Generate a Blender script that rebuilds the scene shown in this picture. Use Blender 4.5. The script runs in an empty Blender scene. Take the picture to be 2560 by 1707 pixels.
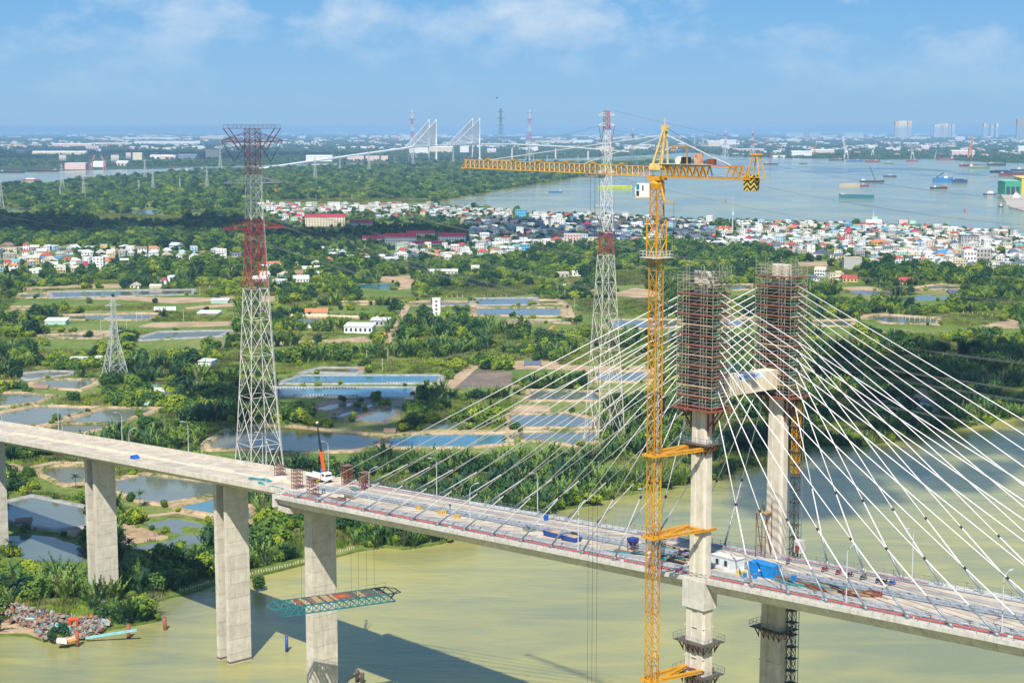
import bpy, math, random
import numpy as np
from mathutils import Vector, Matrix
from mathutils.geometry import tessellate_polygon
R = random.Random(7)
S = bpy.context.scene
COL = S.collection

# ------------------------------------------------------------------ camera
F, H, CX, CY, HOR = 4070.0, 160.0, 1280.0, 853.5, 323.0      # focal length and centre in photo pixels, camera height
PITCH = math.atan((CY - HOR) / F)
cam = bpy.data.cameras.new('camera'); camo = bpy.data.objects.new('camera', cam); COL.objects.link(camo)
cam.sensor_width = 36.0; cam.lens = F / 2560.0 * 36.0; cam.clip_start = 1.0; cam.clip_end = 120000.0
camo.location = (0, 0, H); camo.rotation_euler = (math.pi / 2 - PITCH, 0, 0)
S.camera = camo

# ------------------------------------------------------------------ light
SUN_EL, SUN_AZ = math.radians(51), math.radians(187)          # sun behind the camera, a little to its left
SUN_DIR = Vector((math.sin(SUN_AZ) * math.cos(SUN_EL), math.cos(SUN_AZ) * math.cos(SUN_EL), math.sin(SUN_EL)))
sun = bpy.data.lights.new('sun', 'SUN'); suno = bpy.data.objects.new('sun', sun); COL.objects.link(suno)
sun.energy = 5.0; sun.angle = math.radians(0.53); sun.color = (1.0, 0.945, 0.85)
suno.rotation_euler = SUN_DIR.to_track_quat('Z', 'Y').to_euler()
suno.location = (0, -100, 400)

W = bpy.data.worlds.new('World'); S.world = W; W.use_nodes = True
nt = W.node_tree; nt.nodes.clear()
def nd(tree, t, **kw):
    n = tree.nodes.new(t)
    for k, v in kw.items():
        if k == 'inp':
            for a, b in v.items(): n.inputs[a].default_value = b
        else: setattr(n, k, v)
    return n
sky = nd(nt, 'ShaderNodeTexSky'); sky.sky_type = 'NISHITA'; sky.sun_disc = False
sky.sun_elevation = SUN_EL; sky.sun_rotation = SUN_AZ; sky.altitude = 100
sky.air_density = 1.0; sky.dust_density = 0.6; sky.ozone_density = 4.0
bg = nd(nt, 'ShaderNodeBackground'); bg.inputs[1].default_value = 0.087
out = nd(nt, 'ShaderNodeOutputWorld')
# clouds: two noises on a plane high overhead, the same over the whole sky
tc = nd(nt, 'ShaderNodeTexCoord'); sep = nd(nt, 'ShaderNodeSeparateXYZ'); nt.links.new(tc.outputs['Generated'], sep.inputs[0])
mp = nd(nt, 'ShaderNodeMapping'); mp.inputs['Scale'].default_value = (13, 13, 24); mp.inputs['Location'].default_value = (4.2, 3.1, 1.06)
nt.links.new(tc.outputs['Generated'], mp.inputs[0])
n1 = nd(nt, 'ShaderNodeTexNoise', inp={'Scale': 1.0, 'Detail': 8.0, 'Roughness': 0.6, 'Distortion': 0.1}); nt.links.new(mp.outputs[0], n1.inputs['Vector'])
r1 = nd(nt, 'ShaderNodeValToRGB'); nt.links.new(n1.outputs['Fac'], r1.inputs[0])
r1.color_ramp.elements[0].position = 0.48; r1.color_ramp.elements[0].color = (0, 0, 0, 1)
r1.color_ramp.elements[1].position = 0.70; r1.color_ramp.elements[1].color = (1, 1, 1, 1)
fz = nd(nt, 'ShaderNodeMapRange', inp={1: 0.012, 2: 0.07, 3: 0.0, 4: 0.85}); nt.links.new(sep.outputs[2], fz.inputs[0])
fm = nd(nt, 'ShaderNodeMath', operation='MULTIPLY'); nt.links.new(r1.outputs[0], fm.inputs[0]); nt.links.new(fz.outputs[0], fm.inputs[1])
tint = nd(nt, 'ShaderNodeMix', data_type='RGBA', blend_type='MULTIPLY'); tint.inputs[0].default_value = 1.0
tint.inputs[7].default_value = (0.62, 0.74, 1.0, 1); nt.links.new(sky.outputs[0], tint.inputs[6])
gr = nd(nt, 'ShaderNodeValToRGB'); nt.links.new(sep.outputs[2], gr.inputs[0]); e = gr.color_ramp.elements   # clear tropical blue, paler towards the horizon
e[0].position = 0.0; e[0].color = (.255, .455, .68, 1); e[1].position = 1.0; e[1].color = (.05, .18, .46, 1)
q = e.new(.08); q.color = (.135, .365, .65, 1); q = e.new(.4); q.color = (.08, .26, .58, 1)
g10 = nd(nt, 'ShaderNodeMix', data_type='RGBA', blend_type='MULTIPLY'); g10.inputs[0].default_value = 1.0; nt.links.new(gr.outputs[0], g10.inputs[6]); g10.inputs[7].default_value = (10, 10, 10, 1)
blend = nd(nt, 'ShaderNodeMix', data_type='RGBA'); blend.inputs[0].default_value = 0.8; nt.links.new(tint.outputs[2], blend.inputs[6]); nt.links.new(g10.outputs[2], blend.inputs[7])
mx = nd(nt, 'ShaderNodeMix', data_type='RGBA'); nt.links.new(fm.outputs[0], mx.inputs[0]); nt.links.new(blend.outputs[2], mx.inputs[6])
mx.inputs[7].default_value = (5.2, 6.2, 7.4, 1)
nt.links.new(mx.outputs[2], bg.inputs[0]); nt.links.new(bg.outputs[0], out.inputs[0])

vs = S.view_settings; vs.view_transform = 'Standard'; vs.look = 'None'; vs.exposure = 0.5; vs.gamma = 1.0; vs.use_curve_mapping = False
S.render.engine = 'CYCLES'; cy = S.cycles
cy.use_denoising = True; cy.max_bounces = 5; cy.diffuse_bounces = 2; cy.glossy_bounces = 2; cy.transmission_bounces = 2
cy.transparent_max_bounces = 14; cy.volume_bounces = 0; cy.caustics_reflective = False; cy.caustics_refractive = False
cy.sample_clamp_indirect = 4.0; cy.use_adaptive_sampling = False

# ------------------------------------------------------------------ pixel <-> place
def ray(x, y):
    a, b = (x - CX) / F, (CY - y) / F
    return Vector((a, math.cos(PITCH) + b * math.sin(PITCH), -math.sin(PITCH) + b * math.cos(PITCH)))
LAND = 0.8
def G(x, y, z=LAND):                                           # where the line of sight through a photo pixel meets height z
    d = ray(x, y); k = (z - H) / d.z
    return Vector((d.x * k, d.y * k, z))
def pix(p):
    X, Y, Z = p[0], p[1], p[2] - H; c, s = math.cos(PITCH), math.sin(PITCH)
    fw = Y * c - Z * s
    return CX + F * X / fw, CY - F * (Y * s + Z * c) / fw
def mpp(p): return math.hypot(p[0], p[1]) / F                  # metres per photo pixel at a place
def zoom(x0, y0, k, pts): return [(x0 + a / k, y0 + b / k) for a, b in pts]
def zA(p): return zoom(0, 220, 3.675, p)
def z1(p): return zoom(0, 1000, 3.675, p)
def z2(p): return zoom(640, 1000, 3.675, p)
def z3(p): return zoom(1280, 1000, 3.675, p)
def z4(p): return zoom(1920, 1000, 3.675, p)
def z5(p): return zoom(0, 640, 3.675, p)
def z6(p): return zoom(640, 640, 3.675, p)
def z7(p): return zoom(1280, 640, 3.675, p)
def z8(p): return zoom(1920, 640, 3.675, p)
def zD(p): return zoom(1920, 220, 3.675, p)

# ------------------------------------------------------------------ materials
MATS = {}
def M(name, col, rough=0.75, var=0.18, scale=0.6, bump=0.0, metal=0.0, streak=0.0, rnd=0.0, spec=0.4, col2=None, detail=5.0):
    if name in MATS: return MATS[name]
    m = bpy.data.materials.new(name); m.use_nodes = True; t = m.node_tree; b = t.nodes['Principled BSDF']; L = t.links.new
    b.inputs['Roughness'].default_value = rough; b.inputs['Metallic'].default_value = metal; b.inputs['Specular IOR Level'].default_value = spec
    c = nd(t, 'ShaderNodeTexCoord'); n = nd(t, 'ShaderNodeTexNoise', inp={'Scale': scale, 'Detail': detail, 'Roughness': 0.62}); L(c.outputs['Object'], n.inputs['Vector'])
    mixn = nd(t, 'ShaderNodeMix', data_type='RGBA')
    lo = [max(0, x * (1 - var)) for x in col]; hi = [min(1, x * (1 + var)) for x in col]
    if col2: lo, hi = col, col2
    rm = nd(t, 'ShaderNodeMapRange', inp={1: 0.3, 2: 0.7}); L(n.outputs['Fac'], rm.inputs[0]); L(rm.outputs[0], mixn.inputs[0])
    mixn.inputs[6].default_value = (*lo, 1); mixn.inputs[7].default_value = (*hi, 1)
    o = mixn.outputs[2]
    if streak:                                                 # rain streaks and dirt runs down the faces
        ms = nd(t, 'ShaderNodeMapping'); ms.inputs['Scale'].default_value = (1.1, 1.1, 0.07); L(c.outputs['Object'], ms.inputs[0])
        sn = nd(t, 'ShaderNodeTexNoise', inp={'Scale': 1.3, 'Detail': 6.0, 'Roughness': 0.7}); L(ms.outputs[0], sn.inputs['Vector'])
        sr = nd(t, 'ShaderNodeMapRange', inp={1: 0.5, 2: 0.78, 3: 0.0, 4: streak}); L(sn.outputs['Fac'], sr.inputs[0])
        m2 = nd(t, 'ShaderNodeMix', data_type='RGBA'); L(sr.outputs[0], m2.inputs[0]); L(o, m2.inputs[6]); m2.inputs[7].default_value = (*[x * 0.38 for x in col], 1)
        o = m2.outputs[2]
    if rnd:
        oi = nd(t, 'ShaderNodeObjectInfo'); hs = nd(t, 'ShaderNodeHueSaturation')
        r0 = nd(t, 'ShaderNodeMapRange', inp={3: 1 - rnd, 4: 1 + rnd}); L(oi.outputs['Random'], r0.inputs[0]); L(r0.outputs[0], hs.inputs['Value'])
        L(o, hs.inputs['Color']); o = hs.outputs[0]
    L(o, b.inputs['Base Color'])
    if bump:
        bp = nd(t, 'ShaderNodeBump', inp={'Strength': bump, 'Distance': 0.1}); L(n.outputs['Fac'], bp.inputs['Height']); L(bp.outputs[0], b.inputs['Normal'])
    MATS[name] = m
    return m
def leafmat(name, dark, mid, light):
    m = bpy.data.materials.new(name); m.use_nodes = True; t = m.node_tree; b = t.nodes['Principled BSDF']; L = t.links.new
    b.inputs['Roughness'].default_value = 0.55; b.inputs['Specular IOR Level'].default_value = 0.25
    oi = nd(t, 'ShaderNodeObjectInfo'); c = nd(t, 'ShaderNodeNewGeometry')
    n = nd(t, 'ShaderNodeTexNoise', inp={'Scale': 0.012, 'Detail': 3.0}); L(c.outputs['Position'], n.inputs['Vector'])
    n2 = nd(t, 'ShaderNodeTexNoise', inp={'Scale': 1.4, 'Detail': 2.0}); L(c.outputs['Position'], n2.inputs['Vector'])
    a = nd(t, 'ShaderNodeMath', operation='MULTIPLY_ADD', inp={1: 0.75, 2: -0.36}); L(oi.outputs['Random'], a.inputs[0])
    q = nd(t, 'ShaderNodeMath', operation='ADD'); L(a.outputs[0], q.inputs[0]); L(n.outputs['Fac'], q.inputs[1])
    a2 = nd(t, 'ShaderNodeMath', operation='MULTIPLY_ADD', inp={1: 0.5, 2: -0.25}); L(n2.outputs['Fac'], a2.inputs[0])
    q2 = nd(t, 'ShaderNodeMath', operation='ADD'); L(q.outputs[0], q2.inputs[0]); L(a2.outputs[0], q2.inputs[1])
    r = nd(t, 'ShaderNodeValToRGB'); L(q2.outputs[0], r.inputs[0]); e = r.color_ramp.elements
    e[0].position = 0.28; e[0].color = (*dark, 1); e[1].position = 0.75; e[1].color = (*light, 1)
    k = e.new(0.5); k.color = (*mid, 1)
    L(r.outputs[0], b.inputs['Base Color'])
    tr = nd(t, 'ShaderNodeBsdfTranslucent'); L(r.outputs[0], tr.inputs[0]); ms = nd(t, 'ShaderNodeMixShader', inp={0: 0.25})
    L(b.outputs[0], ms.inputs[1]); L(tr.outputs[0], ms.inputs[2]); L(ms.outputs[0], t.nodes['Material Output'].inputs[0])
    MATS[name] = m
    return m
def watermat(name, col, col2, rough=0.12, wave=1.0, bump=0.25):
    m = bpy.data.materials.new(name); m.use_nodes = True; t = m.node_tree; b = t.nodes['Principled BSDF']; L = t.links.new
    c = nd(t, 'ShaderNodeNewGeometry'); n = nd(t, 'ShaderNodeTexNoise', inp={'Scale': 0.006, 'Detail': 4.0, 'Distortion': 0.6})
    mpn = nd(t, 'ShaderNodeMapping'); mpn.inputs['Scale'].default_value = (1, 0.6, 1); L(c.outputs['Position'], mpn.inputs[0]); L(mpn.outputs[0], n.inputs['Vector'])
    nf = nd(t, 'ShaderNodeTexNoise', inp={'Scale': 0.03, 'Detail': 6.0, 'Roughness': 0.6, 'Distortion': 1.2}); mpf = nd(t, 'ShaderNodeMapping'); mpf.inputs['Scale'].default_value = (0.45, 1.5, 1); mpf.inputs['Rotation'].default_value = (0, 0, 0.5); L(c.outputs['Position'], mpf.inputs[0]); L(mpf.outputs[0], nf.inputs['Vector'])
    ax = nd(t, 'ShaderNodeMath', operation='MULTIPLY_ADD', inp={1: 0.4}); L(nf.outputs['Fac'], ax.inputs[0]); sx = nd(t, 'ShaderNodeMath', operation='MULTIPLY', inp={1: 0.6}); L(n.outputs['Fac'], sx.inputs[0]); L(sx.outputs[0], ax.inputs[2])
    rm = nd(t, 'ShaderNodeMapRange', inp={1: 0.40, 2: 0.60}); L(ax.outputs[0], rm.inputs[0])
    mi = nd(t, 'ShaderNodeMix', data_type='RGBA'); L(rm.outputs[0], mi.inputs[0]); mi.inputs[6].default_value = (*col, 1); mi.inputs[7].default_value = (*col2, 1)
    L(mi.outputs[2], b.inputs['Base Color'])
    b.inputs['IOR'].default_value = 1.33; b.inputs['Roughness'].default_value = rough
    w1 = nd(t, 'ShaderNodeTexNoise', inp={'Scale': 0.30 * wave, 'Detail': 6.0, 'Roughness': 0.62}); mpw = nd(t, 'ShaderNodeMapping'); mpw.inputs['Scale'].default_value = (0.55, 1.25, 1); mpw.inputs['Rotation'].default_value = (0, 0, 0.25); L(c.outputs['Position'], mpw.inputs[0]); L(mpw.outputs[0], w1.inputs['Vector'])
    mr = nd(t, 'ShaderNodeMapRange', inp={1: 0.35, 2: 0.7, 3: rough * 0.7, 4: rough * 2.2}); n3 = nd(t, 'ShaderNodeTexNoise', inp={'Scale': 0.004, 'Detail': 3.0})
    mp3 = nd(t, 'ShaderNodeMapping'); mp3.inputs['Scale'].default_value = (0.35, 1.6, 1); L(c.outputs['Position'], mp3.inputs[0]); L(mp3.outputs[0], n3.inputs['Vector'])
    L(n3.outputs['Fac'], mr.inputs[0]); L(mr.outputs[0], b.inputs['Roughness'])
    bp = nd(t, 'ShaderNodeBump', inp={'Strength': bump, 'Distance': 0.6}); L(w1.outputs['Fac'], bp.inputs['Height']); L(bp.outputs[0], b.inputs['Normal'])
    MATS[name] = m
    return m

# ------------------------------------------------------------------ mesh building
def axes(d):
    d = Vector(d).normalized(); up = Vector((0, 0, 1)) if abs(d.z) < 0.95 else Vector((0, 1, 0))
    s = d.cross(up).normalized(); return d, s, s.cross(d)
class MB:
    def __init__(self): self.v = []; self.f = []; self.m = []
    def add(self, vs, fs, mi=0):
        k = len(self.v); self.v += [tuple(p) for p in vs]; self.f += [tuple(i + k for i in q) for q in fs]; self.m += [mi] * len(fs); return self
    def box(self, c, s, rz=0.0, mi=0, top=1.0, topy=None):    # c: centre of the base, s: size, top: taper
        x, y = s[0] / 2, s[1] / 2; a, b = math.cos(rz), math.sin(rz); ty = top if topy is None else topy
        P = [(-x, -y, 0), (x, -y, 0), (x, y, 0), (-x, y, 0), (-x * top, -y * ty, s[2]), (x * top, -y * ty, s[2]), (x * top, y * ty, s[2]), (-x * top, y * ty, s[2])]
        return self.add([(c[0] + p[0] * a - p[1] * b, c[1] + p[0] * b + p[1] * a, c[2] + p[2]) for p in P],
                        [(3, 2, 1, 0), (4, 5, 6, 7), (0, 1, 5, 4), (1, 2, 6, 5), (2, 3, 7, 6), (3, 0, 4, 7)], mi)
    def bar(self, p, q, w, h=None, mi=0):
        p, q = Vector(p), Vector(q); h = w if h is None else h
        if (q - p).length < 1e-6: return self
        d, s, u = axes(q - p); s = s * (w / 2); u = u * (h / 2)
        P = [p - s - u, p + s - u, p + s + u, p - s + u, q - s - u, q + s - u, q + s + u, q - s + u]
        return self.add(P, [(0, 1, 2, 3), (7, 6, 5, 4), (4, 5, 1, 0), (5, 6, 2, 1), (6, 7, 3, 2), (7, 4, 0, 3)], mi)
    def tube(self, p, q, r, r2=None, n=7, mi=0):
        p, q = Vector(p), Vector(q); r2 = r if r2 is None else r2; d, s, u = axes(q - p)
        P = []
        for c, k in ((p, r), (q, r2)):
            for i in range(n): a = 2 * math.pi * i / n; P.append(c + s * (math.cos(a) * k) + u * (math.sin(a) * k))
        return self.add(P, [(i, i + n, (i + 1) % n + n, (i + 1) % n) for i in range(n)] + [tuple(range(n)), tuple(range(2 * n - 1, n - 1, -1))], mi)
    def path(self, pts, r, n=6, mi=0):
        for a, b in zip(pts, pts[1:]): self.tube(a, b, r, n=n, mi=mi)
        return self
    def loft(self, rings, mi=0, caps=True):
        n = len(rings[0]); P = [p for q in rings for p in q]; fs = []
        for k in range(len(rings) - 1):
            for i in range(n): a = k * n + i; b = k * n + (i + 1) % n; fs.append((a, b, b + n, a + n))
        if caps: fs += [tuple(range(n - 1, -1, -1)), tuple(range((len(rings) - 1) * n, len(rings) * n))]
        return self.add(P, fs, mi)
    def prism(self, poly, z0, z1, mi=0):
        n = len(poly); tri = tessellate_polygon([[Vector((p[0], p[1], 0)) for p in poly]])
        P = [(p[0], p[1], z0) for p in poly] + [(p[0], p[1], z1) for p in poly]
        ar = sum(poly[i][0] * poly[(i + 1) % n][1] - poly[(i + 1) % n][0] * poly[i][1] for i in range(n))
        fs = [(i, (i + 1) % n, (i + 1) % n + n, i + n) for i in range(n)]
        if ar < 0: fs = [q[::-1] for q in fs]
        top = []
        for a, b, c in tri:
            w = (poly[b][0] - poly[a][0]) * (poly[c][1] - poly[a][1]) - (poly[c][0] - poly[a][0]) * (poly[b][1] - poly[a][1])
            top.append((a + n, b + n, c + n) if w > 0 else (c + n, b + n, a + n))
        return self.add(P, fs + top, mi)
    def ball(self, c, r, n=8, mi=0, sq=1.0):
        rings = []
        for k in range(1, n // 2):
            a = math.pi * k / (n // 2); rings.append([(c[0] + r * math.sin(a) * math.cos(2 * math.pi * i / n), c[1] + r * math.sin(a) * math.sin(2 * math.pi * i / n), c[2] - r * sq * math.cos(a)) for i in range(n)])
        return self.loft(rings, mi)
    def mesh(self, name, mats):
        me = bpy.data.meshes.new(name); me.from_pydata(self.v, [], self.f)
        for m in (mats if isinstance(mats, (list, tuple)) else [mats]): me.materials.append(m)
        if any(self.m): me.polygons.foreach_set('material_index', self.m)
        me.update(); return me
    def build(self, name, mats, parent=None, loc=None, rz=0.0, **kw):
        return OB(name, self.mesh(name, mats), parent, loc, rz, **kw)
def props(o, label=None, cat=None, group=None, kind=None):
    if label: o['label'] = label
    if cat: o['category'] = cat
    if group: o['group'] = group
    if kind: o['kind'] = kind
    return o
def OB(name, me, parent=None, loc=None, rz=0.0, **kw):
    o = bpy.data.objects.new(name, me); COL.objects.link(o)
    if parent: o.parent = parent
    if loc is not None: o.location = loc
    if rz: o.rotation_euler = (0, 0, rz)
    return props(o, **kw)
def T(name, label, cat, loc=(0, 0, 0), rz=0.0, group=None, **kw):
    o = OB(name, None, None, loc, rz); o.empty_display_size = 1.0
    return props(o, label, cat, group, **kw)
def smooth(o):
    for p in o.data.polygons: p.use_smooth = True
    return o
def copy_tree(o, parent=None):
    c = o.copy(); COL.objects.link(c)
    if parent: c.parent = parent
    for ch in o.children: copy_tree(ch, c)
    return c
ORD = lambda n: '%d%s' % (n, 'th' if 10 <= n % 100 <= 20 else {1: 'st', 2: 'nd', 3: 'rd'}.get(n % 10, 'th'))
def inside(x, y, poly):
    r = False; j = len(poly) - 1
    for i in range(len(poly)):
        xi, yi = poly[i]; xj, yj = poly[j]
        if (yi > y) != (yj > y) and x < (xj - xi) * (y - yi) / (yj - yi) + xi: r = not r
        j = i
    return r

# ================================================================== THE SETTING
def rough(pts, n=3, j=1.2, closed=True, seed=1):               # wavy shore between given pixels
    r = random.Random(seed); o = []
    m = len(pts)
    for i in range(m if closed else m - 1):
        a, b = pts[i], pts[(i + 1) % m]; o.append(a)
        for k in range(1, n):
            t = k / n; o.append((a[0] + (b[0] - a[0]) * t + r.uniform(-j, j) * 2, a[1] + (b[1] - a[1]) * t + r.uniform(-j, j) * 0.5))
    if not closed: o.append(pts[-1])
    return o
def area_mat(name, cols, scales, pos=(0.35, 0.5, 0.62), rough_=0.9, bump=0.3):
    m = bpy.data.materials.new(name); m.use_nodes = True; t = m.node_tree; b = t.nodes['Principled BSDF']; L = t.links.new
    b.inputs['Roughness'].default_value = rough_; b.inputs['Specular IOR Level'].default_value = 0.15
    c = nd(t, 'ShaderNodeNewGeometry')
    n1 = nd(t, 'ShaderNodeTexNoise', inp={'Scale': scales[0], 'Detail': 4.0}); n2 = nd(t, 'ShaderNodeTexNoise', inp={'Scale': scales[1], 'Detail': 5.0, 'Roughness': 0.65})
    for n in (n1, n2): L(c.outputs['Position'], n.inputs['Vector'])
    s = nd(t, 'ShaderNodeMath', operation='MULTIPLY_ADD', inp={1: 0.5}); L(n2.outputs['Fac'], s.inputs[0])
    h = nd(t, 'ShaderNodeMath', operation='MULTIPLY', inp={1: 0.5}); L(n1.outputs['Fac'], h.inputs[0]); L(h.outputs[0], s.inputs[2])
    r = nd(t, 'ShaderNodeValToRGB'); L(s.outputs[0], r.inputs[0]); e = r.color_ramp.elements
    e[0].position = pos[0]; e[0].color = (*cols[0], 1); e[1].position = pos[2]; e[1].color = (*cols[2], 1); k = e.new(pos[1]); k.color = (*cols[1], 1)
    L(r.outputs[0], b.inputs['Base Color'])
    bp = nd(t, 'ShaderNodeBump', inp={'Strength': bump, 'Distance': 0.3}); L(n2.outputs['Fac'], bp.inputs['Height']); L(bp.outputs[0], b.inputs['Normal'])
    MATS[name] = m
    return m
m_ground = area_mat('grassy ground', ((0.06, 0.10, 0.022), (0.12, 0.175, 0.03), (0.24, 0.225, 0.09)), (0.008, 0.25))
m_far = area_mat('far land', ((0.02, 0.045, 0.025), (0.035, 0.07, 0.03), (0.10, 0.11, 0.06)), (0.0009, 0.006))
m_dirt = area_mat('bare tan earth', ((0.25, 0.17, 0.10), (0.38, 0.27, 0.165), (0.48, 0.36, 0.23)), (0.05, 0.6))
m_dike = area_mat('weedy tan dike', ((0.07, 0.11, 0.025), (0.34, 0.245, 0.14), (0.46, 0.35, 0.22)), (0.05, 0.35), (0.42, 0.5, 0.62))
m_mud = area_mat('wet mud', ((0.10, 0.075, 0.055), (0.17, 0.125, 0.09), (0.25, 0.19, 0.13)), (0.04, 0.5), rough_=0.5)
m_meadow = area_mat('bright meadow grass', ((0.06, 0.11, 0.015), (0.12, 0.20, 0.02), (0.22, 0.26, 0.04)), (0.03, 0.5))
m_liner = M('grey pond liner', (0.27, 0.26, 0.24), 0.6, 0.35, 0.25)
w_river = watermat('river water', (0.19, 0.205, 0.10), (0.36, 0.325, 0.095), 0.09, 0.9, 0.4)
w_pond = watermat('pond water', (0.09, 0.12, 0.115), (0.14, 0.155, 0.12), 0.06, 1.2, 0.10)
w_blue = watermat('lined pond water', (0.04, 0.14, 0.20), (0.06, 0.18, 0.23), 0.05, 1.2, 0.08)
w_olive = watermat('olive pond water', (0.09, 0.085, 0.025), (0.13, 0.12, 0.045), 0.06, 1.2, 0.08)

# the river: one sheet of water under the whole view
B = 52000.0
MB().add([(-B, -3000, 0), (B, -3000, 0), (B, B, 0), (-B, B, 0)], [(0, 1, 2, 3)]).build('river', w_river, kind='structure')

near_shore = [(-700, 1600), (-200, 1588), (0, 1584), (64, 1584), (103, 1596), (147, 1603), (206, 1586), (255, 1573), (321, 1561), (399, 1546), (372, 1530), (348, 1512), (384, 1499), (450, 1485), (540, 1456), (627, 1441), (760, 1407), (836, 1389), (890, 1375), (966, 1364),
              (1007, 1370), (1048, 1364), (1100, 1356), (1230, 1318), (1394, 1272), (1470, 1261), (1541, 1236), (1625, 1226), (1688, 1217), (1726, 1215), (1778, 1198), (1824, 1176), (1892, 1163), (1985, 1160), (2006, 1120), (2056, 1111), (2151, 1114), (2219, 1100), (2355, 1073), (2437, 1062), (2491, 1049), (2560, 1040), (2800, 1010), (3600, 960)]
town_shore = [(3600, 625), (2800, 602), (2560, 590), (2519, 579), (2437, 576), (2328, 568), (2165, 565), (2020, 557), (1920, 557), (1783, 551), (1688, 549), (1579, 544), (1450, 537), (1345, 536), (1277, 527), (1119, 515), (1084, 509)]
pen_shore = [(1103, 500), (1206, 483), (1277, 470), (1389, 453), (1443, 443), (1560, 431), (1700, 421), (1743, 416), (1794, 408), (1743, 398), (1634, 393.5), (1579, 395), (1517, 400), (1300, 403), (1154, 406), (1103, 408), (980, 414), (858, 416), (711, 425), (600, 428), (484, 431), (403, 437), (354, 443), (234, 451), (109, 466), (0, 467), (-500, 472), (-1500, 480)]
land_px = rough(near_shore, 4, 1.6, False, 3) + rough(town_shore, 3, 1.0, False, 4) + rough(pen_shore, 3, 0.7, False, 5) + [(-1500, 1600)]
mb = MB(); mb.prism([tuple(G(x, y)[:2]) for x, y in land_px], -0.9, LAND); mb.build('ground', m_ground, kind='structure')
far_shore = [(-2500, 446), (-800, 438), (0, 432), (152, 427), (299, 423), (403, 422), (490, 417), (599, 414.5), (711, 411), (1021, 405), (1151, 401), (1400, 396), (1579, 389.5), (1729, 381), (1770, 383), (1824, 391), (1920, 394), (2083, 397), (2192, 399.6), (2328, 398), (2396, 401), (2464, 405), (2560, 408), (3400, 416), (5000, 424)]
fp = [tuple(G(x, y)[:2]) for x, y in rough(far_shore, 4, 0.7, False, 6)]
mb = MB(); mb.prism([(-30000, 6000)] + fp + [(30000, 8000), (50000, 50000), (-50000, 50000)], -0.9, LAND); mb.build('far_land', m_far, kind='structure')
yard_px = [(2500, 484), (2522, 517), (2560, 528), (2760, 530), (2760, 470), (2560, 472)]
mb = MB(); mb.prism([tuple(G(x, y)[:2]) for x, y in yard_px], -0.9, LAND + 0.7); mb.build('quay_ground', M('quay concrete', (0.42, 0.36, 0.3), 0.8), kind='structure')

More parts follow.
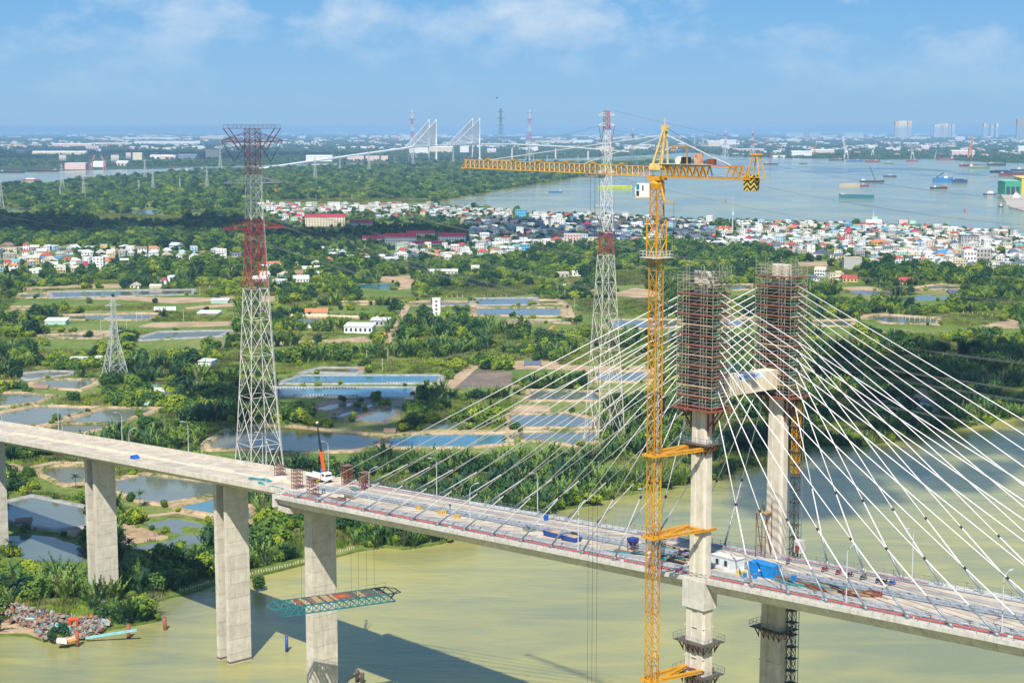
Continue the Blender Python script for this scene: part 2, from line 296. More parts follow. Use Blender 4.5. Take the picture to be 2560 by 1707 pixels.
# ponds: (water, dike material, dike width in metres, corners)
PONDS = [
 (w_pond, 'd', 4, z5([(0, 1262), (180, 1262), (480, 1290), (330, 1345), (180, 1365), (0, 1385)])), (w_pond, 'd', 5, z5([(330, 1165), (450, 1140), (860, 1140), (840, 1180), (720, 1228), (500, 1212), (330, 1190)])),
 (w_pond, 'l', 4, z5([(180, 1090), (430, 1062), (635, 1065), (630, 1090), (560, 1097), (270, 1135)])), (w_pond, 'l', 6, z5([(480, 332), (1760, 312), (1760, 352), (500, 384)])),
 (w_pond, 'd', 5, z5([(180, 350), (430, 345), (400, 385), (200, 385)])), (w_pond, 'd', 6, z5([(600, 548), (1420, 533), (1420, 560), (1300, 588), (620, 588)])),
 (w_pond, 'd', 7, z5([(420, 735), (700, 717), (1000, 735), (870, 753), (450, 753)])), (w_pond, 'l', 6, z5([(1300, 755), (1480, 702), (2080, 690), (1990, 738), (1330, 772)])),
 (w_olive, 'n', 3, z5([(1410, 1140), (1560, 1128), (1500, 1188), (1420, 1190)])), (w_pond, 'd', 6, z5([(150, 1470 - 1000), (330, 470), (300, 490), (160, 492)])),
 (w_pond, 'd', 4, z1([(0, 130), (320, 62), (860, 76), (530, 180), (350, 242), (0, 225)])), (w_pond, 'd', 4, z1([(620, 195), (1000, 78), (1440, 84), (1250, 150), (1100, 212), (580, 210)])),
 (w_olive, 'd', 3, z1([(360, 275), (540, 225), (1080, 228), (950, 270), (700, 312), (400, 290)])),
 (w_blue, 'l', 5, z6([(225, 1172), (430, 1102), (1680, 1102), (1640, 1168)])), (w_blue, 'l', 4, z6([(160, 1212), (1440, 1212), (1400, 1302), (260, 1288)])),
 (w_olive, 'l', 6, z6([(500, 1065), (620, 1032), (960, 1036), (900, 1075)])), (w_blue, 'n', 5, z6([(900, 262), (1260, 252), (1240, 308), (960, 300)])),
 (w_olive, 'd', 6, z6([(1460, 425), (1620, 420), (1620, 462), (1480, 455)])), (w_olive, 'd', 6, z6([(1690, 420), (1985, 425), (1970, 458), (1700, 460)])),
 (w_pond, 'l', 7, z6([(2040, 393), (2540, 390), (2540, 446), (2010, 452)])), (w_pond, 'd', 7, z6([(2035, 480), (2782, 480), (2797, 553), (2035, 546)])),
 (w_olive, 'd', 6, z7([(240, 410), (400, 410), (440, 440), (230, 445)])), (w_olive, 'd', 7, z6([(600, 430), (1300, 420), (1300, 440), (650, 446)])),
 (w_blue, 'm', 4, z6([(720, 1480), (1090, 1347), (1100, 1368), (780, 1480)])), (w_pond, 'm', 4, z6([(900, 1510), (1240, 1388), (1285, 1440), (1230, 1488), (1150, 1520)])),
 (w_pond, 'm', 4, z6([(560, 1402), (700, 1362), (900, 1347), (860, 1378), (640, 1418)])),
 (w_pond, 'd', 6, z7([(0, 592), (480, 592), (480, 614), (0, 612)])), (w_pond, 'd', 5, z7([(860, 650), (960, 587), (1540, 590), (1540, 648), (1260, 668), (870, 668)])),
 (w_blue, 'd', 5, z7([(770, 318), (920, 314), (915, 334), (760, 335)])), (w_pond, 'd', 5, z7([(740, 1072), (1260, 1060), (1260, 1130), (1100, 1158), (820, 1150)])),
 (w_pond, 'd', 4, z7([(180, 1240), (740, 1250), (850, 1330), (160, 1330)])), (w_pond, 'd', 4, z3([(0, 140), (500, 125), (740, 180), (760, 250), (0, 258)])),
 (w_pond, 'd', 4, z3([(0, 300), (780, 297), (760, 380), (560, 418), (250, 376), (0, 372)])), (w_pond, 'd', 6, z7([(1950, 270), (2190, 265), (2190, 310), (2000, 314)])),
 (w_pond, 'd', 6, z7([(1930, 600), (2180, 575), (2190, 640), (1960, 650)])), (w_pond, 'n', 5, z8([(1120, 385), (1400, 363), (1660, 375), (1640, 405), (1240, 414)])),
 (w_pond, 'd', 5, z8([(1380, 290), (1600, 263), (1830, 290), (1700, 310), (1400, 311)])), (w_pond, 'm', 6, z8([(740, 322), (1100, 330), (1200, 345), (1060, 360), (850, 355)])),
 (w_pond, 'd', 5, z8([(860, 570), (1100, 547), (1550, 572), (1530, 630), (1100, 618)])), (w_pond, 'd', 5, z8([(400, 602), (780, 592), (720, 648), (500, 640)])),
 (w_blue, 'm', 4, z8([(1390, 1340), (1510, 1372), (1495, 1430), (1410, 1395)])),
 (w_pond, 'l', 4, z1([(60, 945), (290, 895), (770, 995), (785, 1158), (520, 1185), (380, 1168), (270, 1150), (65, 1092)])), (w_pond, 'n', 3, z1([(70, 1250), (300, 1242), (500, 1262), (790, 1360), (790, 1490), (300, 1480), (80, 1400)])),
 (w_olive, 'd', 4, z1([(390, 640), (500, 616), (770, 612), (770, 760), (620, 778), (440, 700)])), (w_pond, 'd', 4, z1([(1070, 742), (1330, 692), (1950, 762), (1955, 868), (1510, 955), (1340, 938), (1080, 842)])),
 (w_blue, 'd', 4, z1([(1650, 982), (1955, 918), (2290, 990), (2290, 1110), (1700, 1010)])), (w_pond, 'n', 3, z1([(1310, 1142), (1620, 1092), (1960, 1165), (1960, 1190), (1700, 1162), (1655, 1180), (1700, 1230), (1880, 1240), (1915, 1285), (1600, 1398), (1480, 1388), (1200, 1368), (1225, 1348), (1560, 1295), (1690, 1243), (1560, 1212)])),
 (w_olive, 'd', 5, z2([(-420, 400), (-250, 290), (-20, 245), (300, 250), (700, 295), (1125, 335), (1140, 370), (1060, 430), (860, 468), (260, 480), (0, 450), (-400, 455)])),
 (w_blue, 'd', 4, z2([(1190, 410), (1250, 352), (1480, 322), (2352, 312), (2352, 398), (1900, 438), (1300, 438)])), (w_pond, 'n', 3, z2([(1560, 242), (1650, 202), (2000, 212), (2150, 250), (1600, 268)])),
 (w_pond, 'n', 5, zA([(0, 1095), (380, 1105), (300, 1130), (0, 1125)])), (w_pond, 'n', 5, zA([(1160, 1125), (1580, 1118), (1400, 1165), (1240, 1160)])), (w_pond, 'n', 5, zA([(1660, 1118), (1870, 1118), (1860, 1145), (1700, 1140)])),
 (w_pond, 'd', 6, zA([(150, 1465), (650, 1465), (620, 1500), (200, 1505)])),
]
LOTS = [
 (m_dirt, z6([(1120, 190), (1450, 180), (1465, 270), (1395, 304), (1250, 308), (1270, 242), (1120, 232)])), (m_dirt, z5([(1260, 650), (1400, 612), (2170, 600), (2120, 640), (1480, 660)])),
 (m_dirt, z5([(50, 300), (1120, 252), (1130, 290), (90, 318)])), (m_dirt, z5([(370, 692), (1160, 680), (1160, 708), (900, 745), (700, 702)])), (m_dirt, z5([(1700, 472), (2180, 425), (2180, 460), (1720, 492)])),
 (m_dirt, z5([(600, 400), (980, 372), (1800, 382), (2180, 370), (2180, 400), (1600, 438), (1100, 402)])), (m_dirt, z7([(930, 345), (1130, 292), (1260, 312), (1420, 360), (1200, 385), (900, 362)])),
 (m_dirt, z1([(1090, 1140), (1190, 1132), (1540, 1250), (1530, 1280), (1100, 1338)])), (m_dirt, z1([(500, 1195), (785, 1168), (790, 1280), (560, 1230)])), (m_dirt, z8([(250, 60), (560, 55), (590, 80), (500, 98), (260, 92)])),
 (m_dirt, z8([(450, 292), (940, 280), (1100, 322), (740, 318)])), (m_dirt, z6([(310, 545), (1250, 545), (1220, 580), (900, 580), (310, 572)])), (m_dirt, z6([(0, 370), (270, 365), (180, 410), (0, 430)])),
 (m_dirt, z6([(0, 790), (400, 780), (760, 760), (1000, 740), (1080, 790), (600, 800), (400, 815), (0, 830)])), (m_mud, z6([(500, 1385), (620, 1330), (1080, 1310), (1060, 1345), (700, 1460), (650, 1430)])),
 (m_mud, z6([(760, 1500), (1100, 1370), (1210, 1330), (1400, 1315), (1390, 1350), (1290, 1440), (1240, 1385), (900, 1510)])), (m_mud, z2([(-380, 395), (0, 300), (270, 300), (560, 340), (740, 385), (690, 440), (260, 444), (0, 430)])),
 (m_dirt, z7([(0, 1180), (400, 1180), (420, 1200), (0, 1220)])), (m_dirt, z7([(0, 1360), (340, 1375), (360, 1430), (0, 1440)])), (m_dirt, z7([(0, 960), (330, 965), (700, 1010), (1260, 1010), (1260, 1040), (730, 1060), (400, 1040), (0, 1040)])),
 (m_mud, z6([(1940, 1110), (2050, 1040), (2352, 1060), (2352, 1200), (1800, 1220)])), (m_mud, z8([(800, 1330), (1150, 1310), (1480, 1230), (1500, 1270), (1250, 1340), (820, 1370)])),
 (m_mud, z8([(1380, 1210), (1480, 1230), (1480, 1300), (1640, 1330), (1600, 1350), (1380, 1330)])), (m_meadow, z6([(1030, 1000), (1500, 985), (1930, 1060), (1700, 1078), (1060, 1072)])), (m_meadow, z6([(0, 1010), (580, 975), (800, 985), (600, 1000), (350, 1070), (0, 1120)])),
 (m_meadow, z7([(550, 420), (1250, 410), (1250, 535), (960, 560), (620, 540)])), (m_meadow, z7([(920, 150), (1200, 130), (1250, 260), (1000, 270), (900, 230)])), (m_meadow, z7([(0, 280), (200, 280), (250, 340), (0, 370)])),
 (m_meadow, z5([(700, 470), (1450, 440), (1380, 500), (740, 505)])), (m_meadow, z5([(1400, 590), (1720, 510), (2160, 570), (2170, 595), (1420, 605)])), (m_meadow, z7([(440, 950), (700, 880), (1260, 900), (1260, 990), (700, 1000), (450, 1000)])),
 (m_meadow, z8([(290, 950), (420, 930), (470, 960), (430, 1010), (300, 1030)])), (m_meadow, z6([(1690, 330), (2352, 300), (2352, 380), (1690, 380)])), (m_meadow, z8([(290, 110), (600, 120), (880, 170), (860, 215), (300, 165)])),
 (m_meadow, z8([(1550, 570), (1900, 530), (2150, 545), (2180, 580), (1960, 640), (1700, 650)])), (m_meadow, z5([(560, 1300), (960, 1275), (980, 1370), (560, 1365)])), (m_dirt, z8([(1950, 640), (2200, 600), (2352, 615), (2352, 665), (2050, 665)])),
 (m_meadow, z1([(50, 760), (300, 830), (780, 920), (780, 950), (300, 875), (50, 800)])), (m_meadow, z5([(0, 450), (130, 440), (140, 490), (0, 500)])), (m_meadow, zoom(0, 1380, 4.356, [(70, 520), (260, 505), (960, 570), (965, 690), (640, 720), (300, 620), (90, 590)])),
 (m_dirt, zoom(0, 1380, 4.356, [(-40, 700), (200, 740), (420, 830), (640, 920), (600, 960), (450, 940), (280, 880), (0, 885)])), (m_dirt, zoom(0, 1380, 4.356, [(880, 690), (1050, 740), (1160, 800), (1100, 835), (900, 800)])),
 (m_meadow, zA([(780, 1175), (1000, 1160), (1260, 1172), (1800, 1190), (1700, 1210), (1000, 1205)])), (m_dirt, zA([(980, 1070), (1440, 1068), (1420, 1085), (1000, 1082)])), (m_meadow, zoom(640, 220, 3.675, [(100, 1040), (800, 1015), (1640, 1020), (1600, 1048), (800, 1060), (120, 1062)])),
]
def ring(poly, w):                                             # outward offset of a polygon on the ground
    n = len(poly); ar = sum(poly[i][0] * poly[(i + 1) % n][1] - poly[(i + 1) % n][0] * poly[i][1] for i in range(n)); sg = 1 if ar > 0 else -1
    o = []
    for i in range(n):
        a, b, c = Vector(poly[i - 1]), Vector(poly[i]), Vector(poly[(i + 1) % n])
        d1, d2 = (b - a).normalized(), (c - b).normalized()
        n1, n2 = Vector((d1.y, -d1.x)) * sg, Vector((d2.y, -d2.x)) * sg
        q = (n1 + n2); l = max(q.length, 0.5); q = q / l; o.append(tuple(b + q * (w / max(0.55, q.dot(n1)))))
    return o
dk = {'d': m_dike, 'l': m_liner, 'm': m_mud, 'n': m_ground}
KEEP_OUT = []
for i, (wm, dm, dw, px) in enumerate(PONDS):
    pg = [tuple(G(x, y)[:2]) for x, y in rough(px, 4 if dm != 'l' else 2, 1.5 if dm != 'l' else 0.25, True, 40 + i)]
    z = LAND + 0.10 + 0.006 * (i % 17)
    pond = T('pond', None, None, (*pg[0], LAND), kind='structure')
    mb = MB(); n = len(pg); tri = tessellate_polygon([[Vector((p[0], p[1], 0)) for p in pg]])
    mb.add([(p[0] - pg[0][0], p[1] - pg[0][1], z - LAND) for p in pg], tri); o = mb.build('pond_water', wm, pond)
    if o.data.polygons[0].normal.z < 0: o.data.flip_normals()
    hh = (1.0 if dm == 'd' else 0.8 if dm == 'l' else 0.35) + 0.011 * (i % 13)
    rin, r1_, r2_, r3_ = pg, ring(pg, dw * 0.25), ring(pg, dw * 0.75), ring(pg, dw)
    mb = MB(); Q = []
    for rr, zq in ((rin, 0.06), (r1_, hh), (r2_, hh * 0.97), (r3_, -0.05)): Q += [(p[0] - pg[0][0], p[1] - pg[0][1], zq) for p in rr]
    fs = []
    for k in range(3):
        for a in range(n): b = (a + 1) % n; fs.append((k * n + a, k * n + b, (k + 1) * n + b, (k + 1) * n + a))
    mb.add(Q, fs); o = mb.build('dike', dk[dm], pond)
    KEEP_OUT.append(ring(pg, dw * (1.15 if dm != 'n' else 0.5)))
for i, (lm, px) in enumerate(LOTS):
    pg = [tuple(G(x, y)[:2]) for x, y in rough(px, 3, 1.4, True, 140 + i)]
    mb = MB(); tri = tessellate_polygon([[Vector((p[0], p[1], 0)) for p in pg]])
    mb.add([(p[0], p[1], LAND + 0.012 + 0.004 * (i % 19)) for p in pg], tri)
    o = mb.build('field' if lm is m_meadow else 'terrain', lm, kind='structure')
    if o.data.polygons[0].normal.z < 0: o.data.flip_normals()
    KEEP_OUT.append(pg)
def road(name, pts, w, mat, dz=0.10):
    P = [G(x, y) for x, y in pts]; mb = MB(); L_, R_ = [], []
    for i, p in enumerate(P):
        d = (P[min(i + 1, len(P) - 1)] - P[max(i - 1, 0)]); d.z = 0; d.normalize(); s = Vector((-d.y, d.x, 0)) * w / 2
        L_.append(p + s + Vector((0, 0, dz))); R_.append(p - s + Vector((0, 0, dz)))
    n = len(P); mb.add(L_ + R_, [(n + i, n + i + 1, i + 1, i) for i in range(n - 1)]); o = mb.build(name, mat, kind='structure')
    if o.data.polygons[0].normal.z < 0: o.data.flip_normals()
    KEEP_OUT.append([tuple(p[:2]) for p in L_] + [tuple(p[:2]) for p in R_[::-1]])
road('path', z6([(1180, 820), (1230, 745), (1290, 640), (1330, 570), (1400, 440)]), 6, m_dirt)
road('path', z6([(1760, 1215), (1870, 1120), (1960, 1040), (2030, 1005)]), 9, m_dirt, 0.14)
road('path', z2([(1080, 440), (1150, 370), (1240, 330), (1560, 290), (2352, 280)]), 7, m_dirt, 0.12)
road('path', z7([(330, 380), (430, 400), (500, 450), (560, 600)]), 7, m_dirt, 0.13)
road('path', z1([(60, 590), (200, 640), (340, 610), (500, 575), (770, 580)]), 7, m_dirt, 0.12)
road('path', z8([(720, 560), (1000, 535), (1350, 510), (1750, 525), (2150, 570), (2352, 620)]), 9, m_dirt, 0.12)
road('path', z1([(1090, 1110), (1300, 1075), (1640, 1030), (1960, 1090)]), 5, m_dirt, 0.12)

# the air: haze over the whole plain; clouds above it
hb = MB().box((0, 24500, -2.0), (106000, 56000, 186.0))
haze = hb.build('haze', bpy.data.materials.new('haze air'), kind='stuff', label='pale blue haze in the air over the whole plain')
hm = haze.data.materials[0]; hm.use_nodes = True; hm.node_tree.nodes.clear()
pv = nd(hm.node_tree, 'ShaderNodeVolumePrincipled'); pv.inputs['Density'].default_value = 4.6e-5; pv.inputs['Color'].default_value = (0.42, 0.72, 1.0, 1); pv.inputs['Anisotropy'].default_value = 0.0
ho = nd(hm.node_tree, 'ShaderNodeOutputMaterial'); hm.node_tree.links.new(pv.outputs[0], ho.inputs['Volume'])
haze.display_type = 'WIRE'

m_cloud = M('white cloud', (0.86, 0.87, 0.88), 1.0, 0.03, 0.004, spec=0.0)
t_ = m_cloud.node_tree; tb = nd(t_, 'ShaderNodeBsdfTransparent'); ms_ = nd(t_, 'ShaderNodeMixShader', inp={0: 0.42})     # thin cloud: some light comes through each puff
t_.links.new(t_.nodes['Principled BSDF'].outputs[0], ms_.inputs[1]); t_.links.new(tb.outputs[0], ms_.inputs[2]); t_.links.new(ms_.outputs[0], t_.nodes['Material Output'].inputs[0])
def cloud(shadow_px, h, seed, grow=1.0):                       # a drifting cloud, placed from the shade it lays on the plain
    r = random.Random(seed); P = [G(x, y) for x, y in shadow_px]; k = (h - LAND) / SUN_DIR.z
    xs = [p.x for p in P]; ys = [p.y for p in P]; poly = [(p.x, p.y) for p in P]
    c = Vector((sum(xs) / len(xs), sum(ys) / len(ys), 0)); mb = MB(); base = c + SUN_DIR * k
    sz = math.sqrt((max(xs) - min(xs)) * (max(ys) - min(ys))); n = 0
    for _ in range(400):
        x, y = r.uniform(min(xs), max(xs)), r.uniform(min(ys), max(ys))
        if not inside(x, y, poly): continue
        n += 1
        if n > 46: break
        q = Vector((x, y, 0)) + SUN_DIR * k - base; rad = sz * r.uniform(0.05, 0.11) * grow
        rings = []
        for a in range(1, 6):
            t = math.pi * a / 6; rings.append([(q.x + rad * math.sin(t) * math.cos(b) * (1 + r.uniform(-.22, .22)), q.y + rad * math.sin(t) * math.sin(b) * (1 + r.uniform(-.22, .22)), q.z - rad * 0.5 * math.cos(t)) for b in [2 * math.pi * j / 10 for j in range(10)]])
        mb.loft(rings)
    return smooth(mb.build('cloud', m_cloud, loc=base, kind='stuff'))
cloud([(-700, 560), (0, 537), (300, 545), (700, 560), (1150, 575), (1200, 600), (1000, 615), (600, 592), (0, 585), (-700, 600)], 1000, 1)
cloud([(1180, 545), (1700, 560), (1760, 590), (1500, 605), (1200, 590)], 1000, 2)
cloud([(2060, 900), (2400, 870), (2600, 880), (3000, 900), (3000, 1010), (2560, 1015), (2250, 1085), (2000, 1090), (1950, 980)], 900, 3)
cloud([(1880, 1060), (2200, 1090), (2600, 1040), (3000, 1060), (3000, 1200), (2500, 1210), (2150, 1290), (1900, 1260), (1780, 1180)], 900, 8, 1.05)
cloud([(540, 940), (800, 1000), (1000, 960), (1250, 965), (1180, 1050), (1000, 1150), (700, 1170), (500, 1090)], 800, 5, 0.8)
cloud([(1500, 395), (1900, 400), (2200, 418), (2560, 430), (2300, 445), (1800, 430)], 1200, 6, 0.5)
cloud([(-400, 380), (400, 378), (900, 385), (600, 398), (-400, 395)], 1200, 7)

# ================================================================== THE BRIDGE
# bridge frame: x along the deck (towards the main span, right in view), y across it (far side +), z up from the river
TH, BX0, BY0 = 0.729, 47.36, 331.4
BRZ = -(math.pi / 2 - TH)
ex = Vector((math.sin(TH), -math.cos(TH), 0)); ey = Vector((math.cos(TH), math.sin(TH), 0))
def bw(x, y, z=0.0): return Vector((BX0, BY0, 0)) + ex * x + ey * y + Vector((0, 0, z))
def zd(x): return 69.4 + 0.05646 * x - 1e-5 * x * x             # road level
m_conc = M('pale weathered concrete', (0.56, 0.505, 0.41), 0.85, 0.16, 0.45, 0.15, streak=0.6, rnd=0.06)
m_conc2 = M('new girder concrete', (0.54, 0.51, 0.45), 0.85, 0.16, 0.6, 0.1, streak=0.75, rnd=0.05)
m_deck = M('dusty deck concrete', (0.45, 0.385, 0.30), 0.9, 0.3, 0.22, 0.1, detail=8.0)
m_deck2 = M('grey deck strip', (0.33, 0.30, 0.27), 0.85, 0.3, 0.3, 0.1, detail=8.0)
m_white = M('white cable sheath', (0.78, 0.73, 0.72), 0.4, 0.04)
m_gsteel = M('galvanised grey steel', (0.24, 0.28, 0.30), 0.45, 0.15, 2.0, metal=0.4)
m_black = M('black rubber', (0.02, 0.02, 0.022), 0.6, 0.1)
m_bluerail = M('blue grey painted rail', (0.30, 0.36, 0.42), 0.5, 0.15, 1.0)
m_red = M('red painted pipe', (0.55, 0.09, 0.07), 0.5, 0.2, 0.5)
m_cream = M('cream concrete block', (0.60, 0.52, 0.37), 0.85, 0.15, 0.8)
m_rust = M('rust brown steel', (0.20, 0.06, 0.035), 0.8, 0.4, 1.5)
m_galv = M('pale galvanised tube', (0.52, 0.53, 0.50), 0.5, 0.15, 1.0)

BR = T('cable_stayed_bridge', 'large concrete cable-stayed bridge under construction with two scaffolded pylon legs and white stays', 'bridge', (BX0, BY0, 0), BRZ)
XL, XR = -153.6, 130.0
def slabs(xs, ring_at):                                          # loft cross-section rings along the deck
    return MB().loft([ring_at(x) for x in xs])
# deck slab
xs = [XL + (XR - XL) * k / 24 for k in range(25)]
slabs(xs, lambda x: [(x, -13.2, zd(x) - .5), (x, 13.2, zd(x) - .5), (x, 13.2, zd(x)), (x, -13.2, zd(x))]).build('deck_slab', m_deck, BR)
for y0, y1 in ((-12.9, -10.4), (-8.2, -5.6), (-1.1, 1.1), (5.4, 8.0), (10.4, 12.9)):
    mb = MB()
    for a, b in zip(xs, xs[1:]): mb.add([(a, y0, zd(a) + .006), (b, y0, zd(b) + .006), (b, y1, zd(b) + .006), (a, y1, zd(a) + .006)], [(0, 1, 2, 3)])
    mb.build('deck_strip', m_deck2 if abs(y0) < 10 else M('pale walkway concrete', (0.47, 0.43, 0.38), .9, .2, .5), BR)
# edge girders cast in segments, each with its own joint
seg = 5.05; k = 0; x = XL
while x < XR:
    x2 = min(x + seg, XR); j = R.uniform(-.015, .015)
    for s in (-1, 1):
        def rg(q): z = zd(q); return [(q, s * 13.65, z + .12 + j), (q, s * 13.2, z + .12 + j), (q, s * 10.4, z - .5), (q, s * 10.4, z - 2.9), (q, s * 11.7, z - 2.9), (q, s * (13.05 + j), z - 1.05), (q, s * 13.02, z - .95), (q, s * 13.65, z - .78)]
        A, B2 = rg(x + .035), rg(x2 - .035)
        if s < 0: A, B2 = A[::-1], B2[::-1]
        MB().loft([A, B2]).build('girder_segment', m_conc2, BR)
    x = x2
MB().box((XL - .45, 0, zd(XL) - 3.3), (.9, 27.6, 3.6)).build('end_diaphragm', m_conc2, BR)
# floor beams under the deck
for i in range(27):
    q = XL + 5.5 + i * 10.1
    if q < XR: MB().box((q, 0, zd(q) - 2.2), (.4, 20.8, 1.7)).build('floor_beam', m_conc2, BR)

# pylon legs (two, standing in the river)
def leg(yc, sgn):
    rings = []
    for z, lx, ly in ((-1, 6.4, 4.0), (30, 5.9, 3.5), (56, 5.5, 3.3), (58, 5.5, 3.3)): rings.append((z, lx, ly))
    def rr(z, lx, ly, c=.45):
        a, b = lx / 2, ly / 2
        return [(-a + c, yc - b, z), (-a * .3, yc - b, z), (-a * .25, yc - b + .22, z), (a * .25, yc - b + .22, z), (a * .3, yc - b, z), (a - c, yc - b, z), (a, yc - b + c, z), (a, yc + b - c, z), (a - c, yc + b, z), (-a + c, yc + b, z), (-a, yc + b - c, z), (-a, yc - b + c, z)]
    mb = MB(); mb.loft([rr(*q) for q in ((-1, 6.2, 3.9), (25, 5.8, 3.5), (57, 5.3, 3.2), (66.2, 5.2, 3.2))]); mb.loft([rr(*q) for q in ((66.2, 4.5, 2.5), (104, 4.2, 2.35), (132.0, 4.0, 2.3))])
    o = mb.build('pylon_leg', m_conc, BR)
    MB().box((0, yc, 63.2), (6.0, 3.9, 6.0)).build('deck_level_collar', m_conc2, BR)
    for q in range(9):                                           # cast lift joints, slightly proud
        z = 8 + q * 6.4
        mb = MB(); w = 6.2 - .9 * z / 57; mb.box((0, yc, z), (w + .02, 3.9 - .7 * z / 57 + .02, .09)); mb.build('lift_joint', m_conc, o)
    return o
for y, s in ((-12.1, -1), (12.1, 1)): leg(y, s)
MB().box((0, 0, 106.2), (3.2, 21.9, 4.0)).build('cross_beam', M('stained beam concrete', (0.66, 0.56, 0.40), .85, .12, .4, streak=.6), BR)

# anchor pier under the deck end, and its hammerhead
def blade(mb, x, lx, ly, z0, z1, yc=0.0):
    n = int((z1 - z0) // 4.2) + 1
    for i in range(n):
        a = z0 + (z1 - z0) * i / n; b = z0 + (z1 - z0) * (i + 1) / n
        mb.box((x, yc, a), (lx, ly, b - a - .05)); mb.box((x, yc, b - .05), (lx - .05, ly - .05, .05))
def blade_parts(parent, x, lx, ly, z0, z1):
    o = OB('pier_shaft', None, parent)
    n = max(1, int((z1 - z0) // 4.2))
    for i in range(n):
        a = z0 + (z1 - z0) * i / n; b = z0 + (z1 - z0) * (i + 1) / n
        mb = MB().box((x, 0, a), (lx, ly, b - a - .13)); mb.box((x, 0, b - .13), (lx - .14, ly - .14, .13)); mb.build('concrete_lift', m_conc, o)
    return o
def pier(parent, x, twin, ztop):
    if twin:
        for sx in (-2.8, 2.8):
            blade_parts(parent, x + sx, 1.65, 7.6, -1.0, ztop)
            MB().box((x + sx, 0, .4), (1.8, 7.75, .55)).build('tide_band', M('dark tide stain', (0.16, 0.12, 0.08), .9), parent)
    else: blade_parts(parent, x, 3.6, 8.2, -1.0, ztop)
pier(BR, -151.6, False, zd(-151.6) - 5.6)
zc = zd(-151.6) - 5.6
MB().loft([[(-154.8, y, zb), (-148.4, y, zb), (-148.4, y, zc + 2.6), (-154.8, y, zc + 2.6)] for y, zb, s, a, b, d in ((-12.4, zc + 1.1, 0, 0, 0, 0), (-4.2, zc + .02, 0, 0, 0, 0), (4.2, zc + .02, 0, 0, 0, 0), (12.4, zc + 1.1, 0, 0, 0, 0))]).build('pier_cap', m_conc, BR)

# stays: 14 each side of each leg
XS_L = [-14.4 - 10.1 * k for k in range(14)]; XS_R = [13.8 + 9.12 * k for k in range(14)]
ZT = [110.6 + (128.7 - 110.6) * (k / 13) ** 0.92 for k in range(14)]
for y in (-12.1, 12.1):
    for lst, sx in ((XS_L, -1), (XS_R, 1)):
        for k, xa in enumerate(lst):
            a = Vector((xa, y, zd(xa) + .1)); b = Vector((sx * 2.0, y, ZT[k])); d = (b - a); L_ = d.length; d.normalize()
            L1 = 6.5 + .12 * k; L2 = min(L_ * .42, 16.5 + .35 * k)
            o = smooth(MB().tube(a + d * L1, b, .095, n=8).build('stay_cable', m_white, BR))
            smooth(MB().tube(a, a + d * L1, .20, n=8).tube(a - Vector((0, 0, .1)), a + d * .9, .42, .30, n=8).build('anchor_tube', m_gsteel, o))
            MB().tube(a + d * (L2 - .25), a + d * (L2 + .3), .24, n=8).build('damper_collar', m_black, o)
            MB().tube(a + d * (L1 - .02), a + d * L2, .125, n=8).build('guide_sheath', m_white, o)

# railings and pipes
def rail_line(name, y, h, rails, mat, post=2.4, x0=XL, x1=XR, pw=.09, rr=.05):
    mb = MB(); n = int((x1 - x0) / post)
    for i in range(n + 1):
        q = x0 + (x1 - x0) * i / n; mb.bar((q, y, zd(q)), (q, y, zd(q) + h), pw)
    for fz in rails: mb.bar((x0, y, zd(x0) + h * fz), (x1, y, zd(x1) + h * fz), rr * 2)
    return mb.build(name, mat, BR)
for s in (-1, 1):
    rail_line('edge_fence', s * 13.45, 1.25, (.55, 1.0), m_gsteel, 2.4, pw=.07, rr=.03)
    rail_line('crash_barrier', s * 10.1, 1.15, (.45, .75, 1.0), m_bluerail, 2.0, pw=.12, rr=.055)
    rail_line('median_barrier', s * .75, 1.0, (.5, .8, 1.0), m_bluerail, 2.0, pw=.12, rr=.06)
for s, y in ((-1, -11.6), (1, 11.3)):
    q = XL + 1; i = 0
    while q < XR - 1:
        l = R.uniform(13, 21)
        if not (-4 < q < 3) and (s < 0 or R.random() < .55): MB().tube((q, y, zd(q) + .32), (min(q + l, XR), y, zd(min(q + l, XR)) + .32), .17, n=6).build('red_pipe', m_red, BR)
        q += l + R.choice((.4, .4, 1.2))

# ------------------------------------------------------------------ approach viaduct
AV = T('approach_viaduct', 'long beige concrete approach viaduct on twin-bladed piers running off to the left', 'bridge', (BX0, BY0, 0), BRZ)
AX = [-154.4, -198, -280.5, -366.5, -449, -531]
def zap(x): return zd(x) + 0.35
for a, b in zip(AX, AX[1:]):
    n = 6
    def ring_a(q): z = zap(q); return [(q, -10.3, z - .35), (q, -4.6, z - 1.0), (q, -3.9, z - 3.4), (q, 3.9, z - 3.4), (q, 4.6, z - 1.0), (q, 10.3, z - .35), (q, 10.3, z), (q, -10.3, z)]
    MB().loft([ring_a(a - .03 + (b - a + .06) * k / n) for k in range(n + 1)]).build('box_girder_span', m_conc, AV)
for y0, y1 in ((-10.2, -.9), (.9, 10.2)):
    mb = MB(); n = 40
    for k in range(n):
        a, b = AX[0] + (AX[-1] - AX[0]) * k / n, AX[0] + (AX[-1] - AX[0]) * (k + 1) / n; mb.add([(a, y1, zap(a) + .006), (b, y1, zap(b) + .006), (b, y0, zap(b) + .006), (a, y0, zap(a) + .006)], [(3, 2, 1, 0)])
    o = mb.build('carriageway', m_deck, AV)
    if o.data.polygons[0].normal.z < 0: o.data.flip_normals()
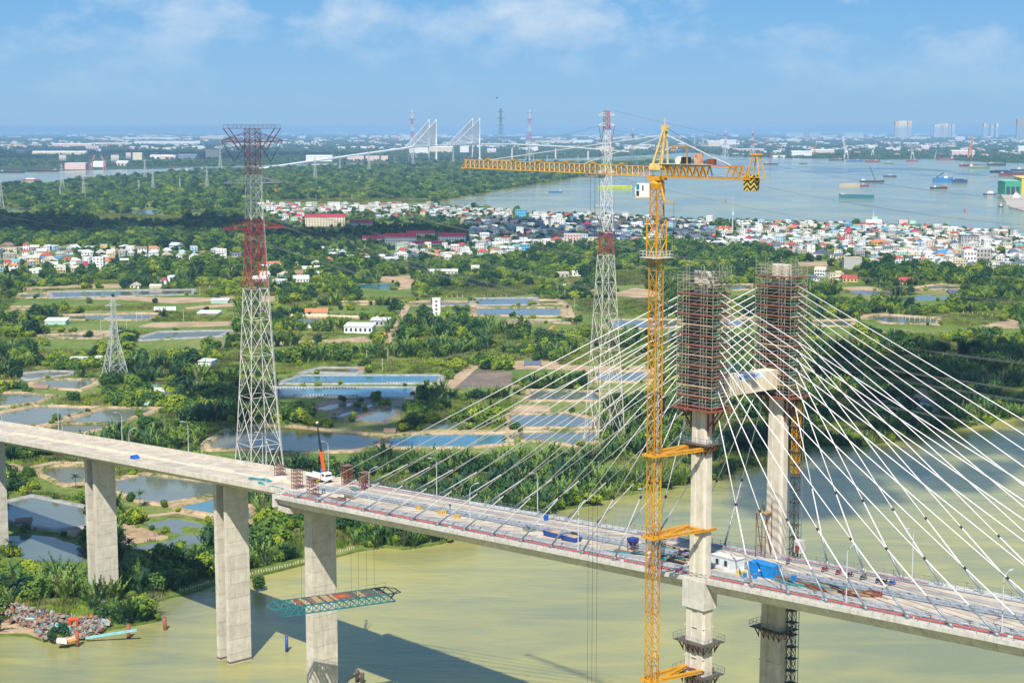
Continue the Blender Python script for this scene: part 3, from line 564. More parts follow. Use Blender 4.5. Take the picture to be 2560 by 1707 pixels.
for s in (-1, 1):                                                # parapet panels
    q = AX[0] - .5
    while q > AX[-1] + 1:
        l = R.choice((4.0, 5.0, 6.0)); q2 = max(q - l, AX[-1]); t = R.uniform(-.02, .02)
        A = [(q - .02, s * 10.3, zap(q) - .5), (q - .02, s * 10.72, zap(q) - .5), (q - .02, s * (10.68 + t), zap(q) + 1.05 + t), (q - .02, s * 10.38, zap(q) + 1.05 + t)]
        B2 = [(q2 + .02, p[1], p[2] + zap(q2) - zap(q)) for p in A]
        if s > 0: A, B2 = A[::-1], B2[::-1]
        MB().loft([A, B2]).build('parapet_panel', m_conc, AV); q = q2
q = -163.0
while q > -520:                                                  # kerb blocks laid along the middle
    l = R.choice((2.5, 6, 9, 12)); 
    if R.random() < .85: MB().loft([[(w, -.55, zap(w) + .001), (w, .55, zap(w) + .001), (w, .4, zap(w) + .55), (w, -.4, zap(w) + .55)] for w in (q, q - l)]).build('median_block', m_cream, AV)
    q -= l + R.uniform(.3, 2.0)
for px in AX[1:-1]: pier(AV, px, True, zap(px) - 3.4)

# ------------------------------------------------------------------ street lamps on both bridges
def lamp(x, y, arm, h, label):
    z = zd(x) if x > XL else zap(x)
    t = T('street_lamp', label, 'street lamp', bw(x, y, z), BRZ, 'street lamps along the bridge')
    MB().tube((0, 0, 0), (0, 0, h), .13, .07, 7).box((0, 0, 0), (.4, .4, .5)).build('pole', M('lamp pole grey', (0.50, 0.53, 0.55), .4, .05), t)
    pts = [(0, 0, h)]
    for k in range(1, 6): a = k / 5 * 1.25; pts.append((0, arm * 1.35 * (1 - math.cos(a)), h + 1.35 * math.sin(a)))
    MB().path(pts, .055).tube(pts[-1], (0, arm * 2.0, h + 1.55), .055).build('arm', MATS['lamp pole grey'], t)
    MB().box((0, arm * 2.25, h + 1.5), (.34, 1.0, .16)).build('lamp_head', MATS['lamp pole grey'], t)
NL = [-378, -332.8, -285.5, -239.8, -196.0, -162.1, -113.8, -73.8, -36.8, 35.6, 68.5, 100]
for k, x in enumerate(NL): lamp(x, -10.65 if x < XL else -11.0, 1, 9.6, 'curved-arm street lamp on the near side of the deck, %s from the left' % ORD(k + 1))
for k, x in enumerate([-331.9, -284.2, -240.1, -196.5, -162.3, -113.4, -73.9, -37.0, 35.1]): lamp(x, 10.65 if x < XL else 11.0, -1, 9.6, 'curved-arm street lamp on the far side of the deck, %s from the left' % ORD(k + 1))

# ================================================================== SCAFFOLDS, CRANE AND SITE THINGS
m_tube = M('yellowed scaffold tube', (0.36, 0.33, 0.25), .5, .3, 1.0)
m_toe = M('red toe board', (0.23, 0.06, 0.038), .7, .35, .6)
m_net = M('dark green safety net', (0.03, 0.12, 0.075), .9, .4, 1.2)
m_form = M('dark formwork steel', (0.09, 0.075, 0.065), .7, .4, 1.0)
m_ply = M('dusty plywood', (0.42, 0.31, 0.19), .9, .3, 1.0)
def scaffold(yc, label, xo):
    t = T('scaffold', label, 'scaffold', bw(0, yc, 104.6), BRZ, 'tube scaffolds round the pylon legs')
    hx, hy = 4.7, 2.65; top = 26.2; nf = 13
    xsg = [-hx, -hx + 1.5, -hx + 3.1, -2.3, 2.3, hx - 3.1, hx - 1.5, hx]; ysg = [-hy, -hy + 1.3, -1.35, 1.35, hy - 1.3, hy]
    mb = MB()
    for x in xsg:
        for y in ysg:
            if abs(x) <= 2.3 and abs(y) <= 1.4: continue
            mb.bar((x, y, 0), (x, y, top + R.uniform(.6, 3.0)), .07)
    lv = [0.55 + 0.683 * k for k in range(int(top / .683) + 2)]
    for z in lv:
        for y in (-hy, hy, -hy + 1.3): mb.bar((-hx, y, z), (hx, y, z), .055)
        for x in (-hx, hx, hx - 1.5): mb.bar((x, -hy, z), (x, hy, z), .055)
    for f in range(nf):
        z = f * 2.05
        for s in (-1, 1):
            for a, b in zip(xsg[::2], xsg[2::2]): mb.bar((a, s * hy, z), (b, s * hy, z + 2.05), .05)
            mb.bar((s * hx, -hy, z), (s * hx, hy, z + 2.05), .05)
    mb.build('tube_frame', m_tube, t)
    for f in range(nf):                                          # one working floor with its red toe boards per lift
        z = .35 + f * 2.05; rg = 1.5
        pl = MB(); pl.box((0, -hy + .65, z), (2 * hx, 1.25, .07)); pl.box((0, hy - .65, z), (2 * hx, 1.25, .07)); pl.box((-hx + 1.2, 0, z), (2.3, 2 * hy - 2.6, .07)); pl.box((hx - 1.2, 0, z), (2.3, 2 * hy - 2.6, .07))
        o = pl.build('working_floor', m_ply if f % 4 == 1 else m_form, t)
        for a, b, sx, sy in ((0, -hy - .06, 2 * hx, .05), (0, hy + .06, 2 * hx, .05), (-hx - .06, 0, .05, 2 * hy), (hx + .06, 0, .05, 2 * hy)):
            if R.random() < .9: MB().box((a, b, z - .05), (sx, sy, .24)).build('toe_board', m_toe if R.random() < .85 else m_ply, o)
        if f < nf - 2:
            for sx in (-1, 1):
                MB().box((sx * 3.5, -.7, z + .1), (1.3, 1.6, R.uniform(.6, 1.5))).build('equipment', M('green tarp', (0.04, 0.16, 0.11), .8, .4) if R.random() < .5 else m_form, o)
    for s in (-1, 1):                                            # form panels and netting against the leg
        MB().box((0, s * 1.55, 1.0), (4.6, .12, top - 5)).build('form_panel', m_form, t)
        MB().box((s * 2.35, 0, 1.0), (.12, 2.9, top - 6)).build('form_panel', m_form, t)
    # bracketed base platform
    b = MB(); b.box((0, 0, -.35), (11.0, 7.0, .3)); o = b.build('base_platform', m_rust, t)
    for sx in (-1, 1):
        for sy in (-.8, .8): MB().bar((sx * 5.0, sy, -.4), (sx * 2.1, sy, -4.2), .28).bar((sx * 2.3, sy, -.4), (sx * 2.3, sy, -5.2), .3).build('bracket', m_rust, o)
    return t
scaffold(-12.1, 'tall tube scaffold with red toe boards wrapped round the nearer pylon leg', 0)
scaffold(12.1, 'tall tube scaffold with red toe boards wrapped round the farther pylon leg', 0)

# banner on the cross beam
t = T('banner', 'white hanging banner with blue lettering and square emblem on the pylon cross beam', 'banner', bw(1.56, 1.0, 109.1), BRZ)
MB().box((0.04, 0, 0), (.05, 8.2, 1.35)).build('cloth', M('banner white', (0.62, 0.70, 0.80), .8, .05), t)
MB().box((.09, -3.35, .25), (.03, .95, .85)).build('emblem', M('banner blue', (0.02, 0.10, 0.45), .6, .05), t)
def text_mesh(s, size, mat, parent, loc, rot, ext=.012):
    cu = bpy.data.curves.new('lettering', 'FONT'); cu.body = s; cu.size = size; cu.extrude = ext
    tmp = bpy.data.objects.new('tmp', cu); COL.objects.link(tmp); dg = bpy.context.evaluated_depsgraph_get(); me = bpy.data.meshes.new_from_object(tmp.evaluated_get(dg))
    bpy.data.objects.remove(tmp); bpy.data.curves.remove(cu); me.materials.clear(); me.materials.append(mat)
    o = OB('lettering', me, parent, loc); o.rotation_euler = rot; return o
text_mesh('FREYSSINET', 1.02, MATS['banner blue'], t, (.085, -2.6, .28), (math.pi / 2, 0, math.pi / 2))
# site shelf on the cross beam
t = T('work_platform', 'blue railed work platform standing on the pylon cross beam', 'platform', bw(0, -5.2, 110.0), BRZ)
mb = MB()
for x in (-1.3, 1.3):
    for y in (-3, -1, 1, 3): mb.bar((x, y, 0), (x, y, 2.7), .1)
    for z in (.9, 1.8, 2.7): mb.bar((x, -3, z), (x, 3, z), .08)
mb.build('frame', M('blue painted steel', (0.03, 0.16, 0.34), .5, .3), t); MB().box((0, 0, .02), (2.6, 6, .1)).build('floor', m_form, t)

# ------------------------------------------------------------------ tower crane
m_yel = M('crane yellow paint', (0.50, 0.22, 0.012), .45, .22, .8, streak=.25)
m_yel2 = M('bright crane yellow', (0.60, 0.29, 0.02), .45, .18, .8)
MX, MY = -1.6, -24.4
def lattice(mb, p, q, w, h, n, ch=.16, br=.09, tri=False, mi=0, mi2=None, up=(0, 0, 1)):
    p, q = Vector(p), Vector(q); d = (q - p).normalized(); u = Vector(up); s = d.cross(u).normalized(); u = s.cross(d)
    mi2 = mi if mi2 is None else mi2
    if tri: C = [s * (-w / 2), s * (w / 2), u * h]
    else: C = [s * (-w / 2) - u * (h / 2), s * (w / 2) - u * (h / 2), s * (w / 2) + u * (h / 2), s * (-w / 2) + u * (h / 2)]
    m = len(C)
    for c in C: mb.bar(p + c, q + c, ch, mi=mi)
    for k in range(n):
        a, b = p + (q - p) * (k / n), p + (q - p) * ((k + 1) / n); mid = (a + b) / 2
        for i in range(m):
            c0, c1 = C[i], C[(i + 1) % m]
            if tri and i == 0: mb.bar(a + c0, b + c1, br, mi=mi2); mb.bar(a + c0, a + c1, br, mi=mi2)
            elif tri: mb.bar(a + (c1 if i == 2 else c0), mid + (c0 if i == 2 else c1), br, mi=mi2); mb.bar(mid + (c0 if i == 2 else c1), b + (c1 if i == 2 else c0), br, mi=mi2)
            else: mb.bar(a + c0, b + c1, br, mi=mi2); mb.bar(a + c1, b + c0, br, mi=mi2); mb.bar(a + c0, a + c1, br, mi=mi2)
    return mb
TC = T('tower_crane', 'tall yellow hammerhead tower crane rising beside the nearer pylon leg', 'crane', bw(MX, MY, 0), BRZ)
zq = 1.0; hs = 3.0; ks = 0
while zq < 135.5:                                                 # mast in bolted sections
    z2_ = min(zq + 3 * hs, 135.5); mb = MB(); lattice(mb, (0, 0, zq + .03), (0, 0, z2_ - .03), 1.95, 1.95, 3, .17, .08, up=(0, 1, 0))
    o = mb.build('mast_section', m_yel if ks % 3 else m_yel2, TC); MB().box((0, 0, z2_ - .08), (2.75, .16, .16)).box((0, 1.2, z2_ - .08), (.16, .16, .16)).build('joint_plate', m_yel, o)
    zq = z2_; ks += 1
mb = MB(); mb.bar((.35, .3, 2), (.35, .3, 140), .07); mb.bar((.75, .3, 2), (.75, .3, 140), .07)
for k in range(270): mb.bar((.35, .3, 2 + k * .5), (.75, .3, 2 + k * .5), .05)
mb.build('ladder', M('aluminium ladder', (0.55, 0.62, 0.62), .4), TC)
mb = MB(); lattice(mb, (0, 0, 134.5), (0, 0, 143.0), 2.7, 2.7, 2, .2, .12, up=(0, 1, 0)); mb.build('climbing_cage', m_yel2, TC)
mb = MB(); mb.box((0, 0, 135.2), (4.6, 4.6, .12))
for sx in (-1, 1):
    for k in range(6): mb.bar((sx * 2.3, -2.3 + k * .92, 135.3), (sx * 2.3, -2.3 + k * .92, 136.5), .06); mb.bar((-2.3 + k * .92, sx * 2.3, 135.3), (-2.3 + k * .92, sx * 2.3, 136.5), .06)
    for z in (135.9, 136.5): mb.bar((sx * 2.3, -2.3, z), (sx * 2.3, 2.3, z), .06); mb.bar((-2.3, sx * 2.3, z), (2.3, sx * 2.3, z), .06)
mb.build('climbing_platform', m_galv, TC)
mb = MB(); lattice(mb, (0, 0, 143.0), (0, 0, 149.0), 1.9, 1.9, 3, .2, .11, up=(0, 1, 0)); mb.build('mast_section', m_yel, TC)
mb = MB(); mb.tube((0, 0, 148.6), (0, 0, 149.6), 1.2, 1.5, 14); mb.tube((0, 0, 149.6), (0, 0, 150.2), 1.5, 1.2, 14); mb.box((0, 0, 150.2), (3.0, 2.4, .8)); mb.build('slewing_ring', m_yel2, TC)
# jib towards -x (left), counter jib towards +x
JA = math.atan2(1.3, -53.0); jz = 151.0
JIB = [(-1.6 - 51.6 * k / 6, .2 * k) for k in range(7)]
mb = MB(); lattice(mb, (-1.4, 0, jz), (-59.5, 1.3, jz + .55), 1.5, 1.8, 38, .16, .085, tri=True); o = mb.build('jib', m_yel2, TC)
MB().bar((-59.4, .4, jz + .5), (-59.4, 2.2, jz + .5), .35).bar((-59.4, 1.3, jz + .5), (-57.9, 1.3, jz + 2.6), .25).build('jib_end', m_yel, o)
for k in range(1, 7): MB().box((-1.4 - 58 * k / 7, 1.2 * k / 7, jz + 1.95 + .55 * k / 7), (1.1, .4, .35)).build('pin_block', m_yel, o)
mb = MB(); mb.box((-17.5, .4, jz - .75), (3.6, 2.0, .5)); mb.box((-15.9, .4, jz - .5), (.5, 2.2, .8)); mb.box((-19.0, .4, jz - .5), (.5, 2.2, .8)); o = mb.build('trolley', m_gsteel, TC)
for dx, dy in ((-.9, -.4), (-.5, .5), (.5, -.5), (.9, .4)): MB().bar((-17.5 + dx, .4 + dy, jz - .8), (-17.5 + dx, .4 + dy, 31), .04).build('hoist_rope', m_black, o)
MB().box((-17.5, .4, 29.5), (2.2, 1.2, 1.6)).tube((-17.5, .4, 28.2), (-17.5, .4, 29.6), .3).build('hook_block', M('red hook block', (0.5, 0.05, 0.03), .5), o)
mb = MB()
for s in (-1, 1):
    mb.bar((1.2, s * .8, jz - .05), (24.0, s * .8, jz - .05), .34); mb.bar((1.2, s * .8, jz + 2.2), (21.0, s * .8, jz + 2.2), .26)
    for k in range(7): q = 1.6 + k * 1.7; mb.bar((q, s * .8, jz), (q + .85, s * .8, jz + 2.2), .17); mb.bar((q + .85, s * .8, jz + 2.2), (q + 1.7, s * .8, jz), .17)
    for k in range(3): q = 18.2 + k * 1.5; mb.bar((q, s * .8, jz), (q + .75, s * .8, jz + 2.2), .15); mb.bar((q + .75, s * .8, jz + 2.2), (q + 1.5, s * .8, jz), .15)
for k in range(9): mb.bar((2 + k * 2.5, -.8, jz), (2 + k * 2.5, .8, jz), .16)
o = mb.build('counter_jib', m_yel, TC)
MB().box((8.0, 0, jz + 2.35), (13.0, 2.2, .08)).build('walkway', M('pale blue walkway', (0.45, 0.58, 0.6), .6), o)
mb = MB(); mb.tube((6.0, -.8, jz + 3.1), (6.0, .8, jz + 3.1), .75, n=12); mb.build('hoist_drum', M('winch white', (0.66, 0.62, 0.54), .6, .2), o)
MB().box((7.4, 0, jz + 2.45), (1.2, 1.5, 1.3)).build('winch_motor', m_black, o)
MB().box((10.6, 0, jz + 2.45), (1.4, 1.0, 2.0)).build('electrical_cabinet', M('rusty cabinet', (0.62, 0.45, 0.32), .7, .4, 1.2, col2=(0.45, 0.12, 0.03)), o)
MB().box((13.8, 0, jz + 2.45), (1.5, 1.1, 1.0)).build('gear_box', m_rust, o)
mb = MB(); mb.bar((8.3, -.7, jz + 2.4), (8.3, -.7, jz + 5.8), .22); mb.bar((8.5, -.7, jz + 5.8), (4.2, -.7, jz + 5.8), .24); mb.bar((4.6, -.7, jz + 5.7), (4.6, -.7, jz + 5.1), .22); mb.build('service_davit', m_yel, o)
# counterweight with chevron stripes
def chevron():
    m = M('chevron yellow and black', (0.62, 0.46, 0.08), .7, .1); t_ = m.node_tree; b = t_.nodes['Principled BSDF']; L = t_.links.new
    c = nd(t_, 'ShaderNodeTexCoord'); s_ = nd(t_, 'ShaderNodeSeparateXYZ'); L(c.outputs['Object'], s_.inputs[0])
    sm = nd(t_, 'ShaderNodeMath', operation='ADD'); L(s_.outputs[0], sm.inputs[0]); L(s_.outputs[1], sm.inputs[1])
    pp = nd(t_, 'ShaderNodeMath', operation='PINGPONG', inp={1: .8}); L(sm.outputs[0], pp.inputs[0])
    ad = nd(t_, 'ShaderNodeMath', operation='ADD'); L(pp.outputs[0], ad.inputs[0]); L(s_.outputs[2], ad.inputs[1])
    ml = nd(t_, 'ShaderNodeMath', operation='MULTIPLY', inp={1: 1.1}); L(ad.outputs[0], ml.inputs[0]); fr = nd(t_, 'ShaderNodeMath', operation='FRACT'); L(ml.outputs[0], fr.inputs[0])
    gt = nd(t_, 'ShaderNodeMath', operation='GREATER_THAN', inp={1: .45}); L(fr.outputs[0], gt.inputs[0]); mi = nd(t_, 'ShaderNodeMix', data_type='RGBA'); L(gt.outputs[0], mi.inputs[0])
    mi.inputs[6].default_value = (.62, .46, .08, 1); mi.inputs[7].default_value = (.02, .02, .02, 1); L(mi.outputs[2], b.inputs['Base Color']); return m
MB().box((23.6, -.1, jz - 2.2), (2.5, 1.3, 2.9), top=1.12).build('counterweight', chevron(), o)
mb = MB(); mb.box((24.6, 0, jz + .2), (4.5, 2.0, .12))
for s in (-1, 1): mb.bar((23.2, s * .8, jz + .2), (24.2, s * .5, jz + 4.4), .18); mb.bar((26.0, s * .8, jz + .2), (25.0, s * .5, jz + 4.4), .18)
mb.box((24.6, 0, jz + 4.3), (1.8, 1.4, .3)); mb.build('ballast_frame', m_yel2, o)
# apex frame, cab and tie bars
AP = Vector((1.9, 0, 160.2))
mb = MB()
for s in (-1, 1): mb.bar((-.6, s * .9, jz + 1.6), AP + Vector((0, s * .25, 0)), .34); mb.bar((1.9, s * .9, jz + 1.6), AP + Vector((.2, s * .25, 0)), .26)
for k in range(1, 5): w = .9 - .16 * k; mb.bar((-.6 + .5 * k, -w, jz + 1.6 + 1.55 * k), (-.6 + .5 * k, w, jz + 1.6 + 1.55 * k), .16)
mb.box((1.9, 0, 159.6), (1.1, .9, 1.2)); mb.box((.2, 0, jz + 1.2), (2.8, 2.0, 1.2)); mb.bar(AP, AP + Vector((-.2, 0, 2.0)), .08); mb.build('apex_frame', M('faded yellow paint', (0.68, 0.47, 0.17), .5, .25, .9), TC)
mb = MB(); mb.bar(AP + Vector((-1.2, 0, -1.4)), (-50.5, 1.1, jz + 2.4), .15); mb.bar(AP + Vector((-1.2, 0, -1.8)), (-20.5, .5, jz + 2.15), .15); mb.bar(AP + Vector((.4, 0, -1.3)), (18.6, 0, jz + 2.3), .17); mb.build('tie_bar', m_galv, TC)
MB().bar(AP + Vector((.2, 0, .1)), (22, 0, jz + .4), .06).build('stay_rope', m_black, TC)
mb = MB(); A = [(-3.7, -2.35, 146.7), (-3.7, -2.35, 150.2)]
mb.loft([[(-3.6, y, 147.6), (-3.3, y, 146.9), (-.9, y, 146.9), (-.9, y, 149.6), (-3.1, y, 149.6), (-3.6, y, 148.7)] for y in (-2.4, -1.2)]); o = mb.build('cab', M('cab white', (0.8, 0.8, 0.8), .4, .05), TC)
m_glass = M('tinted glass', (0.02, 0.20, 0.24), .08, .1, spec=.8)
MB().box((-2.85, -2.43, 148.4), (.8, .05, 1.0)).build('window', m_glass, o); MB().box((-2.85, -2.43, 147.15), (.75, .05, 1.0)).build('window', M('dark glass', (.03, .04, .045), .08, .1, spec=.8), o); MB().box((-1.5, -2.43, 148.2), (.35, .05, 1.0)).build('window', MATS['dark glass'], o)
MB().loft([[(-3.63, y, 147.7), (-3.63, y, 148.65), (-3.14, y, 149.55), (-3.1, y, 149.5)] for y in (-2.3, -1.3)]).build('windscreen', m_glass, o)
MB().box((-2.3, -1.8, 146.7), (2.8, 1.7, .12)).build('cab_platform', M('faded yellow paint', (0.68, 0.47, 0.17)), TC)
mb = MB(); mb.bar((1.4, -.4, 149.0), (2.6, -.8, 146.3), .3); mb.bar((2.6, -.8, 146.3), (5.2, -.8, 146.1), .26); mb.build('guide_bracket', m_yel2, TC)
MB().bar((5.2, -.8, 146.1), (5.2, -.8, 137.2), .05).build('cable_line', m_black, TC)
# ties to the pylon leg
for zt in (96.2, 79.6, 50.2):
    mb = MB(); lx, ly = 1.6, 12.3
    mb.box((0, 0, zt - .25), (3.4, .35, .5)); mb.box((0, 1.5, zt - .25), (3.4, .35, .5)); mb.box((0, -1.5, zt - .25), (3.4, .35, .5)); mb.box((-1.55, 0, zt - .25), (.35, 3.2, .5)); mb.box((1.55, 0, zt - .25), (.35, 3.2, .5))
    o = mb.build('tie_collar', m_yel2, TC)
    for a, b in ((-1.5, -2.3), (1.5, -2.0), (1.5, 2.3)):
        mb = MB(); lattice(mb, (a, 1.6, zt), (lx + b, ly - 1.5, zt + .3), .55, .55, 7, .14, .09); mb.build('tie_strut', m_yel2, o)
    MB().box((lx, ly, zt - .2), (5.4, 3.6, .5)).build('leg_clamp', m_yel if zt > 60 else m_rust, o)
# platforms hanging on the legs
def ring_platform(x, y, z, lx, ly, label, bent=False):
    t = T('leg_platform', label, 'platform', bw(x, y, z), BRZ, 'steel platforms clamped round the pylon legs')
    mb = MB()
    for s in (-1, 1): mb.box((0, s * (ly / 2 + .75), 0), (lx + 3.0, 1.4, .16)); mb.box((s * (lx / 2 + .75), 0, 0), (1.4, ly, .16))
    o = mb.build('floor', m_form, t); mb = MB(); X, Y = lx / 2 + 1.5, ly / 2 + 1.5
    for i in range(6):
        for s in (-1, 1): mb.bar((-X + i * X / 2.5, s * Y, .16), (-X + i * X / 2.5, s * Y, 1.5), .07); mb.bar((s * X, -Y + i * Y / 2.5, .16), (s * X, -Y + i * Y / 2.5, 1.5), .07)
    for h in (.8, 1.5):
        for s in (-1, 1): mb.bar((-X, s * Y, h), (X, s * Y, h), .06); mb.bar((s * X, -Y, h), (s * X, Y, h), .06)
    mb.build('guard_rail', m_gsteel, t)
    for i in range(5):
        for s in (-1, 1):
            q = -lx / 2 + i * lx / 4; MB().bar((q, s * (ly / 2 + .1), -1.9), (q, s * (ly / 2 + 1.4), -.02), .16).bar((q, s * (ly / 2 + .08), -2.2), (q, s * (ly / 2 + .08), 0), .16).build('bracket', m_rust, t)
    for i in range(3):
        for s in (-1, 1):
            q = -ly / 2 + i * ly / 2; MB().bar((s * (lx / 2 + .1), q, -1.9), (s * (lx / 2 + 1.4), q, -.02), .16).build('bracket', m_rust, t)
ring_platform(0, -12.1, 56.0, 5.5, 3.3, 'tangled steel platform on the nearer pylon leg, just under the deck'); ring_platform(0, -12.1, 49.2, 5.6, 3.3, 'lower rusty platform on the nearer pylon leg beside the crane tie'); ring_platform(0, 12.1, 53.6, 5.5, 3.3, 'dark railed platform round the farther pylon leg under the deck'); ring_platform(0, -12.1, 97.2, 4.2, 2.4, 'wooden platform round the nearer leg beside the upper crane tie')
# hoist tower on the far leg
t = T('site_hoist', 'slim lattice site hoist with red cage climbing the farther pylon leg', 'hoist', bw(3.6, 13.6, 0), BRZ)
for k in range(13):
    mb = MB(); lattice(mb, (0, 0, k * 8.0 + .02), (0, 0, k * 8.0 + 7.98), 1.3, 1.3, 5, .12, .07, up=(0, 1, 0)); mb.build('mast_section', m_yel if k > 10 else M('dark hoist steel', (0.06, 0.085, 0.09), .6, .3), t)
    for q in range(3): MB().box((0, 0, k * 8 + 2.0 + q * 2.7), (2.0, 2.0, .12)).build('landing', m_form, t)
MB().bar((1.1, 1.0, 1), (1.1, 1.0, 104), .12).build('power_rail', m_gsteel, t)
o = MB().box((1.9, -.4, zd(3) + 1.6), (1.6, 1.8, 2.7)).build('cage', M('faded white panel', (0.55, 0.5, 0.45), .7, .3), t); MB().box((1.95, -1.34, zd(3) + 1.7), (1.0, .06, 1.5)).build('cage_door', m_rust, o)

# ================================================================== VEGETATION
lf_nipa = leafmat('nipa frond green', (0.020, 0.072, 0.034), (0.058, 0.145, 0.036), (0.18, 0.27, 0.05))
lf_mang = leafmat('mangrove leaf green', (0.042, 0.105, 0.016), (0.115, 0.21, 0.018), (0.28, 0.35, 0.022))
lf_tree = leafmat('tree leaf green', (0.018, 0.066, 0.024), (0.055, 0.135, 0.026), (0.15, 0.24, 0.028))
lf_dry = leafmat('dry reed straw', (0.10, 0.09, 0.04), (0.19, 0.15, 0.07), (0.28, 0.22, 0.11))
m_bark = M('grey brown bark', (0.13, 0.095, 0.065), .9, .3, 1.5)
def frond(mb, rr, az, el, L, w, droop, n=6, base=(0, 0, 0), mi=0):
    p = Vector(base); h = Vector((math.cos(az), math.sin(az), 0)); side = Vector((-h.y, h.x, 0)); e = el
    for k in range(n):
        d = h * math.cos(e) + Vector((0, 0, 1)) * math.sin(e); q = p + d * (L / n); f = (k + .6) / n
        ww = w * math.sin(math.pi * min(1, f * .85 + .12)) + .05; up = side.cross(d)
        for s in (-1, 1):
            a = p + d * (.1 * L / n); tip = p + d * (1.15 * L / n) + side * (s * ww) - up * (-.25 * ww) * (-1 if d.z > 0 else 1)
            mb.add([a, q, tip], [(0, 1, 2)], mi)
            mb.add([p, (p + q) / 2, p + d * (.55 * L / n) + side * (s * ww * .9) + up * (.15 * ww)], [(0, 1, 2)], mi)
        p = q; e -= droop / n
def nipa(seed, n=15, L=6.3):
    r = random.Random(seed); mb = MB()
    for k in range(n): frond(mb, r, r.uniform(0, 6.28), r.uniform(.95, 1.5), L * r.uniform(.7, 1.1), .62, r.uniform(.25, .95), base=(r.uniform(-.9, .9), r.uniform(-.9, .9), 0), mi=1 if r.random() < .08 else 0)
    return mb.mesh('nipa', [lf_nipa, lf_dry])
def leaves(mb, r, c, rx, rz, n, size, mi=0, fill=.55):
    for _ in range(n):
        u = Vector((r.gauss(0, 1), r.gauss(0, 1), r.gauss(0, 1))).normalized(); k = fill + (1 - fill) * r.random() ** .5
        p = Vector((c[0] + u.x * rx * k, c[1] + u.y * rx * k, c[2] + u.z * rz * k))
        nrm = (u + Vector((r.uniform(-.8, .8), r.uniform(-.8, .8), r.uniform(-.2, 1.0)))).normalized(); _, a, b = axes(nrm)
        th = r.uniform(0, 3.14); a, b = a * math.cos(th) + b * math.sin(th), b * math.cos(th) - a * math.sin(th); s = size * r.uniform(.6, 1.35)
        mb.add([p - a * s * .5, p + b * s * .32, p + a * s * .5, p - b * s * .32], [(0, 1, 2, 3)], mi)
def bush(seed, mat, rad=2.6, h=4.2, lobes=6, n=95, size=.85):
    r = random.Random(seed); mb = MB()
    for k in range(lobes):
        a = r.uniform(0, 6.28); d = rad * r.uniform(.15, .75) if k else 0
        leaves(mb, r, (d * math.cos(a), d * math.sin(a), h * r.uniform(.3, .62) if k else h * .55), rad * r.uniform(.42, .62), h * r.uniform(.3, .42), n, size)
    return mb.mesh('bush', mat)
def coconut(seed):
    r = random.Random(seed); mb = MB(); h = r.uniform(6, 8.5); pts = [Vector((.10 * k * k * .12, .02 * k, h * k / 5)) for k in range(6)]
    for a, b in zip(pts, pts[1:]): mb.tube(a, b, .17, .15, 6, mi=1)
    for k in range(16): frond(mb, r, 6.28 * k / 16 + r.uniform(-.2, .2), r.uniform(.1, 1.1), r.uniform(3.2, 4.3), .55, r.uniform(.9, 1.7), base=pts[-1])
    return mb.mesh('coconut', [lf_nipa, m_bark])
def tuft(seed, mat=None):
    r = random.Random(seed); mb = MB()
    for _ in range(46):
        x, y = r.gauss(0, 1.2), r.gauss(0, 1.2); a = r.uniform(0, 6.28); hh = r.uniform(.5, 1.5); w = .22; dx, dy = math.cos(a) * .5, math.sin(a) * .5
        mb.add([(x - dy * w, y + dx * w, 0), (x + dy * w, y - dx * w, 0), (x + dx * hh * .6, y + dy * hh * .6, hh)], [(0, 1, 2)])
    return mb.mesh('tuft', mat or lf_mang)
def proto(name, meshes):
    c = bpy.data.collections.new(name)
    for k, me in enumerate(meshes): c.objects.link(bpy.data.objects.new('%s_%02d' % (name, k), me))
    return c
C_NIPA = proto('nipa_kind', [nipa(k) for k in range(5)])
C_MANG = proto('mangrove_kind', [bush(20 + k, lf_mang) for k in range(4)])
C_TREE = proto('tree_kind', [bush(40 + k, lf_tree, 3.6, 7.2, 8, 90, 1.15) for k in range(4)])
C_COCO = proto('coconut_kind', [coconut(60 + k) for k in range(3)])
C_TUFT = proto('tuft_kind', [tuft(70), tuft(71), tuft(72, lf_dry)])
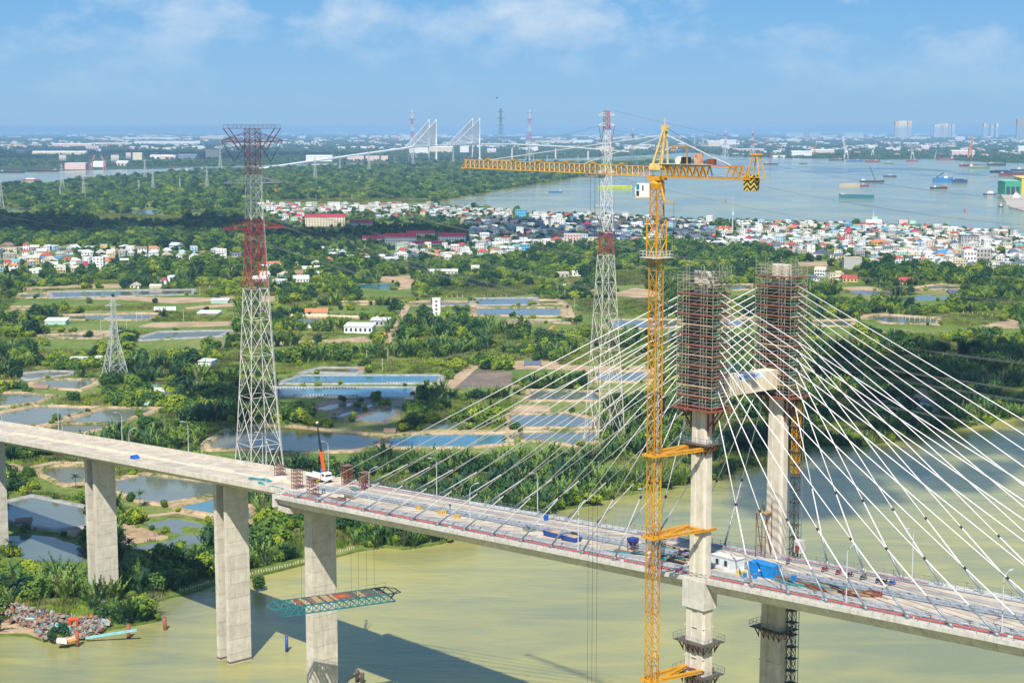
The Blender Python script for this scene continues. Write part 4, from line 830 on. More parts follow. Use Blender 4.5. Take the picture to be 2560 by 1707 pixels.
def gn_scatter(name, label, pts, coll, cat=None):
    P = np.array(pts, dtype=np.float32).reshape(-1, 5)          # x y z scale turn
    me = bpy.data.meshes.new(name); me.vertices.add(len(P)); me.vertices.foreach_set('co', P[:, :3].ravel())
    a = me.attributes.new('sc', 'FLOAT', 'POINT'); a.data.foreach_set('value', P[:, 3].copy())
    a = me.attributes.new('rz', 'FLOAT', 'POINT'); a.data.foreach_set('value', P[:, 4].copy())
    o = OB(name, me, kind='stuff', label=label)
    g = bpy.data.node_groups.new(name, 'GeometryNodeTree'); g.interface.new_socket('Geometry', in_out='INPUT', socket_type='NodeSocketGeometry'); g.interface.new_socket('Geometry', in_out='OUTPUT', socket_type='NodeSocketGeometry')
    gi, go = nd(g, 'NodeGroupInput'), nd(g, 'NodeGroupOutput'); ip = nd(g, 'GeometryNodeInstanceOnPoints'); ci = nd(g, 'GeometryNodeCollectionInfo'); ci.inputs[0].default_value = coll; ci.inputs[1].default_value = True; ci.inputs[2].default_value = True
    s = nd(g, 'GeometryNodeInputNamedAttribute', data_type='FLOAT'); s.inputs[0].default_value = 'sc'; z = nd(g, 'GeometryNodeInputNamedAttribute', data_type='FLOAT'); z.inputs[0].default_value = 'rz'
    cb = nd(g, 'ShaderNodeCombineXYZ'); L = g.links.new; L(z.outputs[0], cb.inputs[2]); L(gi.outputs[0], ip.inputs['Points']); L(ci.outputs[0], ip.inputs['Instance']); ip.inputs['Pick Instance'].default_value = True
    L(cb.outputs[0], ip.inputs['Rotation']); L(s.outputs[0], ip.inputs['Scale']); L(ip.outputs[0], go.inputs[0])
    md = o.modifiers.new('scatter', 'NODES'); md.node_group = g
    return o
def np_inside(X, Y, poly):
    r = np.zeros(len(X), bool); P = np.array(poly); n = len(P); bb = (X >= P[:, 0].min()) & (X <= P[:, 0].max()) & (Y >= P[:, 1].min()) & (Y <= P[:, 1].max())
    idx = np.nonzero(bb)[0]
    if not len(idx): return r
    x, y = X[idx], Y[idx]; q = np.zeros(len(idx), bool); j = n - 1
    for i in range(n):
        xi, yi = P[i]; xj, yj = P[j]
        c = ((yi > y) != (yj > y))
        if yi != yj: q ^= c & (x < (xj - xi) * (y - yi) / (yj - yi) + xi)
        j = i
    r[idx] = q
    return r
rng = np.random.default_rng(5)
WAV = [(rng.uniform(0, 6.28), rng.uniform(0, 6.28), rng.uniform(60, 260)) for _ in range(14)]
def field(X, Y): return sum(np.sin((X * math.cos(a) + Y * math.sin(a)) / l * 6.28 + p) for a, p, l in WAV) / 5.3
LANDP = [tuple(G(x, y)[:2]) for x, y in land_px]
FARP = [(-30000, 6000)] + fp + [(30000, 8000), (50000, 50000), (-50000, 50000)]

# ================================================================== BUILDINGS
WALLC = {'white': (0.74, 0.73, 0.71), 'cream': (0.66, 0.57, 0.41), 'pale blue': (0.42, 0.58, 0.68), 'mint green': (0.40, 0.62, 0.50), 'pale pink': (0.68, 0.48, 0.44), 'grey concrete': (0.40, 0.39, 0.37), 'sky blue': (0.10, 0.40, 0.62), 'ochre': (0.62, 0.42, 0.16)}
ROOFC = {'red': (0.36, 0.06, 0.05), 'orange': (0.46, 0.17, 0.07), 'rust brown': (0.26, 0.15, 0.10), 'light grey': (0.50, 0.50, 0.50), 'teal': (0.14, 0.36, 0.34), 'blue': (0.06, 0.20, 0.40), 'dark slate': (0.09, 0.11, 0.16), 'white': (0.68, 0.68, 0.68), 'beige': (0.50, 0.43, 0.33), 'crimson': (0.40, 0.02, 0.06)}
def wm(c): return M('wall ' + c, WALLC[c], .85, .10, .35, streak=.3)
def rm_(c): return M('roof ' + c, ROOFC[c], .7, .16, .5)
m_open = M('dark window opening', (0.035, 0.045, 0.055), .25, .2, spec=.6)
m_bare = M('bare grey blockwork', (0.36, 0.33, 0.30), .9, .2, .8)
def roof_mesh(mb, kind, w, d, z, rise, ov=.5, mi=0):
    a, b = w / 2 + ov, d / 2 + ov
    if kind == 'gable':                                          # ridge along x
        mb.add([(-a, -b, z - .15), (a, -b, z - .15), (a, 0, z + rise), (-a, 0, z + rise), (-a, b, z - .15), (a, b, z - .15)], [(0, 1, 2, 3), (3, 2, 5, 4), (1, 5, 2), (0, 3, 4), (0, 4, 5, 1)], mi)
    elif kind == 'cross gable':                                  # ridge along y, gable end to the viewer
        mb.add([(-a, -b, z - .15), (-a, b, z - .15), (0, b, z + rise), (0, -b, z + rise), (a, -b, z - .15), (a, b, z - .15)], [(3, 2, 1, 0), (4, 5, 2, 3), (0, 4, 3), (1, 2, 5), (0, 1, 5, 4)], mi)
    elif kind == 'hip':
        k = min(a, b) * .8; mb.add([(-a, -b, z - .1), (a, -b, z - .1), (a, b, z - .1), (-a, b, z - .1), (-a + k, 0, z + rise), (a - k, 0, z + rise)], [(0, 1, 5, 4), (1, 2, 5), (2, 3, 4, 5), (3, 0, 4), (3, 2, 1, 0)], mi)
    elif kind == 'shed':
        mb.add([(-a, -b, z), (a, -b, z), (a, b, z + rise), (-a, b, z + rise), (-a, -b, z + .15), (a, -b, z + .15), (a, b, z + rise + .15), (-a, b, z + rise + .15)], [(3, 2, 1, 0), (4, 5, 6, 7), (0, 1, 5, 4), (1, 2, 6, 5), (2, 3, 7, 6), (3, 0, 4, 7)], mi)
    else:                                                        # flat, with a parapet
        mb.box((0, 0, z), (w + .3, d + .3, .25), mi=mi)
        for s in (-1, 1): mb.box((0, s * (d / 2 + .05), z + .25), (w + .3, .2, .8), mi=mi); mb.box((s * (w / 2 + .05), 0, z + .25), (.2, d + .08, .8), mi=mi)
def openings(mb, w, d, h, st, r, mi=0, dens=1.0):
    fh = h / st
    for f in range(st):
        z = f * fh + fh * .32
        n = max(1, int(w / 3.0)); 
        for i in range(n):
            if r.random() < .85 * dens: mb.box((-w / 2 + w * (i + .5) / n, -d / 2 - .02, z if f or i else .1), (min(1.5, w / n * .5), .1, fh * .42 if f or i else fh * .65), mi=mi)
        n = max(1, int(d / 3.4))
        for i in range(n):
            for s in (-1, 1):
                if r.random() < .6 * dens: mb.box((s * (w / 2 + .02), -d / 2 + d * (i + .5) / n, z), (.1, min(1.4, d / n * .5), fh * .42), mi=mi)
def house_parts(r, w, d, h, st, kind, wc, rc, parent, extra=True):
    wob = MB().box((0, 0, 0), (w, d, h)).build('wall', wm(wc), parent)
    mb = MB(); openings(mb, w, d, h, st, r); props(mb.build('opening', m_open, wob), kind='stuff')
    if extra and st > 1:
        for f in range(1, st): MB().box((0, -d / 2 - .45, h / st * f - .12), (w * .8, .9, .16)).box((0, -d / 2 - .86, h / st * f), (w * .8, .08, .75)).build('balcony', wm(wc), wob)
    mb = MB(); roof_mesh(mb, kind, w, d, h, {'gable': d * .28, 'cross gable': w * .32, 'hip': min(w, d) * .32, 'shed': d * .16}.get(kind, .3)); rf = mb.build('roof', rm_(rc), parent)
    if kind == 'flat' and extra and r.random() < .6: MB().box((r.uniform(-.25, .25) * w, r.uniform(-.1, .25) * d, h + .25), (w * .4, d * .4, 2.3)).build('roof_room', wm(wc), rf)
    if kind == 'flat' and extra and r.random() < .4: MB().tube((w * .3, d * .1, h + .9), (w * .3, d * .1, h + 2.3), .6, n=8).build('water_tank', M('tank steel', (0.5, 0.55, 0.6), .3, metal=.6), rf)
HOUSE_SPOTS = []
SW = {1: 'one-storey', 2: 'two-storey', 3: 'three-storey', 4: 'four-storey', 5: 'five-storey'}
def pick_house(r):
    q = r.random()
    wc = r.choices(list(WALLC), (60, 16, 8, 4, 3, 16, 1, 2))[0]
    if q < .34: st = r.choice((1, 2, 2, 3)); return 'flat', wc, r.choice(('white', 'light grey', 'beige')), st
    if q < .62: st = r.choice((1, 1, 1, 2)); return r.choice(('gable', 'cross gable')), wc, r.choices(('red', 'orange', 'rust brown', 'light grey', 'teal', 'blue', 'dark slate', 'crimson', 'beige'), (5, 3, 10, 40, 4, 2, 9, 4, 24))[0], st
    if q < .85: return 'shed', wc, r.choices(('light grey', 'rust brown', 'beige', 'teal', 'white'), (30, 14, 14, 5, 12))[0], 1
    return 'hip', wc, r.choices(('red', 'orange', 'crimson', 'dark slate', 'light grey'), (5, 5, 3, 5, 8))[0], r.choice((1, 2))
def lin(tab, x):
    for (a, b), (c, d) in zip(tab, tab[1:]):
        if a <= x <= c: return b + (d - b) * (x - a) / (c - a)
    return tab[0][1] if x < tab[0][0] else tab[-1][1]
SHORE_T = [(640, 508), (1086, 512)] + [(x, y) for x, y in town_shore[::-1] if x > 1100]
LOW_T = [(640, 520), (690, 560), (760, 600), (830, 650), (1000, 656), (1150, 652), (1290, 640), (1400, 612), (1640, 606), (1900, 618), (2040, 650), (2250, 660), (2400, 668), (2700, 676)]
NO_TOWN = [[(660, 556), (900, 556), (960, 585), (1000, 640), (880, 640), (690, 600)], [(930, 545), (1150, 545), (1170, 574), (940, 574)], [(755, 535), (940, 535), (940, 575), (755, 575)], [(895, 574), (1175, 574), (1175, 618), (895, 618)],
           [(1780, 545), (1840, 545), (1840, 592), (1780, 592)], [(1600, 600), (1700, 600), (1700, 640), (1600, 640)], [(2040, 618), (2180, 632), (2180, 640), (2040, 640)], [(1280, 520), (1325, 520), (1325, 552), (1280, 552)]]
rows = []; rr_ = random.Random(11)
for k in range(19):
    row = []; x = 648 + rr_.uniform(0, 10)
    while x < 2640:
        y = lin(SHORE_T, x) + 5 + 5.2 * k + .11 * k * k + rr_.uniform(-1.6, 1.6)
        g = G(x, y); m = mpp(g); w = rr_.uniform(6.5, 13.5); step = w / m * rr_.uniform(1.0, 1.45)
        ok = y < lin(LOW_T, x) and not any(inside(x, y, p) for p in NO_TOWN) and rr_.random() < (.9 if x > 1050 else .72)
        if ok: row.append((x, y, w))
        x += max(step, 8)
    if row: rows.append(row)
left_rows = []
LV = [(-20, 626), (250, 617), (430, 622), (600, 636), (600, 652), (400, 656), (330, 660), (250, 684), (110, 690), (-20, 692)]
for k in range(6):
    row = []; x = -10
    while x < 600:
        y = 624 + 11 * k + rr_.uniform(-3, 3); w = rr_.uniform(7, 15)
        if inside(x, y, LV) and rr_.random() < .85: row.append((x, y, w))
        x += w / mpp(G(x, y)) * rr_.uniform(1.1, 1.6)
    if row: left_rows.append(row)
mid_rows = []
for k, (y0, xa, xb) in enumerate(((664, 662, 830), (676, 655, 815), (690, 655, 790), (706, 650, 760), (650, 870, 1010), (642, 1010, 1260), (604, 1395, 1640))):
    row = []; x = xa
    while x < xb:
        w = rr_.uniform(8, 17); row.append((x, y0 + rr_.uniform(-4, 4), w)); x += w / mpp(G(x, y0)) * rr_.uniform(1.15, 1.7)
    mid_rows.append(row)
right_rows = [[(2052, 690, 12), (2088, 700, 16), (2030, 702, 13)], [(2180, 665, 14), (2400, 672, 15), (2480, 668, 13), (2545, 672, 14)]]
allh = []
for nm, rs in (('behind the river', rows), ('of the village at far left', left_rows), ('of sheds right of the red-white pylon', mid_rows), ('at the right edge of town', right_rows)):
    for k, row in enumerate(rs):
        for i, (x, y, w) in enumerate(row): allh.append((y, nm, k, i, x, w))
allh.sort(reverse=True)
mass = {}
for q, (y, nm, k, i, x, w) in enumerate(allh):
    r = random.Random(int(x * 977 + y * 31)); kind, wc, rc, st = pick_house(r)
    if nm.startswith('of sheds') and kind != 'hip': kind, st = r.choice(('shed', 'gable')), 1
    d = r.uniform(7, 12) if kind != 'shed' else r.uniform(8, 16); h = 3.3 * st + r.uniform(.1, .8); p = G(x, y); rz = r.choice((0.12, 0.12, -.5, .35)) + r.uniform(-.1, .1)
    HOUSE_SPOTS.append((p.x, p.y, max(w, d) * .62))
    if q < 296:
        lab = '%s %s house with %s %s roof, %s from left in %s row %s' % (SW[st], wc, rc, kind, ORD(i + 1), ORD(k + 1), nm)
        lab = ' '.join(lab.split()[:16])
        t = T('house', lab, 'house', p - Vector((0, 0, .3)), rz, 'houses of the riverside town'); house_parts(r, w, d, h, st, kind, wc, rc, t, extra=q < 200)
    else:
        a, b = math.cos(rz), math.sin(rz); mb = MB(); mb.box((0, 0, 0), (w, d, h)); mb2 = MB(); roof_mesh(mb2, kind, w, d, h, {'gable': d * .28, 'cross gable': w * .32, 'hip': min(w, d) * .32, 'shed': d * .16}.get(kind, .3)); mb3 = MB(); openings(mb3, w, d, h, st, r)
        for key, src in ((wm(wc), mb), (rm_(rc), mb2), (m_open, mb3)):
            M_ = mass.setdefault(key.name, (key, MB()))[1]; M_.add([(p.x + v[0] * a - v[1] * b, p.y + v[0] * b + v[1] * a, p.z - .3 + v[2]) for v in src.v], src.f)
tot = MB(); mats = []
for nmx, (mt, mb) in mass.items(): tot.add(mb.v, mb.f, len(mats)); mats.append(mt)
tot.build('distant_town', mats, kind='stuff', label='dense rows of small houses farther back along the river shore')

# ------------------------------------------------------------------ single buildings one can tell apart
def bld(name, label, cat, x, y, wpx, hpx, dep, kind='flat', wc='white', rc='white', st=None, rz=0.0, wins=True, extra=False, rise=None, bare=False):
    p = G(x, y); m = mpp(p); w = wpx * m; h = hpx * m; t = T(name, label, cat, p - Vector((0, 0, .2)) + Vector((0, dep / 2, 0)), rz)
    HOUSE_SPOTS.append((p.x, p.y + dep / 2, max(w, dep) * .6)); r = random.Random(int(x + y)); st = st or max(1, round(h / 3.6))
    wob = MB().box((0, 0, 0), (w, dep, h)).build('wall', m_bare if bare else wm(wc), t)
    if wins:
        fh = h / st
        for f in range(st):
            n = max(1, min(14, int(w / 3.6)))
            for i in range(n):
                o = MB().box((-w / 2 + w * (i + .5) / n, -dep / 2 - .03, f * fh + fh * .3), (min(1.7, w / n * .55), .14, fh * .48)).build('window', m_open, wob)
    mb = MB(); roof_mesh(mb, kind, w, dep, h, rise if rise is not None else {'gable': dep * .25, 'cross gable': w * .3, 'hip': min(w, dep) * .28, 'shed': dep * .12}.get(kind, .3)); rf = mb.build('roof', rm_(rc), t)
    return t
bld('school', 'cream four-storey school block with crimson roof standing among dark trees', 'school', 812, 566, 98, 24, 16, 'gable', 'cream', 'crimson', 4, .05)
bld('school', 'lower cream wing with crimson roof right of the four-storey school', 'school', 902, 568, 56, 13, 14, 'gable', 'cream', 'crimson', 2, .05)
bld('school', 'long red-roofed white school hall at the left of the lower campus', 'school', 938, 604, 64, 9, 14, 'gable', 'white', 'crimson', 2, .1)
bld('school', 'broad red-roofed white school block in the middle of the lower campus', 'school', 1000, 612, 78, 20, 18, 'gable', 'white', 'crimson', 3, .1)
bld('school', 'rear red-roofed school range behind the broad white block', 'school', 1050, 592, 70, 10, 12, 'gable', 'cream', 'crimson', 2, .1)
bld('school', 'white two-storey school with red roof at the right of the lower campus', 'school', 1130, 608, 66, 18, 16, 'gable', 'white', 'crimson', 3, -.1)
bld('school', 'low white shed with thin red roof in front of the right school', 'school', 1070, 612, 78, 5, 10, 'gable', 'white', 'crimson', 1, .1)
bld('office_block', 'bright blue three-storey building at the water edge of the town', 'building', 1302, 545, 27, 20, 12, 'flat', 'sky blue', 'teal', 3)
bld('apartment_house', 'white four-storey block with small windows left of the crane mast', 'building', 1395, 566, 36, 18, 12, 'flat', 'white', 'light grey', 4)
bld('apartment_house', 'pinkish three-storey block left of the middle pylon in the town', 'building', 1432, 608, 44, 22, 12, 'flat', 'pale pink', 'light grey', 3)
bld('townhouse', 'plain grey unplastered tower house at the right edge of the town', 'building', 2458, 664, 34, 40, 12, 'flat', 'grey concrete', 'light grey', 4, bare=True)
bld('townhouse', 'white flat-roofed house joined to the grey unplastered tower house', 'building', 2425, 664, 30, 34, 12, 'flat', 'white', 'white', 3)
bld('townhouse', 'dark grey office cube behind the white houses on the right', 'building', 2425, 618, 44, 26, 14, 'flat', 'grey concrete', 'dark slate', 4)
bld('townhouse', 'blank concrete-coloured block standing alone above the palms on the right', 'building', 2132, 674, 44, 28, 12, 'flat', 'grey concrete', 'beige', 2, wins=False)
bld('townhouse', 'red brick tower house between white houses in the right of town', 'building', 2120, 612, 14, 26, 9, 'flat', 'pale pink', 'red', 4)
bld('villa', 'ochre yellow house with orange roofs in the right of the town', 'house', 2200, 620, 42, 14, 14, 'hip', 'ochre', 'orange', 2)
bld('pavilion', 'wide pavilion with red tiered roof beside the right-hand ponds', 'pavilion', 2268, 710, 58, 6, 16, 'hip', 'cream', 'red', 1, wins=False, rise=4.2)
bld('cottage', 'orange-walled cottage with bright red gable roof right of the far pylon leg', 'house', 2125, 706, 36, 11, 12, 'gable', 'ochre', 'red', 1)
bld('cottage', 'tiny hut with red roof on the bank between the right-hand ponds', 'hut', 2272, 734, 20, 5, 8, 'gable', 'cream', 'red', 1, wins=False)
bld('hut', 'dark thatched hut on stilts beside the right-hand pond', 'hut', 2385, 734, 24, 5, 8, 'gable', 'grey concrete', 'dark slate', 1, wins=False)
bld('tower_house', 'narrow white four-storey tower house beside the long ponds', 'house', 1091, 788, 20, 40, 6, 'flat', 'white', 'white', 4)
bld('tower_house', 'square beige concrete tower with flat top above the palms', 'tower', 1188, 690, 21, 24, 8, 'flat', 'beige' if 'beige' in WALLC else 'cream', 'white', 3, wins=False)
bld('warehouse', 'long white shed with small square windows beside the dirt path', 'shed', 898, 833, 72, 17, 14, 'shed', 'white', 'white', 1, -.12)
bld('workshop', 'grey open-fronted shed with blue gate behind the long white shed', 'shed', 950, 815, 46, 14, 12, 'shed', 'grey concrete', 'light grey', 1, -.1)
bld('cottage', 'white house with navy blue roof among bushes right of the red-white pylon', 'house', 772, 820, 52, 11, 10, 'gable', 'white', 'dark slate', 1, .08, rise=3.4)
bld('barn', 'long low barn with terracotta tile roof behind a cream wall', 'barn', 790, 786, 56, 6, 12, 'gable', 'cream', 'orange', 1, .02, wins=False)
bld('shed', 'small shed with pale teal roof left of the terracotta barn', 'shed', 738, 782, 26, 6, 10, 'shed', 'grey concrete', 'teal', 1, wins=False)
bld('bungalow', 'low white bungalow with pale roof under the square beige tower', 'house', 1105, 684, 78, 6, 12, 'shed', 'white', 'white', 1)
bld('block', 'unfinished grey concrete house with stepped flat roofs left of the middle pylon', 'house', 1402, 695, 40, 12, 12, 'flat', 'grey concrete', 'beige', 1)
bld('block', 'small white annex right of the unfinished grey house', 'house', 1442, 690, 24, 10, 10, 'flat', 'white', 'white', 1)
bld('shed', 'small shed with white sloping roof on the meadow by the unfinished house', 'shed', 1408, 722, 16, 7, 8, 'shed', 'grey concrete', 'white', 1, wins=False)
bld('hut', 'round hut with bright orange roof beside a white boundary wall', 'hut', 1382, 832, 24, 7, 7, 'hip', 'white', 'orange', 1, wins=False, rise=3.2)
bld('hut', 'open gazebo with orange peaked roof at the end of the long white shed', 'gazebo', 958, 846, 20, 8, 6, 'hip', 'cream', 'orange', 1, wins=False, rise=2.4)
bld('shed', 'low hut with grey slate roof on the bare bank by the ponds', 'hut', 1332, 916, 40, 5, 9, 'gable', 'cream', 'dark slate', 1, wins=False)
bld('hut', 'small thatched hut at the pond corner below the palms', 'hut', 974, 1083, 26, 5, 6, 'gable', 'cream', 'rust brown', 1, wins=False)
bld('hut', 'thatched hut on the dike of the twin lined ponds', 'hut', 906, 928, 22, 5, 7, 'gable', 'grey concrete', 'rust brown', 1, wins=False)
bld('shed', 'green-walled farm shed with pale roof beside the left ponds', 'shed', 138, 812, 50, 10, 12, 'shed', 'mint green', 'white', 1, wins=False)
bld('barn', 'long barn with navy blue roof on the bare earth at far left', 'barn', 78, 710, 50, 7, 12, 'shed', 'grey concrete', 'dark slate', 1, wins=False)
bld('cottage', 'white gabled cottage with pale roof behind the long left pond', 'house', 336, 722, 22, 9, 10, 'cross gable', 'white', 'beige', 1)
bld('cottage', 'tall narrow white house with red roof behind the long left pond', 'house', 408, 718, 16, 18, 8, 'hip', 'white', 'red', 2)
bld('cottage', 'white two-storey cube behind the red-roofed narrow house at left', 'house', 427, 710, 16, 18, 9, 'flat', 'white', 'white', 2)
bld('shed', 'low cream shed left of the narrow red-roofed house', 'shed', 388, 722, 28, 6, 9, 'gable', 'cream', 'beige', 1, wins=False)
bld('shed', 'lone grey shed with teal roof among trees beyond the left ponds', 'shed', 548, 758, 42, 6, 12, 'shed', 'mint green', 'light grey', 1, wins=False)
bld('shed', 'long white farm shed roof in the meadow left of the red-white pylon', 'shed', 520, 788, 52, 5, 12, 'shed', 'white', 'white', 1, -.1, wins=False)
bld('shed', 'open shelter with pale green roof left of the small grey pylon', 'shelter', 192, 906, 40, 7, 9, 'shed', 'cream', 'light grey', 1, wins=False)
bld('shed', 'second small shelter with pale green roof beside the small grey pylon', 'shelter', 246, 902, 22, 6, 8, 'shed', 'cream', 'light grey', 1, wins=False)
bld('cabin', 'pale metal cabin with sloping roof among coconut palms', 'cabin', 516, 917, 36, 14, 8, 'shed', 'white', 'light grey', 1, -.3, wins=False)
bld('hut', 'low thatched hut on the earth dike at the left', 'hut', 102, 973, 30, 4, 6, 'gable', 'cream', 'rust brown', 1, wins=False)
bld('hut', 'dark thatched hut at the far left edge beside the pond', 'hut', 22, 966, 44, 8, 7, 'gable', 'rust brown' if False else 'grey concrete', 'rust brown', 1, wins=False)
bld('hut', 'wooden pond hut with grey tin roof standing in water under the viaduct', 'hut', 57, 1312, 34, 11, 4, 'gable', 'grey concrete', 'rust brown', 1, .35, wins=False)
bld('house', 'tall white town house with a red roof at far left', 'house', 34, 686, 22, 22, 8, 'hip', 'white', 'orange', 3)
bld('house', 'white four-storey cube towering over the village at left', 'house', 245, 672, 26, 26, 9, 'flat', 'white', 'white', 4)
bld('warehouse', 'long low hall with teal and blue roof in the left village', 'hall', 105, 655, 84, 8, 14, 'shed', 'white', 'blue', 1, wins=False)
bld('temple_gate', 'red and white temple gate with stacked tiers and gold finials', 'temple', 1812, 586, 40, 16, 10, 'hip', 'pale pink', 'red', 2)
for k, (dx, hh) in enumerate(((-12, 22), (2, 24), (16, 18))):
    p = G(1812 + dx, 587); m = mpp(p); t = T('temple_tower', 'pointed %s tier tower of the red and white temple' % ('left', 'middle', 'right')[k], 'temple', p)
    for f in range(5): MB().box((0, 0, f * hh * m / 6.0), (6.4 - .8 * f, 6.4 - .8 * f, hh * m / 8)).build('tier', wm('white') if f % 2 else M('temple red', (0.5, 0.10, 0.07), .7), t); MB().box((0, 0, f * hh * m / 6 + hh * m / 8), (7.2 - .8 * f, 7.2 - .8 * f, hh * m / 24), top=.9).build('eave', wm('ochre'), t)
    MB().tube((0, 0, hh * m * .83), (0, 0, hh * m * 1.0), .9, .05, 8).build('finial', wm('ochre'), t)
# church-like villas with pale pointed roofs on the right
bld('villa', 'white villa with grey pointed gables at the front right of town', 'house', 2060, 645, 48, 10, 14, 'cross gable', 'white', 'dark slate', 1, rise=6)
bld('villa', 'white villa with steep grey roof behind palms at right', 'house', 2468, 612, 36, 12, 12, 'cross gable', 'white', 'light grey', 2, rise=6)
bld('hall', 'low hall with vivid blue roof at the right of town', 'hall', 2365, 640, 44, 6, 16, 'hip', 'white', 'blue', 1, rise=5, wins=False)
bld('hall', 'low hall with mint green roof on the right shore', 'hall', 2150, 578, 44, 7, 14, 'gable', 'mint green', 'teal', 1, wins=False)
# walled compound with pale blue walls
t = T('walled_compound', 'yard enclosed by pale blue block walls with a long green-roofed shelter', 'compound', G(350, 1000))
o0 = G(350, 1000); q = [G(*p) - o0 for p in z5([(985, 1360), (1610, 1370), (1590, 1345), (1400, 1225), (985, 1360)])]
WB = M('pale blue block wall', (0.46, 0.62, 0.66), .85, .12, .5, streak=.3)
for a, b in ((0, 1), (3, 0)):
    d = q[b] - q[a]; n = max(2, int(d.length / 3.2))
    for i in range(n): MB().bar(q[a] + d * (i / n) + Vector((0, 0, .95)), q[a] + d * ((i + .97) / n) + Vector((0, 0, .95)), .22, 1.9).build('wall_panel', WB, t)
d = q[3] - q[0]; mb = MB()
for i in range(12): mb.bar(q[0] + d * (.25 + .06 * i) + Vector((2, 1.5, 0)), q[0] + d * (.25 + .06 * i) + Vector((2, 1.5, 2.6)), .14)
mb.bar(q[0] + d * .22 + Vector((2.6, .8, 2.8)), q[0] + d * .98 + Vector((2.6, .8, 2.8)), 3.2, .12); mb.build('shelter_roof', rm_('teal'), t)
bld('hall', 'dark slate-roofed hall inside the pale blue walled yard', 'hall', 408, 1002, 52, 5, 12, 'hip', 'grey concrete', 'dark slate', 1, wins=False, rise=3.4)
t = T('block_wall', 'long white panelled wall behind the pale blue walled yard', 'wall', G(480, 982)); o0 = G(480, 982)
a, b = G(*z5([(1410, 1240)])[0]) - o0, G(*z5([(2015, 1262)])[0]) - o0; n = 16
for i in range(n): MB().bar(a + (b - a) * (i / n) + Vector((0, 0, 1.2)), a + (b - a) * ((i + .97) / n) + Vector((0, 0, 1.2)), .2, 2.4).build('wall_panel', M('white wall panel', (.62, .66, .68), .8, .1), t)
t = T('block_wall', 'cream boundary wall with square openings in front of the terracotta barn', 'wall', G(840, 795)); o0 = G(840, 795); a, b = G(727, 790) - o0, G(975, 796) - o0; n = 18
for i in range(n): MB().bar(a + (b - a) * (i / n) + Vector((0, 0, .9)), a + (b - a) * ((i + .96) / n) + Vector((0, 0, .9)), .25, 1.8).build('wall_panel', wm('cream'), t)
t = T('block_wall', 'long white wall beside the green-walled farm shed by the left ponds', 'wall', G(410, 777)); o0 = G(410, 777); a, b = G(385, 777) - o0, G(440, 776) - o0; n = 8
for i in range(n): MB().bar(a + (b - a) * (i / n) + Vector((0, 0, 1.8)), a + (b - a) * ((i + .97) / n) + Vector((0, 0, 1.8)), .25, 3.6).build('wall_panel', wm('white'), t)

# ------------------------------------------------------------------ scattering the thickets
def keep(X, Y, pad=1.0):
    ok = np.ones(len(X), bool)
    for pg in KEEP_OUT: ok &= ~np_inside(X, Y, pg)
    hs_ = np.array(HOUSE_SPOTS)
    cell = {}
    for i, (hx, hy, hr) in enumerate(HOUSE_SPOTS): cell.setdefault((int(hx // 60), int(hy // 60)), []).append(i)
    cx, cyy = (X // 60).astype(int), (Y // 60).astype(int)
    for j in range(len(X)):
        if not ok[j]: continue
        for a in (-1, 0, 1):
            for b in (-1, 0, 1):
                for i in cell.get((cx[j] + a, cyy[j] + b), ()):
                    if (X[j] - hs_[i, 0]) ** 2 + (Y[j] - hs_[i, 1]) ** 2 < (hs_[i, 2] * pad + 2) ** 2: ok[j] = False
    return ok
def to_px(X, Y, Z=LAND):
    c, s = math.cos(PITCH), math.sin(PITCH); fw = Y * c - (Z - H) * s
    return CX + F * X / fw, CY - F * (Y * s + (Z - H) * c) / fw
STRIP = [tuple(G(x, y)[:2]) for x, y in ((440, 1500), (440, 1470), (540, 1442), (627, 1424), (760, 1392), (836, 1374), (900, 1362), (900, 1385), (760, 1420), (540, 1470))]   # muddy bank behind the stakes
OUT = {'nipa': [], 'mang': [], 'tree': [], 'tuft': [], 'coco': []}
BANK = [tuple(G(x, y)[:2]) for x, y in near_shore]
ISH = np.array(BANK)
